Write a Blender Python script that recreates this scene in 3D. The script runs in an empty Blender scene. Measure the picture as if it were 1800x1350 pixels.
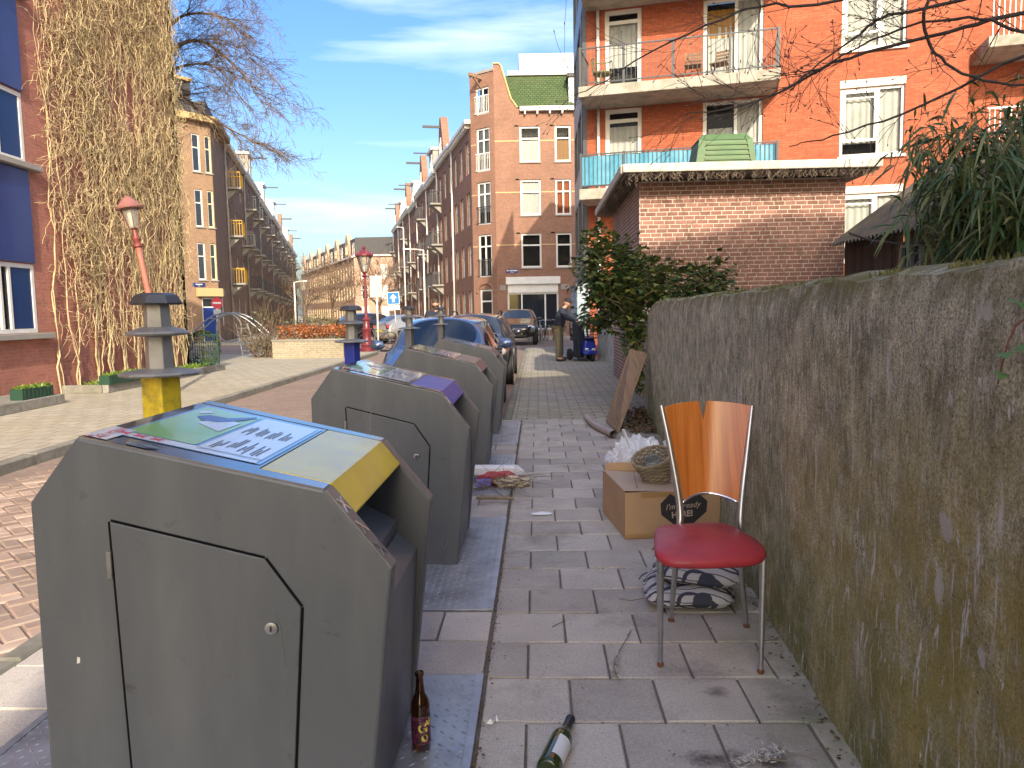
import bpy, bmesh, math, random
from mathutils import Vector, Matrix, Euler, noise
rnd = random.Random(7)
R = math.radians
sc = bpy.context.scene
COL = sc.collection

# ------------------------------------------------------------------ camera
cam = bpy.data.cameras.new('camera')
cam.lens = 27.0; cam.sensor_width = 36.0; cam.clip_start = 0.05; cam.clip_end = 3000
cam_o = bpy.data.objects.new('camera', cam); COL.objects.link(cam_o)
cam_o.matrix_world = Matrix.Translation((0, 0, 1.4)) @ Matrix.Rotation(R(90 - 5.35), 4, 'X') @ Matrix.Rotation(R(-1.0), 4, 'Z')
sc.camera = cam_o

# ------------------------------------------------------------------ light
SUN_EL, SUN_AZ = 28.0, 10.0          # the sun stands behind the camera, a little to the right
sun_dir = Vector((math.sin(R(SUN_AZ)) * math.cos(R(SUN_EL)), -math.cos(R(SUN_AZ)) * math.cos(R(SUN_EL)), math.sin(R(SUN_EL))))
sun = bpy.data.lights.new('sun', 'SUN'); sun.energy = 2.0; sun.angle = R(0.5); sun.color = (1.0, 0.88, 0.70)
sun_o = bpy.data.objects.new('sun', sun); COL.objects.link(sun_o)
sun_o.rotation_euler = sun_dir.to_track_quat('Z', 'Y').to_euler()
sun_o.location = (10, -30, 40)
world = bpy.data.worlds.new('World'); sc.world = world; world.use_nodes = True
nt = world.node_tree; nt.nodes.clear()
wo = nt.nodes.new('ShaderNodeOutputWorld'); bg = nt.nodes.new('ShaderNodeBackground')
sky = nt.nodes.new('ShaderNodeTexSky'); sky.sky_type = 'NISHITA'; sky.sun_disc = False
sky.sun_elevation = R(SUN_EL); sky.sun_rotation = R(180 - SUN_AZ); sky.air_density = 1.0; sky.dust_density = 4.0; sky.ozone_density = 1.8
tcw = nt.nodes.new('ShaderNodeTexCoord'); mpw = nt.nodes.new('ShaderNodeMapping')
mpw.inputs['Scale'].default_value = (1.3, 1.3, 9.0); mpw.inputs['Location'].default_value = (2.81, 3.32, 5.36)
nz = nt.nodes.new('ShaderNodeTexNoise'); nz.inputs['Scale'].default_value = 1.5; nz.inputs['Detail'].default_value = 7; nz.inputs['Roughness'].default_value = 0.55
nz.inputs['Distortion'].default_value = 0.4
cr = nt.nodes.new('ShaderNodeValToRGB'); cr.color_ramp.elements[0].position = 0.47; cr.color_ramp.elements[1].position = 0.82
cr.color_ramp.elements[1].color = (0.75, 0.75, 0.75, 1)
mxw = nt.nodes.new('ShaderNodeMixRGB'); mxw.inputs['Color2'].default_value = (6.00, 6.30, 6.78, 1)
nt.links.new(tcw.outputs['Generated'], mpw.inputs['Vector']); nt.links.new(mpw.outputs['Vector'], nz.inputs['Vector'])
nt.links.new(nz.outputs['Fac'], cr.inputs['Fac']); nt.links.new(cr.outputs['Color'], mxw.inputs['Fac'])
hsv = nt.nodes.new('ShaderNodeHueSaturation'); hsv.inputs['Hue'].default_value = 0.51; hsv.inputs['Saturation'].default_value = 1.34; hsv.inputs['Value'].default_value = 1.0
nt.links.new(sky.outputs['Color'], hsv.inputs['Color']); nt.links.new(hsv.outputs['Color'], mxw.inputs['Color1']); nt.links.new(mxw.outputs['Color'], bg.inputs['Color'])
bg.inputs['Strength'].default_value = 0.098
nt.links.new(bg.outputs['Background'], wo.inputs['Surface'])
sc.view_settings.view_transform = 'Standard'; sc.view_settings.look = 'None'
sc.view_settings.exposure = 1.74; sc.view_settings.gamma = 1.0; sc.view_settings.use_curve_mapping = False
sc.cycles.max_bounces = 8; sc.cycles.transparent_max_bounces = 24

# ------------------------------------------------------------------ helpers
def tag(o, label=None, cat=None, group=None, kind=None):
    if label: o['label'] = label
    if cat: o['category'] = cat
    if group: o['group'] = group
    if kind: o['kind'] = kind
    return o

def empty(name, loc=(0, 0, 0), rz=0.0, label=None, cat=None, group=None):
    o = bpy.data.objects.new(name, None); COL.objects.link(o)
    o.empty_display_size = 0.1
    o.location = loc; o.rotation_euler = (0, 0, rz)
    return tag(o, label, cat, group)

def children(o):
    return [c for c in ALL if c.parent == o]

ALL = []
def link(o, parent=None):
    COL.objects.link(o); o.parent = parent; ALL.append(o); return o

def copy_tree(o, parent=None):
    c = o.copy(); link(c, parent)
    for ch in [k for k in ALL if k.parent == o]:
        copy_tree(ch, c)
    return c

def mesh_obj(name, mesh, parent=None, loc=None, rot=None, scale=None):
    o = bpy.data.objects.new(name, mesh); link(o, parent)
    if loc is not None: o.location = loc
    if rot is not None: o.rotation_euler = rot
    if scale is not None: o.scale = scale
    return o

class B:
    """collects verts and faces, then links them as one mesh"""
    def __init__(s): s.v = []; s.f = []; s.m = []; s.cur = 0
    def add(s, vs, fs):
        n = len(s.v); s.v.extend([tuple(p) for p in vs]); s.f.extend([tuple(i + n for i in f) for f in fs]); s.m.extend([s.cur] * len(fs)); return s
    def box(s, x0, x1, y0, y1, z0, z1):
        return s.add([(x0,y0,z0),(x1,y0,z0),(x1,y1,z0),(x0,y1,z0),(x0,y0,z1),(x1,y0,z1),(x1,y1,z1),(x0,y1,z1)],
                     [(0,3,2,1),(4,5,6,7),(0,1,5,4),(1,2,6,5),(2,3,7,6),(3,0,4,7)])
    def obox(s, c, size, mat):
        a, b, d = [k * 0.5 for k in size]; c = Vector(c)
        vs = [c + mat @ Vector(p) for p in [(-a,-b,-d),(a,-b,-d),(a,b,-d),(-a,b,-d),(-a,-b,d),(a,-b,d),(a,b,d),(-a,b,d)]]
        return s.add(vs, [(0,3,2,1),(4,5,6,7),(0,1,5,4),(1,2,6,5),(2,3,7,6),(3,0,4,7)])
    def bar(s, p, q, w, h=None, up=(0, 0, 1)):
        p = Vector(p); q = Vector(q); d = q - p; L = d.length
        if L < 1e-6: return s
        y = d / L; x = y.cross(Vector(up))
        if x.length < 1e-4: x = y.cross(Vector((1, 0, 0)))
        x.normalize(); z = x.cross(y)
        m = Matrix((x, y, z)).transposed()
        return s.obox((p + q) / 2, (w, L, h or w), m)
    def prism(s, pts, y0, y1):
        """polygon in xz (counter-clockwise seen from -y), extruded along y"""
        n = len(pts); vs = [(x, y0, z) for x, z in pts] + [(x, y1, z) for x, z in pts]
        fs = [tuple(range(n)), tuple(range(2 * n - 1, n - 1, -1))] + [((i + 1) % n, i, i + n, (i + 1) % n + n) for i in range(n)]
        return s.add(vs, fs)
    def slab(s, pts, z0, z1):
        n = len(pts); vs = [(x, y, z0) for x, y in pts] + [(x, y, z1) for x, y in pts]
        fs = [tuple(range(n - 1, -1, -1)), tuple(range(n, 2 * n))] + [(i, (i + 1) % n, (i + 1) % n + n, i + n) for i in range(n)]
        return s.add(vs, fs)
    def tube(s, pts, r, n=6, cap=True, flat=1.0):
        pts = [Vector(p) for p in pts]; k = len(pts)
        rs = list(r) if hasattr(r, '__len__') else [r] * k
        base = len(s.v); ref = None
        for i, p in enumerate(pts):
            d = (pts[min(i + 1, k - 1)] - pts[max(i - 1, 0)])
            if d.length < 1e-9: d = Vector((0, 0, 1))
            d.normalize()
            if ref is None:
                ref = Vector((0, 0, 1)) if abs(d.z) < 0.9 else Vector((1, 0, 0))
            a = d.cross(ref)
            if a.length < 1e-4: a = d.cross(Vector((0, 1, 0)))
            a.normalize(); b = a.cross(d); ref = b
            for j in range(n):
                t = 2 * math.pi * j / n
                s.v.append(tuple(p + a * (rs[i] * math.cos(t)) + b * (rs[i] * flat * math.sin(t))))
        for i in range(k - 1):
            for j in range(n):
                s.f.append((base + i*n + j, base + i*n + (j+1) % n, base + (i+1)*n + (j+1) % n, base + (i+1)*n + j)); s.m.append(s.cur)
        if cap and n > 2:
            s.f.append(tuple(base + j for j in range(n - 1, -1, -1))); s.m.append(s.cur)
            s.f.append(tuple(base + (k-1)*n + j for j in range(n))); s.m.append(s.cur)
        return s
    def lathe(s, prof, n=24, c=(0, 0, 0), sx=1.0, sy=1.0, ph=0.0):
        base = len(s.v); k = len(prof)
        for r, z in prof:
            for j in range(n):
                t = 2 * math.pi * (j + ph) / n
                s.v.append((c[0] + r * math.cos(t) * sx, c[1] + r * math.sin(t) * sy, c[2] + z))
        for i in range(k - 1):
            for j in range(n):
                s.f.append((base + i*n + j, base + i*n + (j+1) % n, base + (i+1)*n + (j+1) % n, base + (i+1)*n + j)); s.m.append(s.cur)
        if prof[0][0] > 1e-4: s.f.append(tuple(base + j for j in range(n - 1, -1, -1))); s.m.append(s.cur)
        if prof[-1][0] > 1e-4: s.f.append(tuple(base + (k-1)*n + j for j in range(n))); s.m.append(s.cur)
        return s
    def grid(s, fn, nu, nv, closed_u=False):
        base = len(s.v)
        for j in range(nv + 1):
            for i in range(nu + (0 if closed_u else 1)):
                s.v.append(tuple(fn(i / nu, j / nv)))
        w = nu if closed_u else nu + 1
        for j in range(nv):
            for i in range(nu):
                i2 = (i + 1) % w if closed_u else i + 1
                s.f.append((base + j*w + i, base + j*w + i2, base + (j+1)*w + i2, base + (j+1)*w + i)); s.m.append(s.cur)
        return s
    def mesh(s, name, mats, smooth=False):
        me = bpy.data.meshes.new(name); me.from_pydata(s.v, [], s.f)
        for m in (mats if isinstance(mats, (list, tuple)) else [mats]): me.materials.append(m)
        if isinstance(mats, (list, tuple)) and len(mats) > 1: me.polygons.foreach_set('material_index', s.m)
        if smooth: me.polygons.foreach_set('use_smooth', [True] * len(me.polygons))
        me.update(); return me
    def build(s, name, mats, parent=None, smooth=False, bevel=0, loc=None, rot=None, scale=None, segs=2, fixn=False, auto=False):
        me = s.mesh(name, mats, smooth)
        if fixn:
            bm = bmesh.new(); bm.from_mesh(me); bmesh.ops.recalc_face_normals(bm, faces=bm.faces); bm.to_mesh(me); bm.free()
        if auto:
            me.polygons.foreach_set('use_smooth', [True] * len(me.polygons)); me.set_sharp_from_angle(angle=R(35))
        o = mesh_obj(name, me, parent, loc, rot, scale)
        if bevel:
            b = o.modifiers.new('bevel', 'BEVEL'); b.width = bevel; b.segments = segs; b.limit_method = 'ANGLE'; b.angle_limit = R(40)
        return o

def boxo(name, mat, parent, x0, x1, y0, y1, z0, z1, bevel=0):
    return B().box(x0, x1, y0, y1, z0, z1).build(name, mat, parent, bevel=bevel)

# ------------------------------------------------------------------ materials
MATS = {}
def newmat(name):
    m = bpy.data.materials.new(name); m.use_nodes = True
    return m, m.node_tree, m.node_tree.nodes['Principled BSDF']

def N(t, typ, **kw):
    n = t.nodes.new(typ)
    for k, v in kw.items():
        if k in n.inputs.keys(): n.inputs[k].default_value = v
        else: setattr(n, k, v)
    return n

def c4(c): return (c[0], c[1], c[2], 1.0)

def ramp(t, src, stops):
    r = t.nodes.new('ShaderNodeValToRGB'); e = r.color_ramp.elements
    while len(e) < len(stops): e.new(0.5)
    for el, (p, c) in zip(e, stops): el.position = p; el.color = c4(c) if hasattr(c, '__len__') else (c, c, c, 1)
    t.links.new(src, r.inputs['Fac']); return r.outputs['Color']

def mixc(t, fac, a, b, mode='MIX'):
    m = t.nodes.new('ShaderNodeMixRGB'); m.blend_type = mode
    for s, v in (('Fac', fac), ('Color1', a), ('Color2', b)):
        if hasattr(v, 'links') or isinstance(v, bpy.types.NodeSocket): t.links.new(v, m.inputs[s])
        elif hasattr(v, '__len__'): m.inputs[s].default_value = c4(v)
        else: m.inputs[s].default_value = v
    return m.outputs['Color']

def nzt(t, vec, scale, detail=4, rough=0.55, dist=0.0):
    n = N(t, 'ShaderNodeTexNoise', Scale=scale, Detail=detail, Roughness=rough, Distortion=dist)
    t.links.new(vec, n.inputs['Vector']); return n.outputs['Fac']

def mapping(t, vec, scale=(1, 1, 1), loc=(0, 0, 0), rot=(0, 0, 0)):
    m = N(t, 'ShaderNodeMapping'); m.inputs['Scale'].default_value = scale; m.inputs['Location'].default_value = loc; m.inputs['Rotation'].default_value = rot
    t.links.new(vec, m.inputs['Vector']); return m.outputs['Vector']

def bump(t, bs, h, strength=0.3, dist=0.01):
    b = N(t, 'ShaderNodeBump', Strength=strength, Distance=dist); t.links.new(h, b.inputs['Height']); t.links.new(b.outputs['Normal'], bs.inputs['Normal'])

def mat(name, c1, c2=None, scale=6.0, rough=0.6, metal=0.0, spec=0.5, bmp=0.0, bscale=60.0, bdist=0.005, rand=0.0, coat=0.0, dirt=None, dscale=3.0, damt=0.5, rvar=0.0, trans=0.0, stretch=(1, 1, 1), world=False, emit=0.0):
    if name in MATS: return MATS[name]
    m, t, b = newmat(name); MATS[name] = m
    tc = N(t, 'ShaderNodeTexCoord'); vec = tc.outputs['Object']
    if world:
        ge = N(t, 'ShaderNodeNewGeometry'); vec = ge.outputs['Position']
    if stretch != (1, 1, 1): vec = mapping(t, vec, stretch)
    oi = N(t, 'ShaderNodeObjectInfo')
    if rand:
        add = N(t, 'ShaderNodeVectorMath', operation='ADD'); sc_ = N(t, 'ShaderNodeVectorMath', operation='SCALE'); sc_.inputs['Scale'].default_value = 37.0
        cx = N(t, 'ShaderNodeCombineXYZ'); t.links.new(oi.outputs['Random'], cx.inputs[0]); t.links.new(oi.outputs['Random'], cx.inputs[1])
        t.links.new(cx.outputs[0], sc_.inputs[0]); t.links.new(vec, add.inputs[0]); t.links.new(sc_.outputs[0], add.inputs[1]); vec = add.outputs[0]
    col = None
    if c2 is not None:
        f = ramp(t, nzt(t, vec, scale, 5), [(0.32, 0.0), (0.68, 1.0)])
        col = mixc(t, f, c1, c2)
    if dirt is not None:
        f = ramp(t, nzt(t, vec, dscale, 6, 0.65), [(0.45, 0.0), (0.75, damt)])
        col = mixc(t, f, col if col is not None else c1, dirt)
    if rand:
        mp = N(t, 'ShaderNodeMapRange'); mp.inputs['To Min'].default_value = 1 - rand; mp.inputs['To Max'].default_value = 1 + rand
        t.links.new(oi.outputs['Random'], mp.inputs['Value'])
        cc = N(t, 'ShaderNodeCombineColor')
        for i in range(3): t.links.new(mp.outputs['Result'], cc.inputs[i])
        col = mixc(t, 1.0, col if col is not None else c1, cc.outputs[0], 'MULTIPLY')
    if col is not None: t.links.new(col, b.inputs['Base Color'])
    else: b.inputs['Base Color'].default_value = c4(c1)
    b.inputs['Roughness'].default_value = rough; b.inputs['Metallic'].default_value = metal
    b.inputs['Specular IOR Level'].default_value = spec; b.inputs['Coat Weight'].default_value = coat; b.inputs['Coat Roughness'].default_value = 0.05
    if rvar:
        mr = N(t, 'ShaderNodeMapRange'); mr.inputs['To Min'].default_value = max(0.02, rough - rvar); mr.inputs['To Max'].default_value = min(1, rough + rvar)
        t.links.new(nzt(t, vec, scale * 1.7, 5), mr.inputs['Value']); t.links.new(mr.outputs['Result'], b.inputs['Roughness'])
    if trans: b.inputs['Transmission Weight'].default_value = trans
    if bmp: bump(t, b, nzt(t, vec, bscale, 6, 0.6), bmp, bdist)
    if emit:
        b.inputs['Emission Color'].default_value = c4(c1); b.inputs['Emission Strength'].default_value = emit
    return m

def brickmat(name, c1, c2, mortar, bw=0.22, rh=0.0625, ms=0.011, dirt=(0.06, 0.05, 0.045), damt=0.45, rough=0.85, strength=0.5, axis='xz', dscale=0.7, offset=0.5):
    """brick courses on a wall whose own x runs along the wall and z up"""
    if name in MATS: return MATS[name]
    m, t, b = newmat(name); MATS[name] = m
    tc = N(t, 'ShaderNodeTexCoord'); sp = N(t, 'ShaderNodeSeparateXYZ'); cb = N(t, 'ShaderNodeCombineXYZ')
    t.links.new(tc.outputs['Object'], sp.inputs[0])
    i0, i1 = {'xz': (0, 2), 'yz': (1, 2), 'xy': (0, 1)}[axis]
    t.links.new(sp.outputs[i0], cb.inputs[0]); t.links.new(sp.outputs[i1], cb.inputs[1])
    br = N(t, 'ShaderNodeTexBrick'); br.offset = offset
    for k, v in (('Scale', 1.0), ('Mortar Size', ms), ('Mortar Smooth', 0.15), ('Bias', 0.0), ('Brick Width', bw), ('Row Height', rh)): br.inputs[k].default_value = v
    br.inputs['Color1'].default_value = c4(c1); br.inputs['Color2'].default_value = c4(c2); br.inputs['Mortar'].default_value = c4(mortar)
    t.links.new(cb.outputs[0], br.inputs['Vector'])
    f = ramp(t, nzt(t, tc.outputs['Object'], dscale, 7, 0.65), [(0.42, 0.0), (0.78, damt)])
    col = mixc(t, f, br.outputs['Color'], dirt)
    f2 = ramp(t, nzt(t, tc.outputs['Object'], 9.0, 3), [(0.3, 0.86), (0.7, 1.12)])
    col = mixc(t, 1.0, col, f2, 'MULTIPLY')
    t.links.new(col, b.inputs['Base Color']); b.inputs['Roughness'].default_value = rough; b.inputs['Specular IOR Level'].default_value = 0.25
    inv = N(t, 'ShaderNodeMath', operation='SUBTRACT'); inv.inputs[0].default_value = 1.0; t.links.new(br.outputs['Fac'], inv.inputs[1])
    bump(t, b, inv.outputs[0], strength, 0.008)
    return m

def glassmat(name, tint=(0.02, 0.025, 0.03), alpha=0.5, rough=0.03):
    """pane: partly see-through, mirror-like at grazing angles"""
    if name in MATS: return MATS[name]
    m, t, b = newmat(name); MATS[name] = m
    b.inputs['Base Color'].default_value = c4(tint); b.inputs['Roughness'].default_value = rough; b.inputs['Specular IOR Level'].default_value = 0.6
    tr = N(t, 'ShaderNodeBsdfTransparent'); tr.inputs['Color'].default_value = (0.9, 0.93, 0.92, 1)
    fr = N(t, 'ShaderNodeFresnel', IOR=1.5); mr = N(t, 'ShaderNodeMapRange')
    mr.inputs['To Min'].default_value = alpha; mr.inputs['To Max'].default_value = 1.0; t.links.new(fr.outputs[0], mr.inputs['Value'])
    mx = N(t, 'ShaderNodeMixShader'); t.links.new(mr.outputs['Result'], mx.inputs[0]); t.links.new(tr.outputs[0], mx.inputs[1]); t.links.new(b.outputs[0], mx.inputs[2])
    t.links.new(mx.outputs[0], t.nodes['Material Output'].inputs['Surface'])
    return m

M_white = mat('white_paint', (0.72, 0.71, 0.67), (0.62, 0.61, 0.57), 3, 0.45)
M_cream = mat('cream_paint', (0.75, 0.66, 0.42), (0.68, 0.58, 0.36), 3, 0.5)
M_glass_dark = mat('dark_pane', (0.018, 0.022, 0.028), rough=0.04, spec=0.8)
M_glass = glassmat('window_glass', alpha=0.12)
M_curtain = mat('curtain_cloth', (0.72, 0.70, 0.66), (0.6, 0.58, 0.55), 4, 0.9)
M_steel = mat('brushed_steel', (0.55, 0.55, 0.56), rough=0.28, metal=1.0, rvar=0.1)
M_galv = mat('galvanised_steel', (0.42, 0.44, 0.45), (0.33, 0.35, 0.36), 14, 0.45, metal=0.7)
M_black = mat('black_paint', (0.012, 0.012, 0.013), rough=0.45)
M_dark = mat('dark_void', (0.006, 0.006, 0.006), rough=0.9, spec=0.1)
M_concrete = mat('pale_concrete', (0.42, 0.39, 0.33), (0.32, 0.30, 0.26), 2.5, 0.9, bmp=0.3, bscale=40, dirt=(0.12, 0.12, 0.08), dscale=1.3, damt=0.6)
M_bark = mat('bark', (0.06, 0.048, 0.038), (0.035, 0.028, 0.023), 9, 0.9, bmp=0.5, bscale=30)
# ------------------------------------------------------------------ street frame: x across, y along the near kerb
SA = R(1.95)
def S(x, y, z=0.0):
    return Vector((x * math.cos(SA) + y * math.sin(SA), -x * math.sin(SA) + y * math.cos(SA), z))

def structure(o): o['kind'] = 'structure'; return o

M_ground = mat('distant_ground', (0.34, 0.29, 0.24), (0.28, 0.24, 0.20), 0.4, 0.95, bmp=0.2, bscale=20)
M_sand = mat('joint_sand', (0.20, 0.165, 0.135), (0.12, 0.10, 0.085), 25, 0.95, bmp=0.6, bscale=120, bdist=0.004)
M_road = brickmat('road_brick_far', (0.30, 0.215, 0.17), (0.25, 0.185, 0.15), (0.18, 0.155, 0.13), 0.2, 0.1, 0.008, axis='xy', damt=0.3, strength=0.4)
M_farpave = brickmat('far_paving', (0.42, 0.375, 0.30), (0.36, 0.325, 0.26), (0.21, 0.185, 0.14), 0.31, 0.31, 0.010, dirt=(0.27, 0.245, 0.12), axis='xy', damt=0.55, strength=0.3, dscale=0.5)
M_pavers = brickmat('small_pavers', (0.40, 0.37, 0.32), (0.325, 0.30, 0.265), (0.17, 0.16, 0.12), 0.3, 0.155, 0.012, dirt=(0.20, 0.20, 0.10), axis='xy', damt=0.65, strength=0.4, dscale=0.45)
M_kerb = mat('kerb_concrete', (0.26, 0.245, 0.21), (0.18, 0.17, 0.145), 12, 0.95, bmp=0.6, bscale=150, rand=0.12, dirt=(0.10, 0.10, 0.05), dscale=2, damt=0.6)

structure(B().add([(-1500, -600, -0.16), (1500, -600, -0.16), (1500, 2500, -0.16), (-1500, 2500, -0.16)], [(0, 1, 2, 3)]).build('ground', M_ground))
# road, with the junction behind
p = [S(-6.2, -14), S(-0.36, -14), S(-0.36, 30), S(4, 33), S(30, 33), S(30, 41.4), S(-2.6, 41.4), S(-26, 150), S(-33.5, 150), S(-12.5, 41), S(-40, 41), S(-40, 31.5), S(-6.2, 29.5)]
road = structure(B().add([(q.x, q.y, -0.112) for q in p], [tuple(range(len(p)))]).build('road', M_road))
# near pavement: bed under the flagstones, then small pavers
pv = empty('pavement', (0, 0, 0), -SA); pv['kind'] = 'structure'
def wall_x(y): return 0.833 + 0.0603 * y
bed = [(-2.16, -6), (0.9, -6), (1.75, 9.95), (-2.16, 9.95)]
B().slab(bed, -0.3, -0.014).build('sand_bed', M_sand, pv)
far_ = [(-0.35, 9.95), (2.0, 9.95), (2.6, 20), (4.5, 24), (4.5, 32.2), (-0.35, 30)]
B().slab(far_, -0.3, 0.0).build('small_paving', M_pavers, pv)

# ---- flagstones, each a stone of its own
M_tile = None
def tilemat():
    m, t, b = newmat('flagstone'); MATS['flagstone'] = m
    ge = N(t, 'ShaderNodeNewGeometry'); vec = ge.outputs['Position']; oi = N(t, 'ShaderNodeObjectInfo')
    col = mixc(t, ramp(t, nzt(t, vec, 3.0, 6, 0.6), [(0.35, 0.0), (0.65, 1.0)]), (0.475, 0.435, 0.385), (0.39, 0.355, 0.315))
    fine = ramp(t, nzt(t, vec, 160.0, 3, 0.6), [(0.3, 0.78), (0.7, 1.2)]); col = mixc(t, 1.0, col, fine, 'MULTIPLY')
    # worn dark stains, pale scuffs, a little moss along the wall
    st = ramp(t, nzt(t, vec, 1.7, 7, 0.7, 0.4), [(0.54, 0.0), (0.70, 0.7)]); col = mixc(t, st, col, (0.19, 0.155, 0.125))
    sc_ = ramp(t, nzt(t, mapping(t, vec, (3, 30, 1), rot=(0, 0, 0.5)), 1.0, 5, 0.7, 1.2), [(0.66, 0.0), (0.76, 0.55)]); col = mixc(t, sc_, col, (0.62, 0.61, 0.58))
    sc2 = ramp(t, nzt(t, vec, 26.0, 4, 0.75), [(0.68, 0.0), (0.75, 0.6)]); col = mixc(t, sc2, col, (0.58, 0.56, 0.53))
    sp = N(t, 'ShaderNodeSeparateXYZ'); t.links.new(vec, sp.inputs[0])
    ma = N(t, 'ShaderNodeMath', operation='MULTIPLY_ADD'); ma.inputs[1].default_value = -0.094; t.links.new(sp.outputs[1], ma.inputs[0]); t.links.new(sp.outputs[0], ma.inputs[2])
    ms = N(t, 'ShaderNodeMapRange'); ms.inputs['From Min'].default_value = 0.42; ms.inputs['From Max'].default_value = 0.85; t.links.new(ma.outputs[0], ms.inputs['Value'])
    mm = N(t, 'ShaderNodeMath', operation='MULTIPLY'); t.links.new(ms.outputs['Result'], mm.inputs[0]); t.links.new(ramp(t, nzt(t, vec, 2.2, 5), [(0.42, 0.0), (0.62, 0.85)]), mm.inputs[1])
    col = mixc(t, mm.outputs[0], col, (0.19, 0.20, 0.11))
    wob = nzt(t, vec, 14, 6, 0.7)
    for (cx_, cy_, rx_, ry_, am) in ((0.735, 2.70, .05, .04, .6), (0.60, 2.28, .10, .06, .9), (0.80, 2.26, .09, .05, .85), (0.70, 2.86, .16, .10, .35), (0.98, 2.62, .10, .16, .35), (1.02, 4.0, .10, .5, .4)):
        s1 = N(t, 'ShaderNodeVectorMath', operation='SUBTRACT'); s1.inputs[1].default_value = (cx_, cy_, 0); t.links.new(vec, s1.inputs[0])
        s2 = N(t, 'ShaderNodeVectorMath', operation='MULTIPLY'); s2.inputs[1].default_value = (1 / rx_, 1 / ry_, 0); t.links.new(s1.outputs[0], s2.inputs[0])
        ln = N(t, 'ShaderNodeVectorMath', operation='LENGTH'); t.links.new(s2.outputs[0], ln.inputs[0])
        ad = N(t, 'ShaderNodeMath', operation='MULTIPLY_ADD'); ad.inputs[1].default_value = 3.2; t.links.new(wob, ad.inputs[0]); t.links.new(ln.outputs['Value'], ad.inputs[2])
        g_ = N(t, 'ShaderNodeMapRange'); g_.inputs['From Min'].default_value = 2.7; g_.inputs['From Max'].default_value = 1.7; g_.inputs['To Max'].default_value = am; t.links.new(ad.outputs[0], g_.inputs['Value'])
        col = mixc(t, g_.outputs['Result'], col, (0.055, 0.046, 0.04))
    gum = ramp(t, nzt(t, vec, 55, 2, 0.5), [(0.72, 0.0), (0.74, 0.7)]); col = mixc(t, gum, col, (0.10, 0.09, 0.08))
    mr = N(t, 'ShaderNodeMapRange'); mr.inputs['To Min'].default_value = 0.80; mr.inputs['To Max'].default_value = 1.13; t.links.new(oi.outputs['Random'], mr.inputs['Value'])
    cc = N(t, 'ShaderNodeCombineColor'); [t.links.new(mr.outputs['Result'], cc.inputs[i]) for i in range(3)]
    col = mixc(t, 1.0, col, cc.outputs[0], 'MULTIPLY')
    t.links.new(col, b.inputs['Base Color']); b.inputs['Roughness'].default_value = 0.85; b.inputs['Specular IOR Level'].default_value = 0.3
    bump(t, b, nzt(t, vec, 190, 5, 0.7), 0.35, 0.003)
    return m
M_tile = tilemat()
def tile_mesh(name, w, l, h, e, m):
    """block with a worn upper edge, centred, top at z=0"""
    a, c = w / 2, l / 2; v = []
    for (x, y, z) in ((a, c, -h), (a, c, -e * 0.9), (a - e, c - e, 0)):
        v += [(-x, -y, z), (x, -y, z), (x, y, z), (-x, y, z)]
    f = [(8, 9, 10, 11)]
    for k in (0, 4):
        f += [(k + i, k + (i + 1) % 4, k + 4 + (i + 1) % 4, k + 4 + i) for i in range(4)]
    me = bpy.data.meshes.new(name); me.from_pydata(v, [], f); me.materials.append(m); me.update(); return me
TP = 0.318; JT = 0.009
flag = tile_mesh('flagstone', 1.0, 1.0, 0.05, 0.006, M_tile)
flag_sq = tile_mesh('flagstone', TP - JT, TP - JT, 0.05, 0.005, M_tile)
plates_y = [(1.21, 2.85), (3.50, 5.14), (5.80, 7.44), (8.05, 9.69)]
PX0, PX1 = -1.775, -0.225
def put_tile(x0, x1, y0, y1):
    w, l = x1 - x0 - JT, y1 - y0 - JT
    if w < 0.04 or l < 0.04: return
    o = mesh_obj('flagstone', flag_sq if abs(w - (TP - JT)) < 1e-3 and abs(l - (TP - JT)) < 1e-3 else flag, pv)
    o.location = ((x0 + x1) / 2, (y0 + y1) / 2, rnd.uniform(-0.004, 0.002)); o.rotation_euler = (rnd.uniform(-.006, .006), rnd.uniform(-.006, .006), rnd.uniform(-.006, .006))
    if o.data is flag: o.scale = (w, l, 1)
k = 0
y = 2.835 - 6 * TP
while y < 9.9:
    x = -0.215 + (0 if k % 2 else -0.0)
    first = TP if k % 2 else TP * 0.5
    xr = wall_x(y) + 0.12
    x1 = x + first
    while x < xr:
        put_tile(x, x1, y, min(y + TP, 9.95)); x, x1 = x1, x1 + TP
    y += TP; k += 1
# between and beside the steel plates
gaps = [(0.6, 1.2)] + [(plates_y[i][1] + 0.01, plates_y[i + 1][0] - 0.01) for i in range(3)] + [(9.7, 9.94)]
for (a, c) in gaps:
    n = max(1, round((c - a) / TP)); h = (c - a) / n
    for j in range(n):
        x = PX0; off = 0.16 if j % 2 else 0.0
        xs = [PX0] + [PX0 + off + TP * 1.22 * q for q in range(1, 5) if PX0 + off + TP * 1.22 * q < PX1 - 0.05] + [PX1]
        for q in range(len(xs) - 1): put_tile(xs[q], xs[q + 1], a + j * h, a + (j + 1) * h)
y = 0.9
while y < 9.9:
    put_tile(-2.15, PX0 - 0.008, y, y + 0.34); y += 0.34

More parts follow.
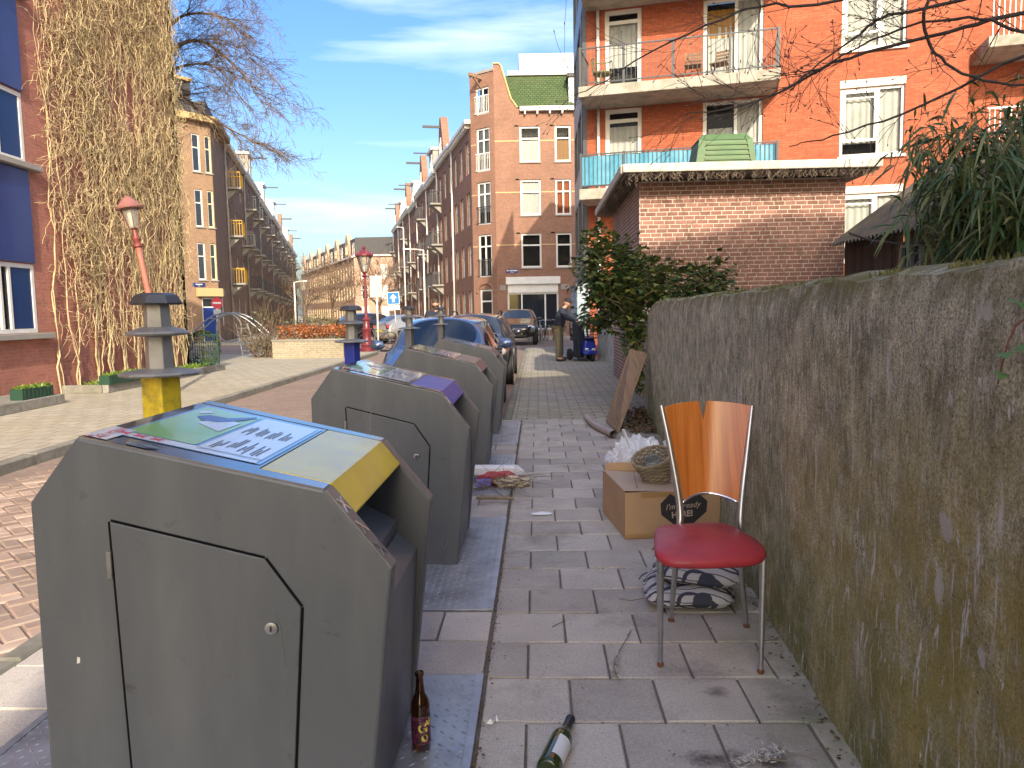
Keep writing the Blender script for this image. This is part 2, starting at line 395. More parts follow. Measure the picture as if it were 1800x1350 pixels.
# ---- kerbs
def kerb(name, x0, x1, y0, y1, z, parent_rot, along='y', step=1.0, bottom=-0.3):
    e = empty(name, (0, 0, 0), parent_rot); e['kind'] = 'structure'
    L = step - 0.008
    if along == 'y':
        me = tile_mesh('kerb_stone', x1 - x0, L, abs(bottom) + z, 0.012, M_kerb); n = int((y1 - y0) / step)
        for i in range(n): mesh_obj('kerb_stone', me, e, ((x0 + x1) / 2, y0 + (i + .5) * step, z + rnd.uniform(-.004, .004)))
    else:
        me = tile_mesh('kerb_stone', L, y1 - y0, abs(bottom) + z, 0.012, M_kerb); n = int((x1 - x0) / step)
        for i in range(n): mesh_obj('kerb_stone', me, e, (x0 + (i + .5) * step, (y0 + y1) / 2, z + rnd.uniform(-.004, .004)))
    return e
kerb('kerb', -2.27, -2.165, -3.0, 10.0, 0.002, -SA)
kerb('kerb', -2.16, -0.36, 9.955, 10.06, 0.003, -SA, 'x', 0.9)
kerb('kerb', -0.46, -0.355, 10.06, 30.1, 0.004, -SA)
fk = kerb('kerb', -5.16, -5.02, -9.0, 29.0, 0.002, 0.0)
# far pavement
B().slab([(-60, -9), (-5.165, -9), (-5.165, 29.0), (-60, 29.0)], -0.3, 0.0).build('far_pavement', M_farpave)['kind'] = 'structure'
B().slab([(-0.9, 41.8), (30, 41.8), (30, 60), (-6, 60), (-25.2, 150), (-27, 150), (-4.4, 46), (-2.8, 42.6)], -0.3, 0.0).build('corner_pavement', M_farpave)['kind'] = 'structure'
B().slab([(-60, 41.2), (-14.5, 41.2), (-13.2, 43), (-37, 150), (-60, 150)], -0.3, 0.0).build('corner_pavement', M_farpave)['kind'] = 'structure'

# ---- herringbone clinkers of the road nearby
M_clink = mat('road_clinker', (0.35, 0.25, 0.195), (0.28, 0.205, 0.165), 7, 0.85, spec=0.3, bmp=0.4, bscale=90, bdist=0.004, rand=0.3, dirt=(0.44, 0.37, 0.29), dscale=3, damt=0.7)
BW = 0.105
cm = tile_mesh('clinker', BW * 2 - 0.009, BW - 0.009, 0.05, 0.008, M_clink)
spots = []
for m_ in range(-75, 76):
    for n_ in range(-30, 31):
        for (cx, cy, v) in ((m_ + 4 * n_ + 1.0, -m_ + 0.5, 0), (m_ + 4 * n_ + 2.5, -m_ + 1.0, 1)):
            x, y = cx * BW, cy * BW
            a = R(45); X, Y = x * math.cos(a) - y * math.sin(a) - 3.7, x * math.sin(a) + y * math.cos(a) + 6.5
            if -4.93 < X < -2.37 and 2.6 < Y < 10.6: spots.append((X, Y, a + (math.pi / 2 if v else 0)))
def seen(q):
    w = S(q[0], q[1]); return -0.70 < w.x / w.y < -0.30
spots.sort(key=lambda q: (not seen(q), q[0] ** 2 + q[1] ** 2))
rp = empty('road_clinkers', (0, 0, -0.100), -SA); rp['kind'] = 'structure'
rp.name = 'road_surface'
for (X, Y, a) in spots[:300]:
    mesh_obj('clinker', cm, rp, (X, Y, rnd.uniform(-.004, .003)), (rnd.uniform(-.012, .012), rnd.uniform(-.012, .012), a + rnd.uniform(-.015, .015)))
bb = B()
for (X, Y, a) in spots[300:]:
    mt = Matrix.Rotation(a + rnd.uniform(-.015, .015), 3, 'Z'); z = rnd.uniform(-.004, .003)
    bb.add([mt @ Vector(v.co) + Vector((X, Y, z)) for v in cm.vertices], [tuple(f.vertices) for f in cm.polygons])
o = bb.build('clinker_field', M_clink, rp); o['kind'] = 'stuff'

# ---- steel tread plates around the containers
M_tread = mat('tread_steel', (0.45, 0.475, 0.50), (0.34, 0.36, 0.385), 6, 0.42, metal=0.55, rvar=0.14, dirt=(0.10, 0.09, 0.08), dscale=4, damt=0.6)
tb = B(); W = PX1 - PX0; Lp = 1.64
nx, ny = int(W / 0.036), int(Lp / 0.036)
for i in range(1, nx):
    for j in range(1, ny):
        cx, cy = -W / 2 + i * 0.036, -Lp / 2 + j * 0.036
        a = R(45) if (i + j) % 2 else R(-45); l, w = 0.016, 0.005
        dx, dy = math.cos(a), math.sin(a)
        tb.add([(cx - dx*l, cy - dy*l, 0), (cx + dy*w, cy - dx*w, 0), (cx + dx*l, cy + dy*l, 0), (cx - dy*w, cy + dx*w, 0), (cx, cy, 0.0035)], [(0, 1, 4), (1, 2, 4), (2, 3, 4), (3, 0, 4)])
tread_me = tb.mesh('tread_pattern', M_tread)
names_ = ['nearest', 'second', 'third', 'farthest']
pl_lab = ['tread plate under the brown beer bottle, nearest of the four', 'tread plate under the container with the purple flap',
          'tread plate with the heap of twigs and packaging at its edge', 'small-looking tread plate under the farthest container']
for i, (a, c) in enumerate(plates_y):
    q = S((PX0 + PX1) / 2, (a + c) / 2, 0.0)
    e = empty('steel_plate', q, -SA, 'grey steel ' + pl_lab[i], 'steel plate', 'steel plates around the containers')
    boxo('plate', M_tread, e, -W/2, W/2, -Lp/2, Lp/2, -0.04, 0.006, 0.002)
    t = mesh_obj('tread_pattern', tread_me, e, (0, 0, 0.0062)); t['kind'] = 'stuff'
    for (x0, x1, y0, y1) in ((-W/2 - .0, -W/2 + .03, -Lp/2, Lp/2), (W/2 - .03, W/2, -Lp/2, Lp/2)):
        boxo('edge_strip', M_tread, e, x0, x1, y0, y1, 0.0065, 0.0105, 0.002)

# ------------------------------------------------------------------ old concrete wall on the right
def wallmat(name, olive):
    m, t, b = newmat(name); MATS[name] = m
    tc = N(t, 'ShaderNodeTexCoord'); vec = tc.outputs['Object']
    sp = N(t, 'ShaderNodeSeparateXYZ'); t.links.new(vec, sp.inputs[0]); X, Z = sp.outputs[0], sp.outputs[2]
    def mr(src, a, c, lo=0.0, hi=1.0):
        n = N(t, 'ShaderNodeMapRange'); n.inputs['From Min'].default_value = a; n.inputs['From Max'].default_value = c
        n.inputs['To Min'].default_value = lo; n.inputs['To Max'].default_value = hi; t.links.new(src, n.inputs['Value']); return n.outputs['Result']
    def mul(a, c):
        n = N(t, 'ShaderNodeMath', operation='MULTIPLY'); t.links.new(a, n.inputs[0])
        if isinstance(c, float): n.inputs[1].default_value = c
        else: t.links.new(c, n.inputs[1])
        return n.outputs[0]
    def thr(v, a, c, amt): return ramp(t, v, [(a, 0.0), (c, amt)])
    col = mixc(t, ramp(t, nzt(t, vec, 5.5, 9, 0.72), [(0.36, 0.0), (0.64, 1.0)]), (0.25, 0.25, 0.185), (0.63, 0.615, 0.465))
    fs = ramp(t, nzt(t, mapping(t, vec, (46, 1, 10)), 1.0, 7, 0.75, 0.5), [(0.32, 0.30), (0.68, 1.75)]); col = mixc(t, mr(X, 1.2, 3.2, 0.25, 0.95), col, mixc(t, 1.0, col, fs, 'MULTIPLY'))
    grit = ramp(t, nzt(t, vec, 140, 5, 0.8), [(0.36, 0.25), (0.64, 1.85)]); col = mixc(t, 1.0, col, grit, 'MULTIPLY')
    # olive and ochre algae, stronger low down and at the near end
    ol = mul(mr(X, 4.2, 1.7, 0.10, 1.0), thr(nzt(t, vec, 3.4, 9, 0.72), 0.30, 0.52, olive)); ol = mul(ol, mr(Z, 1.4, 0.75, 0.08, 1.0))
    col = mixc(t, ol, col, mixc(t, 0.85, col, mixc(t, thr(nzt(t, vec, 60, 5, 0.8), 0.35, 0.65, 1.0), (0.29, 0.215, 0.025), (0.52, 0.41, 0.10))))
    gr = mul(mr(Z, 0.85, 0.05, 0.0, 1.0), thr(nzt(t, vec, 4.0, 8, 0.7), 0.36, 0.60, 0.9)); col = mixc(t, gr, col, mixc(t, thr(nzt(t, vec, 80, 5, 0.8), 0.35, 0.65, 1.0), (0.11, 0.125, 0.025), (0.26, 0.25, 0.08)))
    # soot running down from the coping
    so = mul(mr(Z, 0.3, 1.5, 0.0, 1.0), thr(nzt(t, mapping(t, vec, (5.0, 1, 2.6)), 1.0, 9, 0.8, 0.6), 0.44, 0.66, 0.85)); col = mixc(t, so, col, mixc(t, 0.85, col, (0.06, 0.057, 0.053)))
    # pale lime runs and chipped spots
    st = thr(nzt(t, mapping(t, vec, (34, 1, 5.5)), 1.0, 7, 0.78, 0.8), 0.56, 0.595, 0.95)
    st = mul(st, thr(nzt(t, vec, 2.0, 5, 0.6), 0.40, 0.56, 1.0)); col = mixc(t, st, col, (0.70, 0.66, 0.59))
    st2 = mul(thr(nzt(t, mapping(t, vec, (85, 1, 9), loc=(3, 0, 1)), 1.0, 5, 0.7, 0.5), 0.60, 0.64, 0.8), thr(nzt(t, vec, 3.1, 4), 0.44, 0.56, 1.0)); col = mixc(t, st2, col, (0.62, 0.58, 0.51))
    ch = thr(nzt(t, mapping(t, vec, (15, 1, 8)), 1.0, 6, 0.7, 0.4), 0.66, 0.675, 0.95); col = mixc(t, ch, col, (0.76, 0.74, 0.70))
    dk = thr(nzt(t, vec, 60, 4, 0.75), 0.62, 0.67, 0.85); col = mixc(t, dk, col, (0.035, 0.032, 0.026))
    # a few larger broken-out spots
    wob = nzt(t, vec, 30, 5, 0.7)
    for (px_, pz_, rx_, rz_) in ((1.735, 0.885, .040, .042), (1.765, 0.735, .026, .060), (1.985, 0.56, .012, .05), (1.60, 1.385, .03, .022), (2.12, 1.25, .010, .035), (2.5, 1.12, .012, .03), (1.57, 0.66, .02, .03), (2.38, 0.93, .009, .10), (3.1, 1.05, .012, .16), (2.75, 0.80, .010, .12)):
        q1 = N(t, 'ShaderNodeMath', operation='MULTIPLY_ADD'); q1.inputs[1].default_value = 1 / rx_; q1.inputs[2].default_value = -px_ / rx_; t.links.new(X, q1.inputs[0])
        q2 = N(t, 'ShaderNodeMath', operation='MULTIPLY_ADD'); q2.inputs[1].default_value = 1 / rz_; q2.inputs[2].default_value = -pz_ / rz_; t.links.new(Z, q2.inputs[0])
        cb_ = N(t, 'ShaderNodeCombineXYZ'); t.links.new(q1.outputs[0], cb_.inputs[0]); t.links.new(q2.outputs[0], cb_.inputs[1])
        ln = N(t, 'ShaderNodeVectorMath', operation='LENGTH'); t.links.new(cb_.outputs[0], ln.inputs[0])
        ad = N(t, 'ShaderNodeMath', operation='MULTIPLY_ADD'); ad.inputs[1].default_value = 2.6; t.links.new(wob, ad.inputs[0]); t.links.new(ln.outputs['Value'], ad.inputs[2])
        col = mixc(t, ramp(t, ad.outputs[0], [(0.0, 0.9), (1.0, 0.9), (1.0, 0.0)]) if False else mr(ad.outputs[0], 2.25, 1.95, 0.0, 0.85), col, mixc(t, nzt(t, vec, 90, 4, 0.7), (0.40, 0.385, 0.34), (0.74, 0.71, 0.64)))
    # moss cushion along the top
    tp = mul(mr(Z, 1.36, 1.49, 0.0, 1.0), ramp(t, nzt(t, vec, 7, 6, 0.7), [(0.36, 0.0), (0.6, 0.95)])); col = mixc(t, tp, col, (0.17, 0.16, 0.05))
    t.links.new(col, b.inputs['Base Color']); b.inputs['Roughness'].default_value = 0.95; b.inputs['Specular IOR Level'].default_value = 0.15
    h = mixc(t, 0.5, nzt(t, vec, 110, 6, 0.8), nzt(t, vec, 24, 7, 0.75)); bump(t, b, h, 1.0, 0.022)
    return m
M_wall = wallmat('weathered_concrete', 0.95)
WA = math.atan2(0.9956, 0.0936)
def old_wall(name, x0, x1, y_off, H, th, label, endround, seed):
    e = empty(name, (0.833, 0, 0), WA, label, 'wall')
    def top(x):
        z = H + 0.014 * noise.noise(Vector((x * 3, seed, 0))) + 0.010 * noise.noise(Vector((x * 11, seed, 3)))
        if endround: z -= 0.22 * max(0, (x - (x1 - 1.5)) / 1.5) ** 2.2
        return z
    def front(u, v):
        x = x0 + (x1 - x0) * u; z = v * top(x) - 0.05 * (1 - v)
        d = 0.012 * noise.noise(Vector((x * 2.2, z * 2.2, seed))) + 0.006 * noise.noise(Vector((x * 14, z * 14, seed + 5)))
        if v > 0.94: d -= (v - 0.94) / 0.06 * 0.02
        if endround: d -= 0.25 * max(0, (x - (x1 - 0.25)) / 0.25) ** 2
        return (x, y_off + d, z)
    b = B(); n = int((x1 - x0) * 26); b.grid(front, n, 42)
    b.build('concrete_face', M_wall, e, smooth=True)
    def cap(u, v):
        x = x0 + (x1 - x0) * u
        z = top(x) + 0.028 * math.sin(math.pi * v) + (0.012 * noise.noise(Vector((x * 9, v * 3, seed + 8))) if 0 < v < 1 else 0)
        yy = y_off - 0.02 + 0.012 * noise.noise(Vector((x * 2.2, top(x) * 2.2, seed))) + 0.006 * noise.noise(Vector((x * 14, top(x) * 14, seed + 5)))
        if endround: yy -= 0.25 * max(0, (x - (x1 - 0.25)) / 0.25) ** 2
        return (x, yy + (y_off - th - yy) * v, z)
    B().grid(cap, n, 6).build('coping', M_wall, e, smooth=True)
    k = B(); k.add([(x0, y_off - th, -0.05), (x1, y_off - th, -0.05), (x1, y_off - th, top(x1)), (x0, y_off - th, H)], [(3, 2, 1, 0)])
    k.add([(x1, y_off - (0.25 if endround else 0), -0.05), (x1, y_off - th, -0.05), (x1, y_off - th, top(x1)), (x1, y_off - (0.25 if endround else 0), top(x1))], [(0, 1, 2, 3)])
    k.add([(x0, y_off, -0.05), (x0, y_off - th, -0.05), (x0, y_off - th, H), (x0, y_off, H)], [(3, 2, 1, 0)])
    k.build('back_face', M_wall, e)
    return e
w1 = old_wall('concrete_wall', -2.5, 10.45, 0.0, 1.48, 0.30, 'long weathered concrete wall with moss and pale streaks beside the red chair', True, 1.7)
w2 = old_wall('concrete_wall', 10.7, 20.2, -0.12, 1.22, 0.25, 'farther lower concrete wall beyond the gap, half hidden by ivy', False, 9.2)
# tufts of moss on top of the wall
M_moss = mat('moss', (0.13, 0.115, 0.03), (0.07, 0.075, 0.02), 20, 1.0)
b = B()
for i in range(2600):
    x = 1.0 + 7.5 * rnd.random() ** 1.4
    if noise.noise(Vector((x * 2.3, 4, 4))) < -0.05: continue
    yy = -0.02 - rnd.random() * 0.2; z = 1.488 + 0.02 * math.sin(math.pi * min(1, -yy / .3)); h = rnd.uniform(.003, .011); a = rnd.random() * 6.3
    dx, dy = math.cos(a) * .004, math.sin(a) * .004
    b.add([(x - dx, yy - dy, z - .01), (x + dx, yy + dy, z - .01), (x + rnd.uniform(-.008, .008), yy + rnd.uniform(-.008, .008), z + h)], [(0, 1, 2)])
o = b.build('moss_tufts', M_moss, w1); o['kind'] = 'stuff'
# ------------------------------------------------------------------ waste containers
def binmat():
    m, t, b = newmat('container_grey'); MATS['container_grey'] = m
    tc = N(t, 'ShaderNodeTexCoord'); vec = tc.outputs['Object']
    oi = N(t, 'ShaderNodeObjectInfo')
    col = mixc(t, nzt(t, vec, 2.0, 4), (0.083, 0.090, 0.096), (0.098, 0.106, 0.113))
    sc_ = ramp(t, nzt(t, mapping(t, vec, (60, 4, 5), rot=(0, 0.35, 0)), 1.0, 4, 0.6, 0.8), [(0.725, 0.0), (0.74, 0.5)])
    sc_2 = ramp(t, nzt(t, vec, 1.3, 2), [(0.5, 0.0), (0.62, 1.0)]); ms = N(t, 'ShaderNodeMath', operation='MULTIPLY'); t.links.new(sc_, ms.inputs[0]); t.links.new(sc_2, ms.inputs[1])
    col = mixc(t, ms.outputs[0], col, (0.36, 0.35, 0.34))
    dr = ramp(t, nzt(t, vec, 16, 6, 0.75), [(0.60, 0.0), (0.70, 0.7)]); col = mixc(t, dr, col, (0.035, 0.032, 0.03))
    du = ramp(t, nzt(t, mapping(t, vec, (5, 5, 1.2)), 1.0, 5, 0.6), [(0.45, 0.0), (0.75, 0.7)]); col = mixc(t, du, col, (0.145, 0.15, 0.15))
    t.links.new(col, b.inputs['Base Color']); b.inputs['Specular IOR Level'].default_value = 0.5
    mr = N(t, 'ShaderNodeMapRange'); mr.inputs['To Min'].default_value = 0.30; mr.inputs['To Max'].default_value = 0.52; t.links.new(nzt(t, vec, 6, 5), mr.inputs['Value']); t.links.new(mr.outputs['Result'], b.inputs['Roughness'])
    bump(t, b, nzt(t, vec, 420, 2, 0.5), 0.06, 0.002)
    return m
M_bin = binmat()
M_bintop = mat('container_top_steel', (0.36, 0.36, 0.37), (0.28, 0.28, 0.285), 3, 0.11, metal=0.85, rvar=0.05, dirt=(0.12, 0.11, 0.10), dscale=9, damt=0.3)
M_binraw = mat('worn_steel_edge', (0.26, 0.25, 0.235), (0.17, 0.165, 0.155), 7, 0.42, metal=0.35, rvar=0.12, dirt=(0.09, 0.085, 0.08), dscale=6, damt=0.6)
M_emboss = mat('bare_metal_scuff', (0.75, 0.74, 0.71), rough=0.3, metal=0.9)
M_sign_blue = mat('sign_blue', (0.19, 0.35, 0.56), rough=0.10, coat=0.6)
M_sign_green = mat('sign_green', (0.28, 0.56, 0.20), (0.36, 0.62, 0.30), 5, 0.10, coat=0.6)
M_sign_white = mat('sign_white', (0.68, 0.74, 0.78), rough=0.10, coat=0.6)
M_sign_navy = mat('sign_navy', (0.06, 0.11, 0.30), rough=0.15)
M_red = mat('print_red', (0.55, 0.05, 0.07), rough=0.4)
M_ink = mat('print_ink', (0.05, 0.06, 0.09), rough=0.4)
M_flap_y = mat('flap_yellow', (0.66, 0.50, 0.025), (0.58, 0.43, 0.03), 5, 0.22, spec=0.6, coat=0.25, dirt=(0.35, 0.30, 0.12), dscale=8, damt=0.4)
M_flap_p = mat('flap_purple', (0.060, 0.065, 0.32), (0.085, 0.085, 0.36), 6, 0.38, spec=0.35, dirt=(0.17, 0.16, 0.36), dscale=7, damt=0.5)
M_flap_g = mat('flap_grey', (0.16, 0.16, 0.17), (0.11, 0.11, 0.12), 6, 0.3, metal=0.4)

PROF = [(-0.87, 0.0), (-0.085, 0.0), (0.0, 0.765), (-0.155, 0.97), (-0.745, 1.11), (-0.87, 0.945)]
TH = 0.062; DEP = 0.77
def lerp2(a, c, t): return (a[0] + (c[0] - a[0]) * t, a[1] + (c[1] - a[1]) * t)
def on_top(s, y, lift=0.002):
    """point on the sloping top: s from the kerb side (0) to the mouth side (1)"""
    a, c = PROF[4], PROF[3]; n = Vector((-(c[1] - a[1]), 0, c[0] - a[0])).normalized()
    if n.z < 0: n = -n
    return Vector((a[0] + (c[0] - a[0]) * s, y, a[1] + (c[1] - a[1]) * s)) + n * lift
def topquad(b, s0, s1, y0, y1, lift):
    b.add([on_top(s0, y0, lift), on_top(s1, y0, lift), on_top(s1, y1, lift), on_top(s0, y1, lift)], [(0, 1, 2, 3)])
def text_mesh(name, body, mat_, size, parent, origin, xdir, ydir, lift=0.001, align='LEFT', shear=0.0, bold=0.0, extr=0.0):
    cu = bpy.data.curves.new(name, 'FONT'); cu.body = body; cu.size = size; cu.align_x = align; cu.shear = shear; cu.offset = bold; cu.extrude = extr; cu.resolution_u = 3
    ob = bpy.data.objects.new(name, cu); COL.objects.link(ob)
    dg = bpy.context.evaluated_depsgraph_get(); me = bpy.data.meshes.new_from_object(ob.evaluated_get(dg)); bpy.data.objects.remove(ob)
    me.materials.clear(); me.materials.append(mat_); me.name = name
    x = Vector(xdir).normalized(); y = Vector(ydir).normalized(); z = x.cross(y)
    o = mesh_obj(name, me, parent); m = Matrix((x, y, z)).transposed().to_4x4(); m.translation = Vector(origin) + z * lift
    o.matrix_basis = m; return o

def container(y, flap, flap_mat, label, door_lock=True, detail=2):
    xr = -0.378 if y > 2.5 else -0.37
    e = empty('waste_container', S(xr, y), -SA, label, 'waste container', 'underground waste containers along the kerb')
    # two thick side panels
    for (a, c) in ((0.0, TH), (DEP - TH, DEP)):
        bm_ = B().prism(PROF, a, c); o = bm_.build('side_panel', M_bin, e, bevel=0.008, segs=2)
    # steel covers lying on the panels' tops and worn sloping edges
    for (a, c) in ((0.0, TH), (DEP - TH, DEP)):
        b = B(); n = Vector((0.231, 0, 0.973))
        P4, P3, P2 = Vector((PROF[4][0], 0, PROF[4][1])), Vector((PROF[3][0], 0, PROF[3][1])), Vector((PROF[2][0], 0, PROF[2][1]))
        d43 = (P3 - P4).normalized(); d32 = (P2 - P3).normalized()
        for (p0, p1, mt, nm) in ((P4 + d43 * 0.004, P3 - d43 * 0.003, M_bintop, 'top_strip'), (P3 + d32 * 0.003, P2 - d32 * 0.004, M_binraw, 'sloping_strip')):
            dd = (p1 - p0); nn = Vector((-dd.z, 0, dd.x)).normalized()
            if nn.z < 0: nn = -nn
            bb = B(); q = []
            for yy in (a + 0.004, c - 0.001):
                for p_ in (p0, p1): q.append(p_ + Vector((0, yy, 0)) - nn * 0.002); 
                for p_ in (p0, p1): q.append(p_ + Vector((0, yy, 0)) + nn * 0.0025)
            bb.add(q, [(2, 3, 7, 6), (0, 2, 6, 4), (1, 5, 7, 3), (0, 1, 3, 2), (4, 6, 7, 5)])
            o = bb.build(nm, mt, e)
            if nm == 'sloping_strip' and a == 0.0:
                # three pressed crosses down the edge
                for k in (0.22, 0.5, 0.78):
                    cpt = p0 + dd * k + nn * 0.0032 + Vector((0, TH * 0.5, 0)); L = 0.021
                    for s in (1, -1):
                        v = (dd.normalized() * L + Vector((0, s * L * 0.8, 0)))
                        B().tube([cpt - v, cpt + v], 0.0028, 4).build('pressed_cross', M_emboss if (k + s * .1) % .2 > .09 else M_binraw, o)
    # body between the panels, its mouth side set back
    body = [(-0.862, 0.0), (-0.14, 0.0), (-0.115, 0.70), (-0.30, 0.80), (-0.335, 0.99), (-0.742, 1.083), (-0.862, 0.935)]
    B().prism(body, TH, DEP - TH).build('body', M_bin, e, bevel=0.004)
    bf = [(-0.113, 0.02), (-0.088, 0.02), (-0.05, 0.60), (-0.113, 0.66)]
    B().prism(bf, TH + 0.001, DEP - TH - 0.001).build('front_apron', M_bin, e, bevel=0.004)
    # top plate with the information sign
    b = B(); y0, y1 = TH + 0.003, DEP - TH - 0.003
    q = [on_top(s, yy, l) for yy in (y0, y1) for (s, l) in ((0.0, -0.02), (0.70, -0.02), (0.70, 0.0012), (0.0, 0.0012))]
    b.add(q, [(0, 1, 2, 3), (7, 6, 5, 4), (3, 2, 6, 7), (0, 4, 5, 1), (1, 5, 6, 2), (4, 0, 3, 7)])
    b.build('top_plate', M_bintop, e)
    sg = B(); topquad(sg, 0.06, 0.685, y0 + 0.03, y1 - 0.02, 0.0025); sg = sg.build('information_sign', M_sign_blue, e)
    b = B(); topquad(b, 0.075, 0.37, y0 + 0.085, y1 - 0.05, 0.0037); b.build('green_panel', M_sign_green, sg)
    b = B(); topquad(b, 0.39, 0.665, y0 + 0.06, y1 - 0.045, 0.0037); b.build('text_panel', M_sign_white, sg)
    b = B(); topquad(b, 0.05, 0.665, y0 + 0.032, y0 + 0.078, 0.0037); b.build('white_band', M_sign_white, sg)
    xd = (on_top(1, 0) - on_top(0, 0)).normalized()
    if detail:
        for k in range(3):
            c_ = on_top(0.09 + 0.07 * k, y0 + 0.055, 0.0052)
            for s in (1, -1):
                v = xd * 0.013 + Vector((0, s * 0.012, 0))
                B().bar(c_ - v, c_ + v, 0.006, 0.0008, up=(0.23, 0, 0.97)).build('red_cross', M_red, sg)
        # lines of print, read from the mouth side
        ink = B()
        for col_ in range(4):
            for r_ in range(2):
                for l_ in range(3):
                    s0 = 0.42 + 0.058 * col_ + 0.014 * l_; yy = y0 + 0.09 + 0.225 * r_ + rnd.uniform(0, .05)
                    ln = rnd.uniform(0.07, 0.13)
                    topquad(ink, s0, s0 + 0.006, yy, yy + ln, 0.0049)
        o = ink.build('print', M_ink, sg); o['kind'] = 'stuff'
        # simple picture in the green panel: a hand dropping a carton
        B().add([on_top(0.20, y1 - .30, .0051), on_top(0.34, y1 - .36, .0051), on_top(0.345, y1 - .20, .0051), on_top(0.24, y1 - .16, .0051)], [(0, 1, 2, 3)]).build('picture_bin', M_sign_white, sg)
        B().add([on_top(0.14, y1 - .22, .0056), on_top(0.19, y1 - .26, .0056), on_top(0.26, y1 - .25, .0056), on_top(0.30, y1 - .20, .0056), on_top(0.36, y1 - .07, .0056), on_top(0.34, y1 - .06, .0056), on_top(0.26, y1 - .16, .0056), on_top(0.17, y1 - .17, .0056)], [tuple(range(8))]).build('picture_hand', M_sign_navy, sg)
        B().add([on_top(0.10, y1 - .14, .0051), on_top(0.12, y1 - .18, .0051), on_top(0.16, y1 - .13, .0051), on_top(0.13, y1 - .10, .0051)], [(0, 1, 2, 3)]).build('picture_leaf', M_sign_white, sg)
    # flap: flat part on the top, angled face over the mouth
    b = B(); f0, f1 = TH + 0.004, DEP - TH - 0.004
    d32 = (Vector((PROF[2][0], 0, PROF[2][1])) - Vector((PROF[3][0], 0, PROF[3][1]))).normalized()
    e0 = on_top(0.705, 0, 0.003); e1 = on_top(1.0, 0, 0.003); e2 = e1 + d32 * 0.098
    th = Vector((-0.012, 0, -0.012)); Yv = lambda v, yy: v + Vector((0, yy, 0))
    pr = [e0, e1, e2, e2 + th, e1 + th, e0 + Vector((0, 0, -0.015))]
    b.add([Yv(v, f0) for v in pr] + [Yv(v, f1) for v in pr], [(0, 5, 4, 1), (1, 4, 3, 2), (6, 7, 10, 11), (7, 8, 9, 10)] + [(i, (i + 1) % 6, (i + 1) % 6 + 6, i + 6) for i in range(6)])
    b.build('flap', flap_mat, e, bevel=0.004, fixn=True)
    # door in the near panel
    dp = [(-0.655, 0.055), (-0.27, 0.055), (-0.222, 0.672), (-0.305, 0.797), (-0.675, 0.895)]
    dr = B().prism(dp, -0.0045, 0.002).build('door', M_bin, e, bevel=0.0022)
    # dark gap round it
    gp = B(); n = len(dp); cx, cz = -0.45, 0.5
    for i in range(n):
        (xa, za), (xb, zb) = dp[i], dp[(i + 1) % n]
        ln = math.hypot(xb - xa, zb - za); nx_, nz_ = (zb - za) / ln * 0.0065, -(xb - xa) / ln * 0.0065
        gp.add([(xa, -0.0012, za), (xb, -0.0012, zb), (xb + nx_, -0.0012, zb + nz_), (xa + nx_, -0.0012, za + nz_)], [(0, 1, 2, 3)])
    gp.build('door_gap', M_dark, e)
    boxo('hinge', M_binraw, dr, -0.688, -0.676, -0.009, -0.001, 0.75, 0.82, 0.002)
    boxo('hinge', M_binraw, dr, -0.675, -0.663, -0.009, -0.001, 0.12, 0.19, 0.002)
    lk = B().lathe([(0.0155, 0), (0.0165, 0.003), (0.0155, 0.007), (0.010, 0.008), (0.0, 0.008)], 20).build('lock', M_steel, dr, loc=(-0.295, -0.0045, 0.62), rot=(R(90), 0, 0), auto=True)
    B().box(-0.0022, 0.0022, -0.007, 0.007, 0.0082, 0.0092).build('keyhole', M_black, lk)
    return e

bins = [
    (1.85, 'y', M_flap_y, 'dark grey waste container with a yellow flap, nearest of the row'),
    (4.15, 'p', M_flap_p, 'dark grey waste container with a purple flap and scratched door'),
    (6.47, 'g', M_flap_g, 'scratched dark grey waste container with a grey open hatch, third in the row'),
    (8.72, 'g', M_flap_g, 'dark grey waste container in front of the blue car, farthest of the row')]
BINS = [container(y, f, m_, l) for (y, f, m_, l) in bins]
BINS[0].scale = (1.045, 1.0, 1.0)
# extras on the nearest container
b1 = BINS[0]
b = B(); topquad(b, -0.0, 0.105, 0.006, TH + 0.10, 0.0042)
b = B(); q = [on_top(0.012, 0.018, .0045), on_top(0.105, 0.018, .0045), on_top(0.105, 0.165, .0045), on_top(0.012, 0.165, .0045)]
stk = b.add(q, [(0, 1, 2, 3)]).build('sticker', M_sign_white, b1)
text_mesh('sticker_text', 'GL M7019', M_red, 0.030, stk, on_top(0.078, 0.03, .0052), (0, 1, 0), -(on_top(1, 0) - on_top(0, 0)))
for k in (0, 1):
    c_ = on_top(0.035 + 0.03 * k, 0.022 + .008 * k, 0.0056)
    for s in (1, -1): B().bar(c_ - Vector((0.006, s * .006, 0)), c_ + Vector((0.006, -s * .006 + s * .012, -0.0014)), 0.003, 0.0006).build('red_cross', M_red, stk)
M_dent = mat('dented_bare_patch', (0.52, 0.51, 0.49), (0.05, 0.05, 0.05), 22, 0.35, metal=0.6)
b = B(); n = 24; cc_ = on_top(0.235, 0.045, 0.0046); ring = [cc_]
for j in range(n):
    t = 2 * math.pi * j / n; k = 1 + 0.3 * noise.noise(Vector((math.cos(t) * 2, math.sin(t) * 2, 3)))
    ring.append(on_top(0.235 + 0.065 * k * math.cos(t), 0.036 + 0.021 * k * math.sin(t), 0.0046))
b.add(ring, [(0, j + 1, (j + 1) % n + 1) for j in range(n)]).build('scuffed_patch', M_dent, b1)
M_chip = mat('paint_chip', (0.75, 0.72, 0.62), rough=0.6)
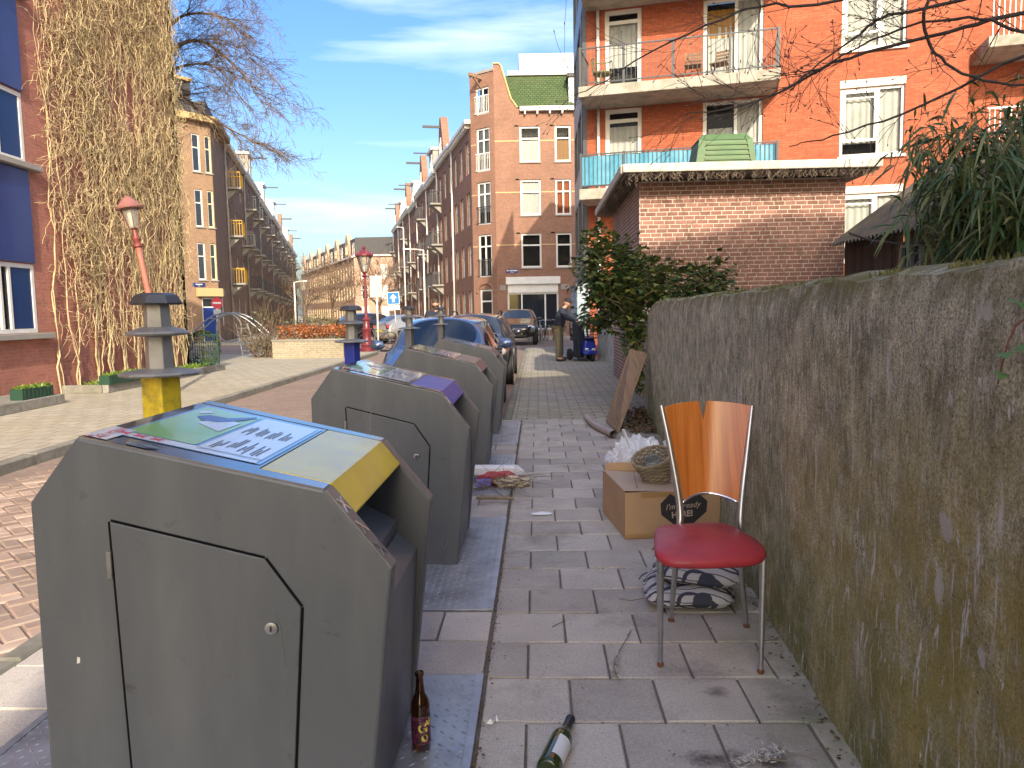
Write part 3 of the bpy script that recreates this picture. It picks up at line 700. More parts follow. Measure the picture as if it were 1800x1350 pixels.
B().add([(-0.782, -0.0012, 0.525), (-0.774, -0.0012, 0.528), (-0.773, -0.0012, 0.541), (-0.780, -0.0012, 0.544)], [(0, 1, 2, 3)]).build('paint_chip', M_chip, b1)
# scratches on the second and third containers
M_scratch = mat('scratch', (0.42, 0.41, 0.40), rough=0.5)
def scratch(parent, pts, w=0.0016, y=-0.0062):
    b = B(); P_ = [Vector((x, y, z)) for x, z in pts]; b.tube(P_, [w * 0.4] + [w] * (len(P_) - 2) + [w * 0.3], 3, flat=0.3); b.build('scratch', M_scratch, parent)
scratch(BINS[1], [(-0.56, 1.03), (-0.575, 0.97), (-0.578, 0.92), (-0.57, 0.865)]); scratch(BINS[1], [(-0.57, 0.86), (-0.565, 0.79), (-0.545, 0.77), (-0.545, 0.84), (-0.535, 0.87), (-0.525, 0.80), (-0.52, 0.76)])
scratch(BINS[1], [(-0.12, 0.62), (-0.122, 0.5), (-0.118, 0.4), (-0.12, 0.3)], 0.0022); scratch(BINS[1], [(-0.125, 0.24), (-0.12, 0.18)], 0.002)
scratch(BINS[1], [(-0.47, 0.66), (-0.465, 0.62), (-0.462, 0.65), (-0.455, 0.60)], 0.002); scratch(BINS[1], [(-0.155, 0.19), (-0.17, 0.12), (-0.15, 0.10), (-0.13, 0.16)], 0.002)
scratch(BINS[2], [(-0.55, 0.93), (-0.52, 0.98)], 0.003); scratch(BINS[2], [(-0.15, 0.72), (-0.155, 0.60), (-0.15, 0.55)], 0.003)
scratch(BINS[0], [(-0.281, 0.66), (-0.272, 0.60), (-0.268, 0.555), (-0.262, 0.52)], 0.0018)

# ------------------------------------------------------------------ vent posts behind the containers
M_zinc = mat('weathered_zinc', (0.32, 0.31, 0.29), (0.20, 0.195, 0.185), 9, 0.5, metal=0.4, bmp=0.3, bscale=45, dirt=(0.34, 0.33, 0.29), dscale=11, damt=0.6)
M_zinc_d = mat('dark_zinc', (0.10, 0.105, 0.11), (0.06, 0.062, 0.066), 7, 0.4, metal=0.5, bmp=0.3, bscale=35, dirt=(0.25, 0.24, 0.22), dscale=9, damt=0.4)
M_post_y = mat('post_yellow', (0.80, 0.60, 0.012), (0.70, 0.52, 0.02), 5, 0.45, dirt=(0.10, 0.08, 0.04), dscale=14, damt=0.8)
M_post_b = mat('post_blue', (0.015, 0.03, 0.27), (0.02, 0.045, 0.33), 5, 0.4)
M_post_g = mat('post_grey', (0.20, 0.205, 0.205), (0.13, 0.135, 0.14), 9, 0.5, metal=0.5)
def vent_post(x, y, ztop, w, m_base, label):
    e = empty('vent_post', (x, y, 0), R(-20), label, 'vent post', 'vent posts behind the containers')
    k = w / 0.1; n = 8
    z0 = ztop - 0.305 * k
    boxo('base_post', m_base, e, -w*0.48, w*0.48, -w*0.48, w*0.48, -0.05, z0 + .004, 0.006 * k)
    L = lambda pr, nm, mt, nn=n, ph=0.5: B().lathe(pr, nn, ph=ph).build(nm, mt, e, bevel=0.002 * k)
    L([(0.02*k, z0), (0.138*k, z0 + 0.002*k), (0.145*k, z0 + 0.010*k), (0.138*k, z0 + 0.017*k), (0.06*k, z0 + 0.030*k)], 'lower_disc', M_zinc, 10)
    L([(0.050*k, z0 + 0.028*k), (0.047*k, z0 + 0.155*k)], 'lower_shaft', M_zinc, 6)
    L([(0.048*k, z0 + 0.145*k), (0.106*k, z0 + 0.152*k), (0.112*k, z0 + 0.158*k), (0.104*k, z0 + 0.166*k), (0.056*k, z0 + 0.182*k)], 'middle_disc', M_zinc, 10)
    L([(0.049*k, z0 + 0.18*k), (0.044*k, z0 + 0.265*k)], 'upper_shaft', M_zinc, 6)
    L([(0.04*k, z0 + 0.262*k), (0.090*k, z0 + 0.262*k), (0.096*k, z0 + 0.268*k), (0.078*k, z0 + 0.296*k), (0.055*k, z0 + 0.305*k)], 'cap', M_zinc_d, 8)
    return e
vent_post(-1.275, 2.78, 1.49, 0.098, M_post_y, 'grey tiered vent post on a bright yellow foot behind the nearest container')
vent_post(-1.078, 5.2, 1.463, 0.082, M_post_b, 'grey tiered vent post on a deep blue foot behind the purple-flap container')
vent_post(-0.975, 7.38, 1.474, 0.072, M_post_g, 'thin grey tiered vent post before the left side of the blue car windscreen')
vent_post(-0.872, 9.62, 1.475, 0.072, M_post_g, 'thin grey tiered vent post before the middle of the blue car windscreen')

# ------------------------------------------------------------------ dining chair
M_wood = None
def woodmat(name, c1, c2, c3, sx=30, rough=0.25, coat=0.35):
    m, t, b = newmat(name); MATS[name] = m
    tc = N(t, 'ShaderNodeTexCoord'); v = mapping(t, tc.outputs['Object'], (sx, 2, 1.0))
    f = nzt(t, v, 1.0, 6, 0.6, 0.6); col = ramp(t, f, [(0.3, c1), (0.5, c2), (0.72, c3)])
    f2 = nzt(t, mapping(t, tc.outputs['Object'], (sx * 7, 4, 3)), 1.0, 4, 0.6); col = mixc(t, 1.0, col, ramp(t, f2, [(0.3, 0.85), (0.7, 1.1)]), 'MULTIPLY')
    t.links.new(col, b.inputs['Base Color']); b.inputs['Roughness'].default_value = rough; b.inputs['Coat Weight'].default_value = coat; b.inputs['Coat Roughness'].default_value = 0.22
    return m
M_wood = woodmat('cherry_veneer', (0.42, 0.115, 0.018), (0.54, 0.165, 0.028), (0.60, 0.21, 0.045))
M_tube = mat('satin_chrome_tube', (0.50, 0.50, 0.51), (0.42, 0.42, 0.43), 8, 0.30, metal=0.9, rvar=0.08)
M_rust = mat('rusty_foot', (0.16, 0.06, 0.025), (0.09, 0.04, 0.02), 60, 0.9)
M_leather = mat('red_leatherette', (0.33, 0.025, 0.036), (0.39, 0.04, 0.05), 4, 0.42, spec=0.45, bmp=0.15, bscale=350, bdist=0.002, dirt=(0.10, 0.02, 0.03), dscale=9, damt=0.45)
ch = empty('dining_chair', (0.812, 2.95, 0.0), R(4), 'wooden-back dining chair with a dark red seat and silver legs', 'chair')
# local: front towards -y
FL, FR_, BL, BR = (-0.192, -0.10), (0.182, -0.11), (-0.075, 0.36), (0.215, 0.33)
fl = (-0.205, -0.115); fr_ = (0.165, -0.135)
def leg(p_top, p_bot, r0, r1, name='front_leg'):
    pts = [Vector(p_top).lerp(Vector(p_bot), k / 6) for k in range(7)]
    o = B().tube(pts, [r0 + (r1 - r0) * k / 6 for k in range(7)], 14).build(name, M_tube, ch, auto=True)
    f = B().lathe([(r1 * 1.25, 0), (r1 * 1.45, 0.005), (r1 * 1.35, 0.012), (r1 * 1.05, 0.016)], 12, c=(p_bot[0], p_bot[1], 0.0)).build('rusty_foot', M_rust, o)
    return o
leg((-0.258, -0.055, 0.44), (-0.248, -0.020, 0.014), 0.0155, 0.0095)
leg((0.142, -0.075, 0.44), (0.118, -0.120, 0.014), 0.0155, 0.0095)
# rear legs run up into the back posts, one bent tube each
def rear(pts, name='rear_leg_post'):
    P_ = [Vector(p) for p in pts]; sm = []
    for i in range(len(P_) - 1):
        for k in range(6):
            t = k / 6; p0 = P_[max(i - 1, 0)]; p1 = P_[i]; p2 = P_[i + 1]; p3 = P_[min(i + 2, len(P_) - 1)]
            sm.append(0.5 * ((2 * p1) + (p2 - p0) * t + (2 * p0 - 5 * p1 + 4 * p2 - p3) * t * t + (3 * p1 - p0 - 3 * p2 + p3) * t ** 3))
    sm.append(P_[-1])
    rs = [0.0095 + 0.006 * min(1, max(0, s.z / 0.42)) - 0.005 * max(0, (s.z - 0.62) / 0.38) for s in sm]
    o = B().tube(sm, rs, 14).build(name, M_tube, ch, auto=True)
    B().lathe([(0.013, 0), (0.0145, 0.006), (0.012, 0.014)], 12, c=(sm[0].x, sm[0].y, 0)).build('rusty_foot', M_rust, o)
    return o
rear([(-0.085, 0.405, 0.012), (-0.085, 0.345, 0.25), (-0.085, 0.285, 0.44), (-0.078, 0.30, 0.56), (-0.106, 0.335, 0.78), (-0.139, 0.375, 0.985)])
rear([(0.225, 0.305, 0.012), (0.195, 0.29, 0.25), (0.178, 0.265, 0.44), (0.186, 0.28, 0.56), (0.222, 0.315, 0.78), (0.256, 0.35, 0.975)])
# backrest: bowed veneer, wider at the top, V notch in the top edge
def back_pt(u, v, off=0.0):
    """u -1..1 across, v 0..1 up"""
    zl = 0.575 + 0.405 * v; zr = 0.568 + 0.405 * v
    hw = 0.118 + 0.070 * v; cx = 0.056 + 0.006 * v; cy = 0.295 + 0.062 * v - 0.015 * u
    z = 0.572 + 0.405 * v + 0.028 * (1 - u * u) * (1 - v) + 0.018 * (1 - u * u) * v
    return Vector((cx + hw * u, cy + 0.055 * (1 - u * u) + off, z))
b = B(); nu, nv = 80, 20
def notch(u): return 1.0 - 0.21 * max(0.0, 1 - abs(u + 0.025) / 0.10)
for off in (0.0, 0.011):
    base = len(b.v)
    for j in range(nv + 1):
        for i in range(nu + 1):
            u = -1 + 2 * i / nu; b.v.append(tuple(back_pt(u, notch(u) * j / nv, off)))
    for j in range(nv):
        for i in range(nu):
            f = (base + j*(nu+1) + i, base + j*(nu+1) + i + 1, base + (j+1)*(nu+1) + i + 1, base + (j+1)*(nu+1) + i)
            b.f.append(f if off == 0 else f[::-1]); b.m.append(0)
st = (nu + 1) * (nv + 1)
for j in (0, nv):
    for i in range(nu):
        a = j * (nu + 1) + i; b.f.append((a, a + 1, a + 1 + st, a + st) if j else (a + 1, a, a + st, a + 1 + st)); b.m.append(0)
for i in (0, nu):
    for j in range(nv):
        a = j * (nu + 1) + i; b.f.append((a, a + nu + 1, a + nu + 1 + st, a + st) if i == 0 else (a + nu + 1, a, a + st, a + nu + 1 + st)); b.m.append(0)
b.build('backrest', M_wood, ch, auto=True)
rail = [back_pt(-1.02 + 2.04 * k / 14, -0.012, 0.004) for k in range(15)]
B().tube(rail, 0.006, 8).build('back_rail', mat('bright_chrome', (0.8, 0.8, 0.8), rough=0.15, metal=1.0), ch, smooth=True)
# seat: domed, rounded front, narrower at the back
def seat_pt(a, k):
    """a angle, k 0..1 from centre to rim"""
    ca, sa = math.cos(a), math.sin(a); n = 4.6
    rr = (abs(ca) ** n + abs(sa) ** n) ** (-1 / n)
    x = rr * ca * k; y = rr * sa * k
    wy = 0.224 - 0.070 * (y + 1) / 2 * 1.0
    front_bow = -0.018 * (1 - x * x) if y < 0 else 0
    return Vector((-0.058 + 0.036 * (y + 1) / 2 + (wy + 0.010) * x + 0.0, 0.105 + 0.215 * y + front_bow * min(1, -y), 0))
b = B(); na, nk = 56, 10
rings = [(k / nk, 0.505 - 0.034 * (k / nk) ** 2.4) for k in range(1, nk + 1)] + [(1.012, 0.462), (1.012, 0.45), (0.99, 0.441), (0.93, 0.438)]
b.v.append((seat_pt(0, 0).x, seat_pt(0, 0).y, 0.505))
for (k, z) in rings:
    for j in range(na):
        p_ = seat_pt(2 * math.pi * j / na, k); fy = -0.016 * max(0, -(p_.y - 0.105) / 0.215) ** 2
        b.v.append((p_.x, p_.y, z + fy + 0.004 * noise.noise(Vector((p_.x * 9, p_.y * 9, 2)))))
for j in range(na): b.f.append((0, 1 + j, 1 + (j + 1) % na)); b.m.append(0)
for r_ in range(len(rings) - 1):
    for j in range(na):
        a0 = 1 + r_ * na; b.f.append((a0 + j, a0 + na + j, a0 + na + (j + 1) % na, a0 + (j + 1) % na)); b.m.append(0)
b.f.append(tuple(1 + (len(rings) - 1) * na + j for j in range(na))); b.m.append(0)
b.build('seat', M_leather, ch, smooth=True, fixn=True)
B().tube([(-0.23, -0.04, 0.432), (-0.092, 0.285, 0.432)], 0.009, 8).build('side_rail', M_tube, ch, smooth=True)
B().tube([(0.13, -0.06, 0.432), (0.165, 0.265, 0.432)], 0.009, 8).build('side_rail', M_tube, ch, smooth=True)
# ------------------------------------------------------------------ building helpers (walls: own x to the right seen from outside, outside is -y)
def facade(name, m, parent, W, H, holes, depth=0.10, x0=0.0, z0=0.0, back=None):
    xs = sorted({x0, x0 + W} | {h[0] for h in holes} | {h[1] for h in holes}); zs = sorted({z0, z0 + H} | {h[2] for h in holes} | {h[3] for h in holes})
    b = B()
    for i in range(len(xs) - 1):
        for j in range(len(zs) - 1):
            cx, cz = (xs[i] + xs[i+1]) / 2, (zs[j] + zs[j+1]) / 2
            if any(h[0] < cx < h[1] and h[2] < cz < h[3] for h in holes): continue
            b.add([(xs[i], 0, zs[j]), (xs[i+1], 0, zs[j]), (xs[i+1], 0, zs[j+1]), (xs[i], 0, zs[j+1])], [(0, 1, 2, 3)])
    for (a, c, e, f) in holes:
        b.add([(a, 0, e), (c, 0, e), (c, 0, f), (a, 0, f), (a, depth, e), (c, depth, e), (c, depth, f), (a, depth, f)], [(0, 4, 5, 1), (1, 5, 6, 2), (2, 6, 7, 3), (3, 7, 4, 0)])
    if back: b.box(x0 + 0.001, x0 + W - 0.001, depth + 0.35, back, z0, z0 + H - 0.01)
    return b.build(name, m, parent)

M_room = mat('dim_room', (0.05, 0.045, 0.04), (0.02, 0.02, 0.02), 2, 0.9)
def window(parent, x0, x1, z0, z1, fm=None, depth=0.10, fw=0.07, mull=(), trans=(), pane=None, curtain=None, sill=None, name='window', room=True, y=0.0, cm=None):
    fm = fm or M_white; yy = y + depth; b = B(); d0, d1 = yy - 0.045, yy + 0.03
    b.box(x0, x0 + fw, d0, d1, z0, z1); b.box(x1 - fw, x1, d0, d1, z0, z1); b.box(x0 + fw, x1 - fw, d0, d1, z0, z0 + fw); b.box(x0 + fw, x1 - fw, d0, d1, z1 - fw, z1)
    mx = [x0 + (x1 - x0) * k for k in mull]; tz = [z0 + (z1 - z0) * k for k in trans]; hw = fw * 0.42
    for x in mx: b.box(x - hw, x + hw, d0 + 0.004, d1 - 0.002, z0 + fw, z1 - fw)
    for z in tz: b.box(x0 + fw, x1 - fw, d0 + 0.008, d1 - 0.004, z - hw, z + hw)
    w = b.build(name, fm, parent)
    xe = [x0 + fw * .5] + mx + [x1 - fw * .5]; ze = [z0 + fw * .5] + tz + [z1 - fw * .5]
    for i in range(len(xe) - 1):
        for j in range(len(ze) - 1):
            B().add([(xe[i], yy, ze[j]), (xe[i+1], yy, ze[j]), (xe[i+1], yy, ze[j+1]), (xe[i], yy, ze[j+1])], [(0, 1, 2, 3)]).build('pane', pane or M_glass_dark, w)
    if curtain:
        cw = (x1 - x0); n = max(10, int(cw / 0.03))
        for (a, c, lo, hi) in curtain:
            ph = rnd.random() * 6
            B().grid(lambda u, v: (x0 + cw * (a + (c - a) * u), yy + 0.07 + 0.016 * math.sin(u * (c - a) * cw * 42 + ph + 1.3 * math.sin(u * 7)), z0 + (z1 - z0) * (lo + (hi - lo) * v)), n, 1).build('curtain', cm or M_curtain, w, smooth=True)
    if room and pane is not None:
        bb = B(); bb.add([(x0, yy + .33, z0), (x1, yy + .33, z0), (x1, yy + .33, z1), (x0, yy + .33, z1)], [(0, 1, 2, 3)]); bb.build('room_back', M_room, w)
    if sill: boxo('sill', sill, w, x0 - 0.05, x1 + 0.05, y - 0.07, yy - 0.046, z0 - 0.07, z0 - 0.001)
    return w

def place_child(o, parent, world_m):
    o.parent = parent; pm = Matrix.Translation(parent.location) @ parent.rotation_euler.to_matrix().to_4x4()
    o.matrix_basis = pm.inverted() @ world_m

def side_frame(name, parent, loc, ang):
    e = bpy.data.objects.new(name, None); link(e, parent)
    place_child(e, parent, Matrix.Translation(loc) @ Matrix.Rotation(ang, 4, 'Z')); return e

def adopt(frame, parent):
    """hand a frame's parts over to the thing itself, so that nothing lies a level too deep"""
    for o in [k for k in ALL if k.parent == frame]:
        m = frame.matrix_basis @ o.matrix_basis; o.parent = parent; o.matrix_basis = m
    ALL.remove(frame); bpy.data.objects.remove(frame)

def balcony(parent, x0, x1, dep, zs, zt, zr, bar_mat, slab_mat, posts=(), gap=0.115, tarp=None, barw=0.014):
    """slab with bar railing on the outside of a wall; returns the slab"""
    s = boxo('balcony_slab', slab_mat, parent, x0, x1, -dep, -0.002, zs, zt, 0.015)
    yo = -dep + 0.05; r_ = B()
    r_.box(x0 + .03, x1 - .03, yo - .02, yo + .02, zr - .035, zr); r_.box(x0 + .03, x1 - .03, yo - .012, yo + .012, zt + .07, zt + .10)
    for x in (x0 + .05, x1 - .05): r_.box(x - .02, x + .02, yo, -0.01, zr - .034, zr - .001); r_.box(x - .012, x + .012, yo, -0.01, zt + .072, zt + .098)
    rl = r_.build('railing', bar_mat, s)
    pm = B().box(-barw/2, barw/2, -barw/2, barw/2, zt + .099, zr - .036).mesh('railing_bar', bar_mat)
    x = x0 + 0.05 + gap
    while x < x1 - 0.06:
        mesh_obj('railing_bar', pm, s, (x, yo, 0)); x += gap
    n = int((dep - .1) / gap)
    for q in (x0 + .05, x1 - .05):
        for k in range(1, n + 1): mesh_obj('railing_bar', pm, s, (q, yo + k * gap, 0))
    for x in posts: boxo('railing_post', bar_mat, s, x - .03, x + .03, yo - .028, yo + .028, zt - .15, zr + .02)
    if tarp:
        def sheet(u, v): 
            x = x0 + .06 + (x1 - x0 - .12) * u
            return (x, yo + 0.03 + 0.012 * math.sin(x * 9) + 0.01 * noise.noise(Vector((x * 3, v * 3, 1))), zt + .06 + (zr - .05 - zt - .06) * v)
        B().grid(sheet, 90, 8).build('blue_tarpaulin', tarp, s, smooth=True)
        B().grid(lambda u, v: (x0 + .065, -0.03 + (yo + .06) * (1 - u) * 1.0 + 0.01 * math.sin(u * 12), zt + .06 + (zr - .05 - zt - .06) * v), 20, 4).build('blue_tarpaulin', tarp, s, smooth=True)
    return s

# ------------------------------------------------------------------ orange brick flats
M_orange = brickmat('orange_brick', (0.43, 0.125, 0.062), (0.31, 0.083, 0.040), (0.25, 0.085, 0.05), 0.22, 0.0625, 0.009, dirt=(0.25, 0.07, 0.036), damt=0.7, strength=0.35)
M_grey_frame = mat('anthracite_frame', (0.06, 0.065, 0.072), rough=0.4)
M_tarp = mat('blue_tarpaulin', (0.045, 0.22, 0.34), (0.08, 0.29, 0.40), 5, 0.45)
M_slab = mat('balcony_concrete', (0.40, 0.37, 0.31), (0.30, 0.28, 0.24), 3, 0.9, bmp=0.3, bscale=30, dirt=(0.12, 0.12, 0.07), dscale=2.5, damt=0.75)
M_lintel = mat('pale_lintel', (0.62, 0.58, 0.50), (0.52, 0.48, 0.42), 3, 0.85)
M_ocurt = mat('orange_curtain', (0.55, 0.26, 0.05), rough=0.9)
ob = empty('apartment_building', (2.3, 23.0, 0), R(-15), 'orange brick flats with white windows and long balconies', 'building')
holes = []
for z in (2.62, 5.40, 8.18, 10.96): holes.append((6.88, 8.46, z, z + 1.80))
for z in (4.78, 7.52, 10.28): holes += [(0.55, 1.60, z, z + 2.40), (3.30, 4.90, z, z + 2.38)]
holes.append((6.88, 8.46, 0.3, 1.7))
facade('front_wall', M_orange, ob, 9.95, 14.5, holes, 0.10)
for i, z in enumerate((2.62, 5.40, 8.18, 10.96)):
    window(ob, 6.88, 8.46, z, z + 1.80, M_white, 0.10, 0.075, mull=(0.60,), trans=(), pane=M_glass, curtain=[(0.02, 0.58, 0.2, 0.97), (0.62, 0.98, 0.03, 0.97)] if i != 2 else [(0.05, 0.98, 0.02, 0.97)], sill=M_white)
    # opening light on the left half, with a low fixed pane below
    w = B(); x0, x1, z0, z1 = 6.96, 7.79, z + 0.40, z + 1.72
    for (a, c, e, f) in ((x0, x0 + .06, z0, z1), (x1 - .06, x1, z0, z1), (x0 + .06, x1 - .06, z0, z0 + .06), (x0 + .06, x1 - .06, z1 - .06, z1), (x0, x1, z1 - .20, z1 - .17)): w.box(a, c, 0.03, 0.054, e, f)
    w.build('casement', M_white, ob)
    boxo('lintel', M_lintel, ob, 6.86, 8.48, -0.015, 0.06, z + 1.803, z + 2.0)
for i, z in enumerate((4.78, 7.52, 10.28)):
    window(ob, 0.55, 1.60, z, z + 2.40, M_white, 0.10, 0.12, trans=(0.86,), pane=M_glass, curtain=[(0.1, 0.9, 0.02, 0.8)] if i == 0 else [(0.1, 0.9, 0.35, 0.85)], name='balcony_door')
    window(ob, 3.30, 4.90, z, z + 2.38, M_white, 0.10, 0.10, mull=(0.55,), pane=M_glass, curtain=[(0.08, 0.5, 0.02, 0.7), (0.56, 0.95, 0.0, 0.97)], name='balcony_door')
    if i == 1: B().grid(lambda u, v: (3.42 + 0.72 * u, 0.165 + 0.015 * math.sin(u * 30), 8.9 + 0.75 * v), 24, 1).build('orange_curtain', M_ocurt, ob, smooth=True)
bl = [balcony(ob, 0.02, 5.25, 1.45, 4.45, 4.74, 5.68, M_grey_frame, M_slab, (0.07, 1.25, 5.20), tarp=M_tarp),
      balcony(ob, 0.02, 5.25, 1.45, 7.20, 7.48, 8.50, M_grey_frame, M_slab, (0.07, 1.25, 2.55, 4.0, 5.20)),
      balcony(ob, 0.02, 5.25, 1.45, 9.95, 10.23, 11.25, M_grey_frame, M_slab, (0.07, 2.55, 5.20))]
B().tube([(0.36, -0.06, 0), (0.36, -0.06, 4.44)], 0.045, 10).build('drainpipe', M_white, ob, smooth=True)
B().tube([(0.36, -0.06, 4.75), (0.36, -0.06, 7.19)], 0.045, 10).build('drainpipe', M_white, ob, smooth=True)
B().tube([(0.36, -0.06, 7.49), (0.36, -0.06, 9.94)], 0.045, 10).build('drainpipe', M_white, ob, smooth=True)
# side wall towards the street: dark glazed strip
fr = side_frame('side', ob, (2.62, 31.0, 0), math.atan2(-8.0, -0.32))
hs = [(0.25 + 2.6 * k, 2.55 + 2.6 * k, z, z + 1.75) for k in range(3) for z in (0.7, 3.5, 6.25, 9.0, 11.7)]
M_panel = mat('grey_cladding', (0.11, 0.12, 0.13), (0.085, 0.09, 0.10), 2, 0.4)
facade('side_cladding', M_panel, fr, 8.0, 14.5, hs, 0.06)
for (a, c, e, f) in hs: window(fr, a, c, e, f, M_grey_frame, 0.06, 0.06, mull=(0.5,), name='side_window')
adopt(fr, ob)
B().add([(0.0, 0.0, 14.5), (9.95, 0, 14.5), (14, 9, 14.5), (0, 9, 14.5)], [(0, 1, 2, 3)]).build('flat_roof', M_panel, ob)
boxo('corner_post', M_grey_frame, ob, -0.10, 0.02, -0.02, 0.12, 0, 14.6)
# set-back bay farther right, with its own balcony
rb = B(); rb.box(9.955, 16.5, 0.95, 1.3, 0, 14.5); rb.add([(9.953, 0, 0), (9.953, 0.95, 0), (9.953, 0.95, 14.5), (9.953, 0, 14.5)], [(0, 1, 2, 3)]); rb.build('recessed_wall', M_orange, ob)
window(ob, 11.55, 13.3, 4.9, 7.9, M_white, 0.0, 0.09, mull=(0.5,), pane=M_glass, curtain=[(0.05, 0.95, 0, 1)], y=0.945, name='recessed_window', room=False)
window(ob, 11.55, 13.3, 8.2, 10.6, M_white, 0.0, 0.09, mull=(0.5,), pane=M_glass, curtain=[(0.05, 0.95, 0, 1)], y=0.945, name='recessed_window', room=False)
for (za, zb, zr) in ((4.95, 5.2, 6.3), (7.75, 8.02, 9.05)):
    boxo('balcony_slab', M_slab, ob, 10.2, 15, -0.6, 0.945, za, zb, 0.015)
    rl = B(); rl.box(10.25, 15, -0.56, -0.52, zr - .04, zr)
    rl.build('railing', M_galv, ob)
    pm = B().box(-.01, .01, -.01, .01, zb, zr - .04).mesh('railing_bar', M_galv)
    for k in range(36): mesh_obj('railing_bar', pm, ob, (10.3 + k * .12, -0.54, 0))
# things on the first balcony
M_teak = mat('weathered_teak', (0.24, 0.15, 0.085), (0.16, 0.10, 0.06), 8, 0.8)
M_wicker = mat('green_wicker', (0.20, 0.19, 0.08), (0.13, 0.12, 0.05), 20, 0.8)
def obw(x, y, z=0): return ob.matrix_basis @ Vector((x, y, z))
ob_m = Matrix.Translation(ob.location) @ ob.rotation_euler.to_matrix().to_4x4()
def garden_chair(x, y, rz, label, group=None):
    q = ob_m @ Vector((x, y, 7.48)); e = empty('garden_chair', q, rz, label, 'chair', group)
    for k in range(5): boxo('seat_slat', M_teak, e, -.22, .22, -.22 + k*.09, -.15 + k*.09, .40, .42)
    for sx in (-.2, .2):
        B().bar((sx, -.2, 0), (sx, .18, .41), .03).build('leg', M_teak, e); B().bar((sx, .2, 0), (sx, -.18, .41), .03).build('leg', M_teak, e)
        B().bar((sx, .17, .40), (sx, .27, .86), .03).build('back_post', M_teak, e)
    for k in range(4): boxo('back_slat', M_teak, e, -.2, .2, .19 + k*.022, .205 + k*.022, .50 + k*.09, .56 + k*.09)
    return e
garden_chair(3.05, -0.9, R(-15), 'wooden slatted folding chair on the upper balcony, left of the pair')
garden_chair(3.75, -0.85, R(-35), 'wooden slatted folding chair on the upper balcony, right of the pair')
q = ob_m @ Vector((0.62, -1.0, 7.48)); e = empty('wicker_chair', q, R(25), 'round green wicker chair at the left end of the upper balcony', 'chair')
B().lathe([(.05, .34), (.24, .38), (.27, .42), (.24, .44)], 18).build('seat', M_wicker, e, smooth=True)
for j in range(9):
    a = R(-10 + 25 * j); B().tube([(.25*math.cos(a), .25*math.sin(a), .42), (.30*math.cos(a), .30*math.sin(a), .62), (.29*math.cos(a), .29*math.sin(a), .78)], .012, 5).build('back_rod', M_wicker, e)
B().tube([(.29*math.cos(R(-10+20*j)), .29*math.sin(R(-10+20*j)), .78) for j in range(11)], .018, 6).build('back_rim', M_wicker, e)
for sx, sy in ((-.17, -.17), (.17, -.17), (-.17, .17), (.17, .17)): B().tube([(sx, sy, 0), (sx*.8, sy*.8, .38)], .014, 5).build('leg', M_wicker, e)

# ------------------------------------------------------------------ Amsterdam brick terraces
M_rbrick = brickmat('red_brown_brick', (0.315, 0.15, 0.095), (0.25, 0.12, 0.078), (0.23, 0.165, 0.125), 0.22, 0.0625, 0.010, dirt=(0.14, 0.075, 0.05), damt=0.5, strength=0.3)
M_dbrick = brickmat('dark_brown_brick', (0.27, 0.165, 0.11), (0.215, 0.135, 0.09), (0.22, 0.17, 0.13), 0.22, 0.0625, 0.010, dirt=(0.09, 0.06, 0.045), damt=0.5, strength=0.3)
M_tbrick = brickmat('tan_brick', (0.38, 0.235, 0.14), (0.31, 0.19, 0.115), (0.25, 0.18, 0.12), 0.22, 0.0625, 0.010, dirt=(0.17, 0.10, 0.06), damt=0.5, strength=0.4)
M_pbrick = brickmat('far_pink_brick', (0.50, 0.32, 0.23), (0.44, 0.28, 0.20), (0.40, 0.31, 0.24), 0.22, 0.0625, 0.010, dirt=(0.32, 0.21, 0.15), damt=0.4, strength=0.2)
M_band = mat('yellow_brick_band', (0.50, 0.36, 0.17), rough=0.9)
M_groof = brickmat('green_roof_tiles', (0.075, 0.115, 0.04), (0.055, 0.09, 0.035), (0.03, 0.045, 0.02), 0.22, 0.14, 0.02, dirt=(0.10, 0.10, 0.05), damt=0.5, strength=0.6)
M_roof = mat('slate_roof', (0.075, 0.07, 0.07), (0.05, 0.048, 0.05), 6, 0.7)
M_bal = mat('balcony_iron', (0.05, 0.055, 0.06), rough=0.5)
M_stone = mat('grey_stone', (0.32, 0.30, 0.27), (0.25, 0.235, 0.21), 3, 0.9)

def text_plate(parent, x, z, w, h, y, words):
    pl_ = boxo('street_name_plate', mat('name_plate_blue', (0.02, 0.03, 0.16), rough=0.35), parent, x, x + w, y - 0.02, y, z, z + h)
    text_mesh('plate_text', words[0], M_white, h * 0.42, pl_, (x + w / 2, y - 0.021, z + h * 0.52), (1, 0, 0), (0, 0, 1), 0.002, 'CENTER', bold=0.006)
    text_mesh('plate_text', words[1], M_white, h * 0.28, pl_, (x + w / 2, y - 0.021, z + h * 0.16), (1, 0, 0), (0, 0, 1), 0.002, 'CENTER')

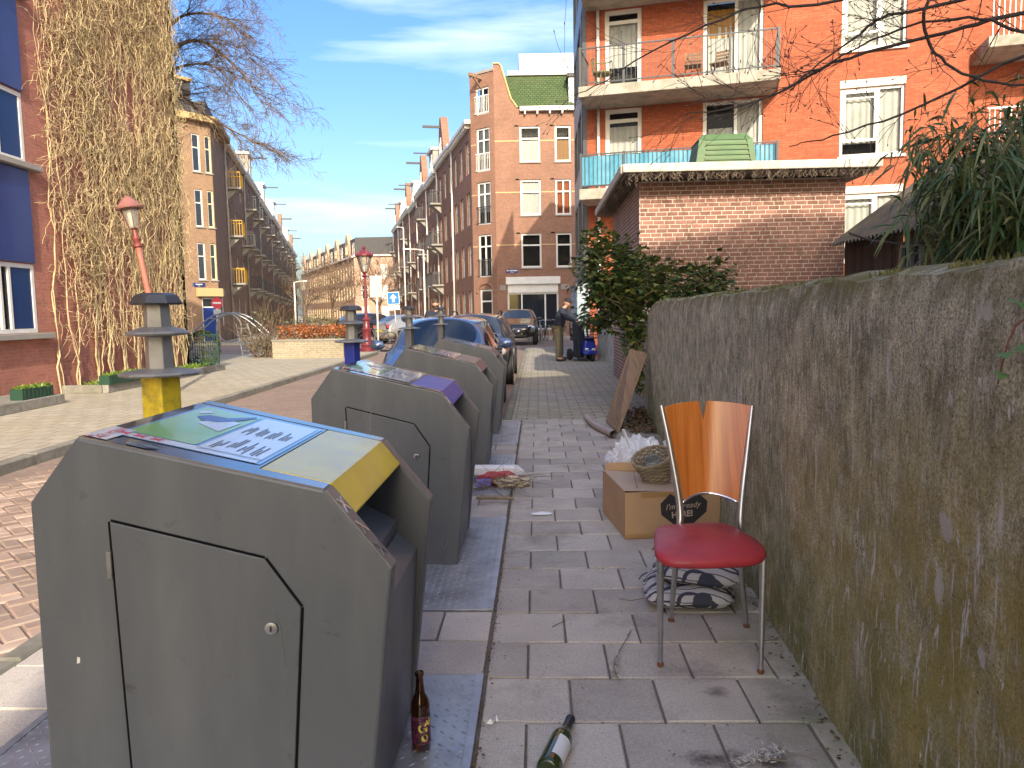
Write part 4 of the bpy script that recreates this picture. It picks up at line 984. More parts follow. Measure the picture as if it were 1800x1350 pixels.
# --- corner house with the gable
chs = empty('corner_house', (-0.75, 44.5, 0), 0.0, 'red brick corner house with gable, green tiled roof and white shopfront', 'building')
hol = []
cols = ((1.42, 2.58), (3.41, 4.31), (4.88, 5.8)); rows = ((9.85, 11.83), (6.88, 8.87), (3.92, 5.86))
for c in cols:
    for r_ in rows: hol.append((c[0], c[1], r_[0], r_[1]))
hol += [(0.58, 3.52, 0.35, 3.38), (4.35, 5.3, 0.05, 2.75)]
facade('front_wall', M_rbrick, chs, 9.0, 12.8, hol, 0.12)
sh = B(); sh.prism([(0.002, 12.8), (1.30, 12.8), (0.95, 13.3), (0.42, 15.1), (0.30, 15.25), (0.002, 15.25)], 0.0, 0.35); sh.build('gable_shoulder', M_rbrick, chs)
B().tube([(1.33, -0.03, 12.85), (0.97, -0.03, 13.35), (0.44, -0.03, 15.13), (0.30, -0.03, 15.28), (0.0, -0.03, 15.28)], 0.05, 6).build('gable_coping', M_band, chs)
M_tanblind = mat('tan_blind', (0.42, 0.24, 0.12), rough=0.9)
M_redblind = mat('rust_blind', (0.40, 0.12, 0.05), rough=0.9)
for i, c in enumerate(cols):
    for j, r_ in enumerate(rows):
        cur = [(0.08, 0.92, 0.02, 0.62 if j < 1 else 0.95)] if not (j == 2) else None
        cmm = M_tanblind if (i, j) == (1, 0) else (M_redblind if (i, j) == (1, 1) else None)
        window(chs, c[0], c[1], r_[0], r_[1], M_white, 0.12, 0.10, trans=(0.66,), mull=(0.5,) if (i, j) == (1, 1) else (), pane=M_glass, curtain=cur, sill=M_stone, cm=cmm)
        boxo('vent_brick', M_dark, chs, c[0] - 0.28, c[0] - 0.06, -0.006, 0.01, r_[1] - .02, r_[1] + 0.06)
for z in (11.0, 8.15, 5.2):
    for (a, c) in ((0.0, 1.40), (2.60, 3.39), (4.33, 4.86), (5.82, 9.0)): boxo('brick_band', M_band, chs, a, c, -0.006, 0.02, z, z + 0.06)
boxo('cornice', M_white, chs, 1.45, 9.0, -0.30, 0.05, 12.62, 12.86, 0.02)
for k in range(10): boxo('cornice_bracket', M_white, chs, 1.7 + k*.7, 1.78 + k*.7, -0.26, -0.001, 12.44, 12.615)
rf = B(); rf.add([(0.98, 0.05, 12.9), (9.0, 0.05, 12.9), (9.0, 1.6, 15.05), (0.5, 1.6, 15.05)], [(0, 1, 2, 3)]); rf.build('tiled_roof', M_groof, chs)
boxo('roof_edge', M_white, chs, 0.8, 9.0, 1.45, 1.8, 15.06, 15.3)
boxo('roof_box', mat('zinc_cladding', (0.36, 0.35, 0.38), (0.28, 0.27, 0.30), 3, 0.5, stretch=(8, 8, 0.3)), chs, 1.5, 5.6, 3.0, 6.0, 15.0, 16.75)
dm = boxo('dormer', M_white, chs, 4.25, 5.7, 0.25, 1.5, 12.95, 14.55); boxo('dormer_roof', M_roof, chs, 4.15, 5.8, 0.12, 1.6, 14.555, 14.75)
window(chs, 4.45, 5.5, 13.1, 14.4, M_white, 0.0, 0.08, mull=(0.5,), y=0.235, name='dormer_window')
# shopfront
window(chs, 0.58, 3.52, 0.35, 2.5, M_white, 0.14, 0.10, mull=(0.28, 0.74), name='shop_window')
boxo('roller_blind_box', M_white, chs, 0.50, 3.62, -0.18, 0.10, 2.98, 3.40, 0.01); boxo('shop_fascia', M_white, chs, 0.60, 3.50, -0.02, 0.10, 2.501, 2.975)
boxo('stone_block', M_stone, chs, 0.15, 0.48, -0.03, 0.05, 2.65, 2.95); boxo('stone_block', M_stone, chs, 3.65, 4.15, -0.03, 0.05, 2.65, 2.95)
window(chs, 4.35, 5.3, 0.05, 2.75, M_white, 0.12, 0.10, trans=(0.72,), name='door')
text_plate(chs, 0.52, 3.62, 0.70, 0.24, -0.005, ('Spaarndammer', 'STRAAT'))
# chamfered corner
fr = side_frame('chamfer', chs, (-2.15, 45.6, 0), math.atan2(44.5 - 45.6, -0.75 + 2.15)); CWd = math.hypot(1.4, 1.1)
ch_h = [(0.42, 1.42, 9.45, 11.9), (0.42, 1.42, 6.45, 8.87), (0.42, 1.42, 3.45, 5.9), (0.42, 1.42, 12.65, 14.15), (0.45, 1.4, 0.05, 2.75)]
facade('corner_wall', M_rbrick, fr, CWd, 14.9, ch_h, 0.12)
for k, (a, c, e_, f) in enumerate(ch_h[:4]):
    window(fr, a, c, e_, f, M_white, 0.12, 0.10, mull=(0.5,), trans=(0.72,) if k < 3 else (), pane=M_glass, curtain=[(0.06, 0.94, 0.3, 0.96)] if k in (0, 1) else None, name='french_window')
    bm_ = M_white if k in (0, 3) else M_bal
    rl = B(); rl.box(a - .04, c + .04, -.07, -.03, e_ + .98, e_ + 1.03); rl.box(a - .04, c + .04, -.07, -.03, e_ + .06, e_ + .10); rl.build('railing', bm_, fr)
    pm = B().box(-.012, .012, -.06, -.04, e_ + .10, e_ + .98).mesh('railing_bar', bm_)
    for q in range(9): mesh_obj('railing_bar', pm, fr, (a + .02 + q * .12, 0, 0))
window(fr, 0.45, 1.4, 0.05, 2.75, M_white, 0.12, 0.11, trans=(0.74,), name='door')
B().tube([(0.3 + 0.625 * (1 - math.cos(math.pi * k / 10)), -0.02, 2.55 + 0.55 * math.sin(math.pi * k / 10)) for k in range(11)], 0.09, 6).build('brick_arch', M_rbrick, fr)
for z in (11.0, 8.15, 5.2): boxo('brick_band', M_band, fr, 0, 0.40, -0.006, 0.02, z, z + .06)
boxo('gable_coping', M_stone, fr, -0.05, CWd + .02, -0.05, 0.4, 14.9, 15.05)
hb = B(); hb.box(0.86, 0.98, -1.1, 0.0, 14.55, 14.72); hb.bar((0.92, -0.02, 14.05), (0.92, -0.7, 14.54), 0.08); hb.build('hoist_beam', M_dbrick, fr)
adopt(fr, chs)
# flank along the side street
RD = Vector((-0.222, 0.975)); RA = math.atan2(-0.975, 0.222)
def row_origin(t): return (-2.15 + RD.x * t, 45.6 + RD.y * t, 0)
M_pane_c = mat('curtained_pane', (0.42, 0.40, 0.36), rough=0.06, coat=1.0)
M_pane_g = mat('grey_pane', (0.10, 0.11, 0.12), rough=0.05, coat=1.0)
def terrace_house(t0, t1, eave, label, brick, gable, seed, flank_of=None, bal=(), dorm=True, left=False, group='terraced houses down the side street', cream=False, nb=3):
    rr = random.Random(seed); W = t1 - t0
    if left:
        o = (-16.4 - 0.2245 * t0, 43.5 + 0.974 * t0, 0); ang = math.atan2(0.974, -0.2245)
    else:
        o = row_origin(t1); ang = RA
    if flank_of is None: e = empty('terraced_house', o, ang, label, 'house', group)
    else: e = side_frame('flank', flank_of, o, ang)
    fl = [(0.6, 2.7)] + [(3.6 + 3.0 * k, 5.5 + 3.0 * k) for k in range(3)]
    hs = []; wn = []
    for i in range(nb):
        cx = W * (i + 0.5) / nb; hw = min(0.55, W / nb * 0.28)
        for j, (a, c) in enumerate(fl):
            if c < eave - 0.3:
                if cream and i == nb - 1: hw2 = 0.35
                hs.append((cx - hw, cx + hw, a, c))
    facade('front_wall', brick, e, W, eave, hs, 0.14)
    fm = M_cream if cream else M_white
    for (a, c, f, g) in hs: window(e, a, c, f, g, fm, 0.14, 0.09, trans=(0.68,), name='window', room=False, pane=rr.choice([None, None, M_pane_c, M_pane_g]))
    boxo('cornice', M_white, e, 0.02, W - .02, -0.35, 0.1, eave - 0.02, eave + 0.22, 0.03)
    if not left or rr.random() < .7:
        for k in range(int(W / .55)): boxo('cornice_bracket', M_white, e, 0.15 + k*.55, 0.24 + k*.55, -0.30, -0.001, eave - 0.2, eave - 0.025)
    B().tube([(0.12, -0.09, 0), (0.12, -0.09, eave - 0.05)], 0.06, 8).build('drainpipe', M_white if not left else M_stone, e, smooth=True)
    rf = B(); rf.add([(0, 0.1, eave + .2), (W, 0.1, eave + .2), (W, 1.7, eave + 2.4), (0, 1.7, eave + 2.4)], [(0, 1, 2, 3)]); rf.add([(0, 1.7, eave + 2.4), (W, 1.7, eave + 2.4), (W, 10, eave + 2.4), (0, 10, eave + 2.4)], [(0, 1, 2, 3)])
    for x in (0.0, W): rf.add([(x, 0.1, 0), (x, 10, 0), (x, 10, eave + 2.4), (x, 1.7, eave + 2.4), (x, 0.1, eave + .2)], [(0, 1, 2, 3, 4)])
    rf.build('roof', M_roof, e)
    gx = W * (0.5 if gable != 'side' else 0.3); gw = 1.25
    if gable in ('point', 'side'):
        B().prism([(gx - gw, eave + .2), (gx + gw, eave + .2), (gx + gw, eave + 1.1), (gx + .28, eave + 3.2), (gx - .28, eave + 3.2), (gx - gw, eave + 1.1)], -0.02, 0.5).build('gable', brick, e)
        window(e, gx - .4, gx + .4, eave + .5, eave + 1.7, fm, 0.0, 0.08, y=-0.03, name='gable_window', room=False)
        B().box(gx - .06, gx + .06, -1.3, -0.02, eave + 2.45, eave + 2.62).build('hoist_beam', M_roof, e)
    elif gable == 'flat':
        boxo('roof_dormer', M_white if rr.random() < .6 else M_stone, e, gx - gw, gx + gw, -0.02, 1.8, eave + .22, eave + 2.2); boxo('dormer_cap', M_white, e, gx - gw - .12, gx + gw + .12, -0.2, 1.9, eave + 2.2, eave + 2.42)
        window(e, gx - .8, gx + .8, eave + .6, eave + 1.9, M_white, 0.0, 0.08, mull=(0.5,), y=-0.03, name='dormer_window', room=False)
        B().box(gx - .06, gx + .06, -1.4, -0.2, eave + 2.1, eave + 2.19).build('hoist_beam', M_roof, e)
    for (i, j, bm_) in bal:
        cx = W * (i + 0.5) / nb; z = fl[j][0] - 0.05
        s = B(); s.prism([(cx - .85, z - .12), (cx + .85, z - .12), (cx + .85, z), (cx - .85, z)], -0.85, -0.002); 
        s.add([(cx - .6, -0.002, z - .75), (cx - .6, -.7, z - .121), (cx - .6, -0.002, z - .121), (cx + .6, -0.002, z - .75), (cx + .6, -.7, z - .121), (cx + .6, -0.002, z - .121)], [(0, 1, 2), (5, 4, 3), (0, 3, 4, 1)])
        sl = s.build('balcony', M_stone, e)
        rl = B(); rl.box(cx - .83, cx + .83, -.83, -.79, z + .9, z + .95); rl.box(cx - .83, cx - .79, -.79, -.01, z + .9, z + .95); rl.box(cx + .79, cx + .83, -.79, -.01, z + .9, z + .95); rl.build('railing', bm_, sl)
        pm = B().box(-.012, .012, -.012, .012, z, z + .9).mesh('railing_bar', bm_)
        for q in range(12): mesh_obj('railing_bar', pm, sl, (cx - .80 + q * .145, -.81, 0))
        for q in range(1, 5):
            for sx in (-.81, .81): mesh_obj('railing_bar', pm, sl, (cx + sx, -.81 + q * .16, 0))
    if flank_of is not None: adopt(e, flank_of)
    return e
terrace_house(0.0, 7.2, 12.3, None, M_rbrick, 'none', 11, flank_of=chs)
labs = ['first terraced house behind the corner house, with a pointed gable and iron balconies', 'second terraced house behind the corner house, with a white boxed dormer',
        'third terraced house behind the corner house, with a pointed gable', 'fourth terraced house behind the corner house, with a flat dormer', 'fifth terraced house behind the corner house, with a pointed gable',
        'sixth terraced house behind the corner house, small and far', 'last brick house at the far end of the right-hand terrace']
gb = ['side', 'flat', 'point', 'flat', 'point', 'flat', 'point']
t = 7.2
for i in range(7):
    W = (7.6, 7.0, 8.0, 7.2, 7.8, 7.0, 8.0)[i]
    terrace_house(t, t + W, 12.2 + (0.25, -.1, .15, -.2, .2, 0, .1)[i], labs[i], M_rbrick, gb[i], 20 + i, bal=[(i % 3, 1, M_bal), (i % 3, 2, M_bal), (i % 3, 3, M_bal)] if i % 2 == 0 else [((i + 1) % 3, 1, M_bal), ((i + 1) % 3, 2, M_bal)])
    t += W

# --- left corner house and its terrace
lch = empty('corner_house', (-16.4 - 3.6 * math.cos(R(52)), 43.5 - 3.6 * math.sin(R(52)), 0), R(52), 'tan brick corner house with narrow cream windows and a blue door', 'building')
cx_ = [(2.55, 3.0), (3.22, 3.72)]
cx_ = [(2.45, 2.93), (3.20, 3.68 - .1)]
lh = [(a, c, z, z + 2.02) for (a, c) in cx_ for z in (9.32, 6.36, 3.47)] + [(2.55, 3.5, 0.05, 2.5)]
facade('corner_wall', M_tbrick, lch, 3.6, 12.1, lh, 0.10)
for k, (a, c, z, f) in enumerate(lh[:6]): window(lch, a, c, z, f, M_white if k < 3 else M_cream, 0.10, 0.07, trans=(0.64,), sill=M_stone)
window(lch, 2.55, 3.5, 0.05, 2.5, M_white, 0.10, 0.09, trans=(0.78,), name='door_frame'); boxo('door', mat('blue_door', (0.015, 0.04, 0.22), rough=0.35), lch, 2.66, 3.39, 0.03, 0.07, 0.08, 1.93)
boxo('door_canopy', M_band, lch, 2.25, 3.75, -0.25, -0.001, 2.55, 3.0, 0.02)
boxo('cornice', M_band, lch, 0, 3.75, -0.35, 0.0, 12.0, 12.35, 0.03)
boxo('roof_gable', M_roof, lch, 0.2, 2.9, 0.6, 3.0, 12.36, 14.2); boxo('gable_coping', M_band, lch, 0.1, 3.0, 0.5, 3.1, 14.21, 14.4)
text_plate(lch, 2.05, 3.08, 0.75, 0.22, -0.005, ('Zaanstraat', 'WIJK'))
fr = side_frame('flank', lch, (-16.4, 43.5, 0), math.atan2(0.974, -0.2245))
facade('flank_wall', M_dbrick, fr, 5.0, 12.1, [(1.2, 2.0, 0.9, 2.6)], 0.1); window(fr, 1.2, 2.0, 0.9, 2.6, M_white, 0.1, 0.09, mull=(0.5,), trans=(0.5,))
boxo('stone_band', M_stone, fr, 0.2, 2.6, -0.02, 0.02, 2.65, 3.0)
boxo('cornice', M_dbrick, fr, 0, 5, -0.45, 0.0, 12.0, 12.35)
boxo('roof_slope', M_roof, fr, 0, 5, 0.2, 6, 12.36, 13.2)
adopt(fr, lch)
M_ybal = mat('yellow_balcony', (0.62, 0.36, 0.02), (0.55, 0.30, 0.02), 3, 0.6)
ll = ['first house of the left terrace, with three bright yellow balconies', 'second house of the left terrace, with grey balconies and a boxed dormer', 'third house of the left terrace, dark brick with balconies',
      'fourth house of the left terrace, dark brick with a flat dormer', 'fifth house of the left terrace, small and far', 'sixth house of the left terrace, smaller still', 'last house at the far end of the left terrace']
t = 5.0
for i in range(7):
    W = (10.5, 12, 14, 14, 14, 14, 16)[i]; by = M_ybal if i == 0 else M_bal
    terrace_house(t, t + W, 12.0 + (0.0, .2, -.1, .2, -.2, .1, 0)[i], ll[i], M_dbrick, ['none', 'flat', 'flat', 'flat', 'point', 'flat', 'point'][i], 50 + i, left=True, group='terraced houses along the left of the side street', nb=4 if i else 3,
                  bal=[(0, 1, by), (0, 2, by), (0, 3, by)] + ([(2, 2, M_bal), (2, 1, M_bal), (2, 3, M_bal)] if i else [(2, 2, M_stone)]))
    t += W

# --- houses closing the street
def far_house(o, ang, W, eave, label, nb, gable, brick=M_pbrick):
    e = empty('far_house', o, ang, label, 'house', 'pale houses closing the far end of the street')
    hs = []
    for i in range(nb):
        cx = W * (i + .5) / nb
        for (a, c) in ((0.8, 2.6), (3.5, 5.5), (6.3, 8.3), (8.9, 10.3)):
            if c < eave - .2: hs.append((cx - .5, cx + .5, a, c))
    facade('front_wall', brick, e, W, eave, hs, 0.12)
    for (a, c, f, g) in hs: window(e, a, c, f, g, M_cream if gable == 'point' else M_white, 0.12, 0.13, trans=(0.66,), pane=M_curtain if (hash((a, f)) % 3) else None, room=False)
    boxo('cornice', M_white, e, 0, W, -0.3, 0.1, eave - .02, eave + .2)
    rf = B(); rf.prism([(0, eave + .2), (W, eave + .2), (W - .2, eave + 2.6), (.2, eave + 2.6)], 0.3, 8); rf.build('roof', M_roof, e)
    if gable == 'point':
        gx = W * .45; B().prism([(gx - 1.3, eave + .2), (gx + 1.3, eave + .2), (gx + 1.3, eave + 2.0), (gx + .15, eave + 3.5), (gx - .15, eave + 3.5), (gx - 1.3, eave + 2.0)], -0.02, 0.6).build('gable', brick, e)
        window(e, gx - .6, gx + .6, eave + .6, eave + 1.9, M_cream, 0.0, 0.1, mull=(.5,), y=-.03, name='gable_window', room=False)
        window(e, W * .85 - .5, W * .85 + .5, eave + .4, eave + 2.0, M_white, 0.0, 0.1, y=.25, name='dormer_window', room=False)
    elif gable == 'round':
        gx = W * .72; B().prism([(gx - 1.8, eave + .2), (gx + 1.8, eave + .2), (gx + 1.8, eave + 1.6), (gx + .9, eave + 2.3), (gx + .25, eave + 3.4), (gx - .25, eave + 3.4), (gx - .9, eave + 2.3), (gx - 1.8, eave + 1.6)], -0.02, 0.6).build('gable', brick, e)
        window(e, gx - .6, gx + .6, eave + .4, eave + 1.8, M_white, 0.0, 0.1, y=-.03, name='gable_window', room=False)
        window(e, W * .3 - .5, W * .3 + .5, eave + .5, eave + 1.9, M_white, 0.0, 0.1, y=.25, name='dormer_window', room=False)
    return e
fa = math.atan2(-30, 13); fl_ = ['farthest pale house in the closing row, at its left end', 'second pale house with a pointed gable from the left of the closing row', 'third pale house with a pointed gable, left of the red lamp', 'pale house with a pointed gable just left of the corner block']
fl_ = ['outermost pale house beside the end of the left terrace', 'pale house second from the end of the left terrace'] + fl_
for k in range(6):
    far_house((-41.0 + 3.25 * k, 152 - 7.5 * k, 0), fa, 8.17, 9.3, fl_[k], 4, 'point')
far_house((-21.5, 107.0, 0), R(-4), 5.6, 9.4, 'pale brick block behind the red street lamp, facing the street', 2, 'flat')
far_house((-15.9, 106.6, 0), R(-4), 6.5, 9.6, 'pale brick house with a shaped gable next to the right-hand terrace', 3, 'round')

# ------------------------------------------------------------------ red brick block on the left with climbing plants
M_lbrick = brickmat('left_red_brick', (0.47, 0.175, 0.125), (0.40, 0.145, 0.105), (0.36, 0.21, 0.16), 0.215, 0.0625, 0.010, dirt=(0.24, 0.09, 0.06), damt=0.45, strength=0.6)
M_blue = mat('blue_panel', (0.022, 0.040, 0.155), (0.030, 0.052, 0.19), 1.2, 0.35, coat=0.2)
lb = empty('apartment_building', (-8.6, 0.0, 0), R(90), 'red brick block with blue panels, covered in bare climbing plants', 'building')
lbh = [(10.6, 14.0, z, z + 1.22) for z in (1.18, 4.18, 7.18)]
facade('street_wall', M_lbrick, lb, 22.5, 14.0, lbh, 0.08, x0=-2.0)
for (a, c, z, f) in lbh:
    window(lb, a, c, z, f, M_white, 0.04, 0.075, mull=(0.45, 0.73, 0.80), pane=M_glass, curtain=[(0.02, 0.72, 0.02, 0.98)], sill=None)
    boxo('blue_infill', mat('deep_blue_panel', (0.01, 0.035, 0.13), rough=0.2), lb, a + (c - a) * .81, c - .08, 0.012, 0.055, z + .08, f - .08)
    boxo('window_sill', M_stone, lb, a - .1, c + .28, -0.16, 0.0, z - .11, z - .01, 0.01)
for (za, zb) in ((2.42, 4.06), (5.42, 7.06), (8.42, 10.06), (10.1, 13.0)): boxo('blue_panel', M_blue, lb, 10.6, 14.0, -0.05, -0.002, za, zb, 0.008)
B().box(-2.0, 20.498, 0.5, 9, 0, 13.99).build('block_body', M_lbrick, lb)
boxo('end_wall', M_lbrick, lb, 20.2, 20.495, 0.0, 0.6, 0, 13.995)

# ------------------------------------------------------------------ unseen block behind the camera, added and shaped to throw the street into shade
bh = empty('apartment_building', (1.0, -6.0, 0), 0.0, 'unseen gabled brick block added behind the viewer to shade the street', 'building')
gp = [(0, 0), (7.6, 0), (7.6, 12.7), (6.6, 12.67), (0, 11.37)]
B().prism(gp, -7.3, 0.0).build('wall', M_rbrick, bh)
rr_ = B(); rr_.add([(-.1, .1, 11.37), (6.6, .1, 12.72), (6.6, -7.4, 12.72), (-.1, -7.4, 11.37)], [(0, 1, 2, 3)]); rr_.add([(7.7, .1, 12.6), (6.6, .1, 12.72), (6.6, -7.4, 12.72), (7.7, -7.4, 12.6)], [(3, 2, 1, 0)]); rr_.build('roof', M_roof, bh)
for z in (1.2, 4.2, 7.2):
    for k in range(2): boxo('window', M_glass_dark, bh, 1.2 + 3.3*k, 2.9 + 3.3*k, 0.002, 0.03, z, z + 1.6)
    for k in range(2): boxo('window', M_glass_dark, bh, -0.03, -0.002, -2.5 - 3*k, -1.2 - 3*k, z, z + 1.6)
# ------------------------------------------------------------------ brick shed behind the wall
M_sbrick = mat('shed_brick', (0.30, 0.155, 0.115), (0.235, 0.12, 0.095), 6, 0.9, spec=0.2, bmp=0.5, bscale=70, bdist=0.004, rand=0.22)
M_mortar = mat('shed_mortar', (0.62, 0.52, 0.43), (0.52, 0.44, 0.37), 20, 0.95, bmp=0.4, bscale=150)
M_fascia = mat('shed_fascia', (0.60, 0.56, 0.48), (0.45, 0.42, 0.36), 5, 0.85, bmp=0.3, bscale=40, dirt=(0.16, 0.15, 0.10), dscale=6, damt=0.6)
M_soffit = mat('shed_soffit', (0.10, 0.085, 0.07), (0.06, 0.05, 0.045), 8, 0.95)
M_twig = mat('dry_twig', (0.22, 0.17, 0.12), (0.13, 0.10, 0.075), 5, 0.9)
sd = empty('brick_shed', (2.08, 12.4, 0), -SA, 'small flat-roofed brick shed behind the concrete wall', 'shed')
boxo('mortar_wall', M_mortar, sd, 0.0, 3.22, 0.006, 4.2, 0, 3.42)
bw_, rh_ = 0.172, 0.0655
bme = tile_mesh('brick', bw_ - 0.013, rh_ - 0.013, 0.03, 0.004, M_sbrick)
spots = []
for j in range(29):
    z = 1.50 + j * rh_; off = (0, 0.5, 0.25, 0.75)[j % 4] * bw_
    x = -off
    while x < 3.22:
        a, c = max(x, 0.0), min(x + bw_, 3.22)
        if c - a > 0.03: spots.append((a, c, z))
        x += bw_
spots.sort(key=lambda q: -q[2])
rest = B()
for i, (a, c, z) in enumerate(spots):
    w = c - a; d = rnd.uniform(-.003, .002)
    if i < 300: mesh_obj('brick', bme, sd, ((a + c) / 2, -0.001 + d, z + rh_ / 2), (R(90), rnd.uniform(-.01, .01), 0), (max(0.1, (w - .013) / (bw_ - .013)), 1, 1))
    else: rest.box(a + .0065, c - .0065, -0.001 + d, 0.02, z + .0065, z + rh_ - .0065)
o = rest.build('lower_bricks', M_sbrick, sd); o['kind'] = 'stuff'
boxo('side_wall', brickmat('shed_side_brick', (0.27, 0.125, 0.095), (0.20, 0.095, 0.08), (0.46, 0.39, 0.33), 0.172, 0.0655, 0.013, axis='yz', strength=0.6), sd, -0.012, -0.001, 0.0, 4.2, 0, 3.42)
rs_ = B(); rs_.slab([(-0.30, -0.50), (3.52, -0.50), (3.52, 4.7), (-0.30, 4.7)], 3.44, 3.56); rs_.build('roof_slab', M_soffit, sd, bevel=0.01)
boxo('fascia', M_fascia, sd, -0.33, 3.55, -0.56, -0.505, 3.47, 3.60, 0.02); boxo('fascia', M_fascia, sd, -0.36, -0.305, -0.50, 4.7, 3.46, 3.60, 0.02)
tw = B()
for i in range(240):
    x = -0.3 + rnd.random() * 3.8; y = -0.53 + rnd.uniform(-.03, .05); z = 3.47; pts = [(x, y, z)]
    for k in range(4):
        x += rnd.uniform(-.05, .05); y += rnd.uniform(-.02, .02); z -= rnd.uniform(.01, .05); pts.append((x, y, z))
    tw.tube(pts, rnd.uniform(.002, .004), 3)
for i in range(150):
    y = -0.5 + rnd.random() * 4.6; x = -0.33 + rnd.uniform(-.03, .3); z = 3.44; pts = [(x, y, z)]
    for k in range(4): x += rnd.uniform(-.05, .05); y += rnd.uniform(-.05, .05); z -= rnd.uniform(.01, .06); pts.append((x, y, z))
    tw.tube(pts, rnd.uniform(.002, .005), 3)
for i in range(70):
    x = rnd.random() * 3.2; z = rnd.uniform(1.4, 2.3); y = -0.012; pts = [(x, y, z)]; dx = rnd.uniform(-.02, .06)
    for k in range(rnd.randint(6, 14)): x += dx + rnd.uniform(-.03, .03); z += rnd.uniform(.03, .11); pts.append((min(3.2, max(0, x)), y - rnd.uniform(0, .01), min(z, 3.42)))
    tw.tube(pts, rnd.uniform(.0015, .0035), 3)
o = tw.build('dry_creeper', M_twig, sd); o['kind'] = 'stuff'
# green vent housing on its roof
M_gv = mat('green_fibreglass', (0.07, 0.15, 0.05), (0.055, 0.12, 0.04), 4, 0.6, dirt=(0.12, 0.14, 0.07), dscale=5, damt=0.6)
gv = empty('roof_vent', (3.66, 13.5, 3.56), -SA, 'green tapered vent housing on the brick shed roof', 'roof vent')
b = B(); q = [(-.55, -.4, 0), (.55, -.4, 0), (.55, .4, 0), (-.55, .4, 0), (-.44, -.3, .66), (.44, -.3, .66), (.44, .3, .66), (-.44, .3, .66)]
b.add(q, [(0, 1, 5, 4), (1, 2, 6, 5), (2, 3, 7, 6), (3, 0, 4, 7)]); b.build('housing', M_gv, gv)
b = B(); b.add([(-.46, -.32, .655), (.46, -.32, .655), (.46, .32, .655), (-.46, .32, .655), (-.36, -.22, .77), (.36, -.22, .77), (.36, .22, .77), (-.36, .22, .77)], [(0, 1, 5, 4), (1, 2, 6, 5), (2, 3, 7, 6), (3, 0, 4, 7), (4, 5, 6, 7), (3, 2, 1, 0)]); b.build('lid', M_gv, gv, bevel=0.01)
for k in range(7):
    z = .06 + k * .085; w_ = .50 - .1 * z / .66; yy = -.4 + .1 * z / .66
    boxo('louvre', M_gv, gv, -w_ + .1, w_ - .02, yy - .018, yy + .01, z, z + .03)
B().bar((-.5, -.41, 0), (-.395, -.31, .655), .09, .03, up=(0, 1, 0)).build('corner_strip', M_gv, gv); B().bar((.5, -.41, 0), (.395, -.31, .655), .09, .03, up=(0, 1, 0)).build('corner_strip', M_gv, gv)

# ------------------------------------------------------------------ wooden shack with a corrugated roof
M_plank = mat('tarred_planks', (0.045, 0.030, 0.022), (0.075, 0.05, 0.038), 3, 0.85, rand=0.35, bmp=0.5, bscale=20, stretch=(6, 6, 0.6))
M_corr = mat('mossy_corrugated_sheet', (0.10, 0.085, 0.07), (0.065, 0.055, 0.05), 4, 0.9, bmp=0.3, bscale=40, dirt=(0.17, 0.15, 0.07), dscale=3, damt=0.7)
sk = empty('wooden_shack', (4.95, 9.0, 0), 0.0, 'dark wooden shack with a mossy corrugated roof under the bamboo', 'shack')
def corr(u, v):
    y = -0.25 + 2.75 * u; x = -0.22 + 1.6 * v; return (x, y, 2.30 + 0.72 * (x + 0.22) + 0.024 * math.sin(y * 2 * math.pi / 0.11) + 0.02 * noise.noise(Vector((x * 2, y * 2, 0))))
B().grid(corr, 440, 5).build('corrugated_roof', M_corr, sk, smooth=True)
def corr2(u, v):
    y = -0.25 + 2.75 * u; x = 1.38 + 1.3 * v; return (x, y, 3.452 - 0.72 * (x - 1.38) + 0.016 * math.sin(y * 2 * math.pi / 0.076))
B().grid(corr2, 220, 3).build('corrugated_roof', M_corr, sk, smooth=True)
k = 0; y = 0.0
while y < 2.4:
    if not (0.25 < y < 0.75): boxo('plank', M_plank, sk, 0.0 + rnd.uniform(-.006, .006), 0.03, y, y + 0.112, 0, 2.42)
    y += 0.118
boxo('plank', M_plank, sk, 0.0, 0.03, 0.25, 0.75, 0, 1.55); boxo('plank', M_plank, sk, 0.0, 0.03, 0.25, 0.75, 2.15, 2.42)
x = 0.04
while x < 2.6:
    h = 2.42 + 0.72 * min(x, 2.7 - x)
    if not (0.5 < x < 1.12): boxo('plank', M_plank, sk, x, x + 0.112, 0.0 + rnd.uniform(-.006, .006), 0.03, 0, h)
    else: boxo('plank', M_plank, sk, x, x + 0.112, 0.0, 0.03, 0, 1.5); boxo('plank', M_plank, sk, x, x + 0.112, 0.0, 0.03, 2.12, h)
    x += 0.118
M_oldframe = mat('old_grey_paint', (0.20, 0.20, 0.20), (0.13, 0.13, 0.13), 9, 0.8)
window(sk, 0.50, 1.12, 1.5, 2.12, M_oldframe, 0.0, 0.04, mull=(0.5,), trans=(0.5,), y=-0.012, room=False)
fr = side_frame('sideframe', sk, (4.95, 9.75, 0), R(-90)); window(fr, 0.0, 0.5, 1.55, 2.15, M_oldframe, 0.0, 0.04, mull=(0.5,), trans=(0.5,), y=-0.005, room=False); adopt(fr, sk)
boxo('corner_board', M_plank, sk, -0.03, 0.10, -0.03, -0.006, 0, 2.40)
B().bar((-0.24, -0.27, 2.22), (1.38, -0.27, 3.39), 0.03, 0.14).build('barge_board', M_corr, sk)

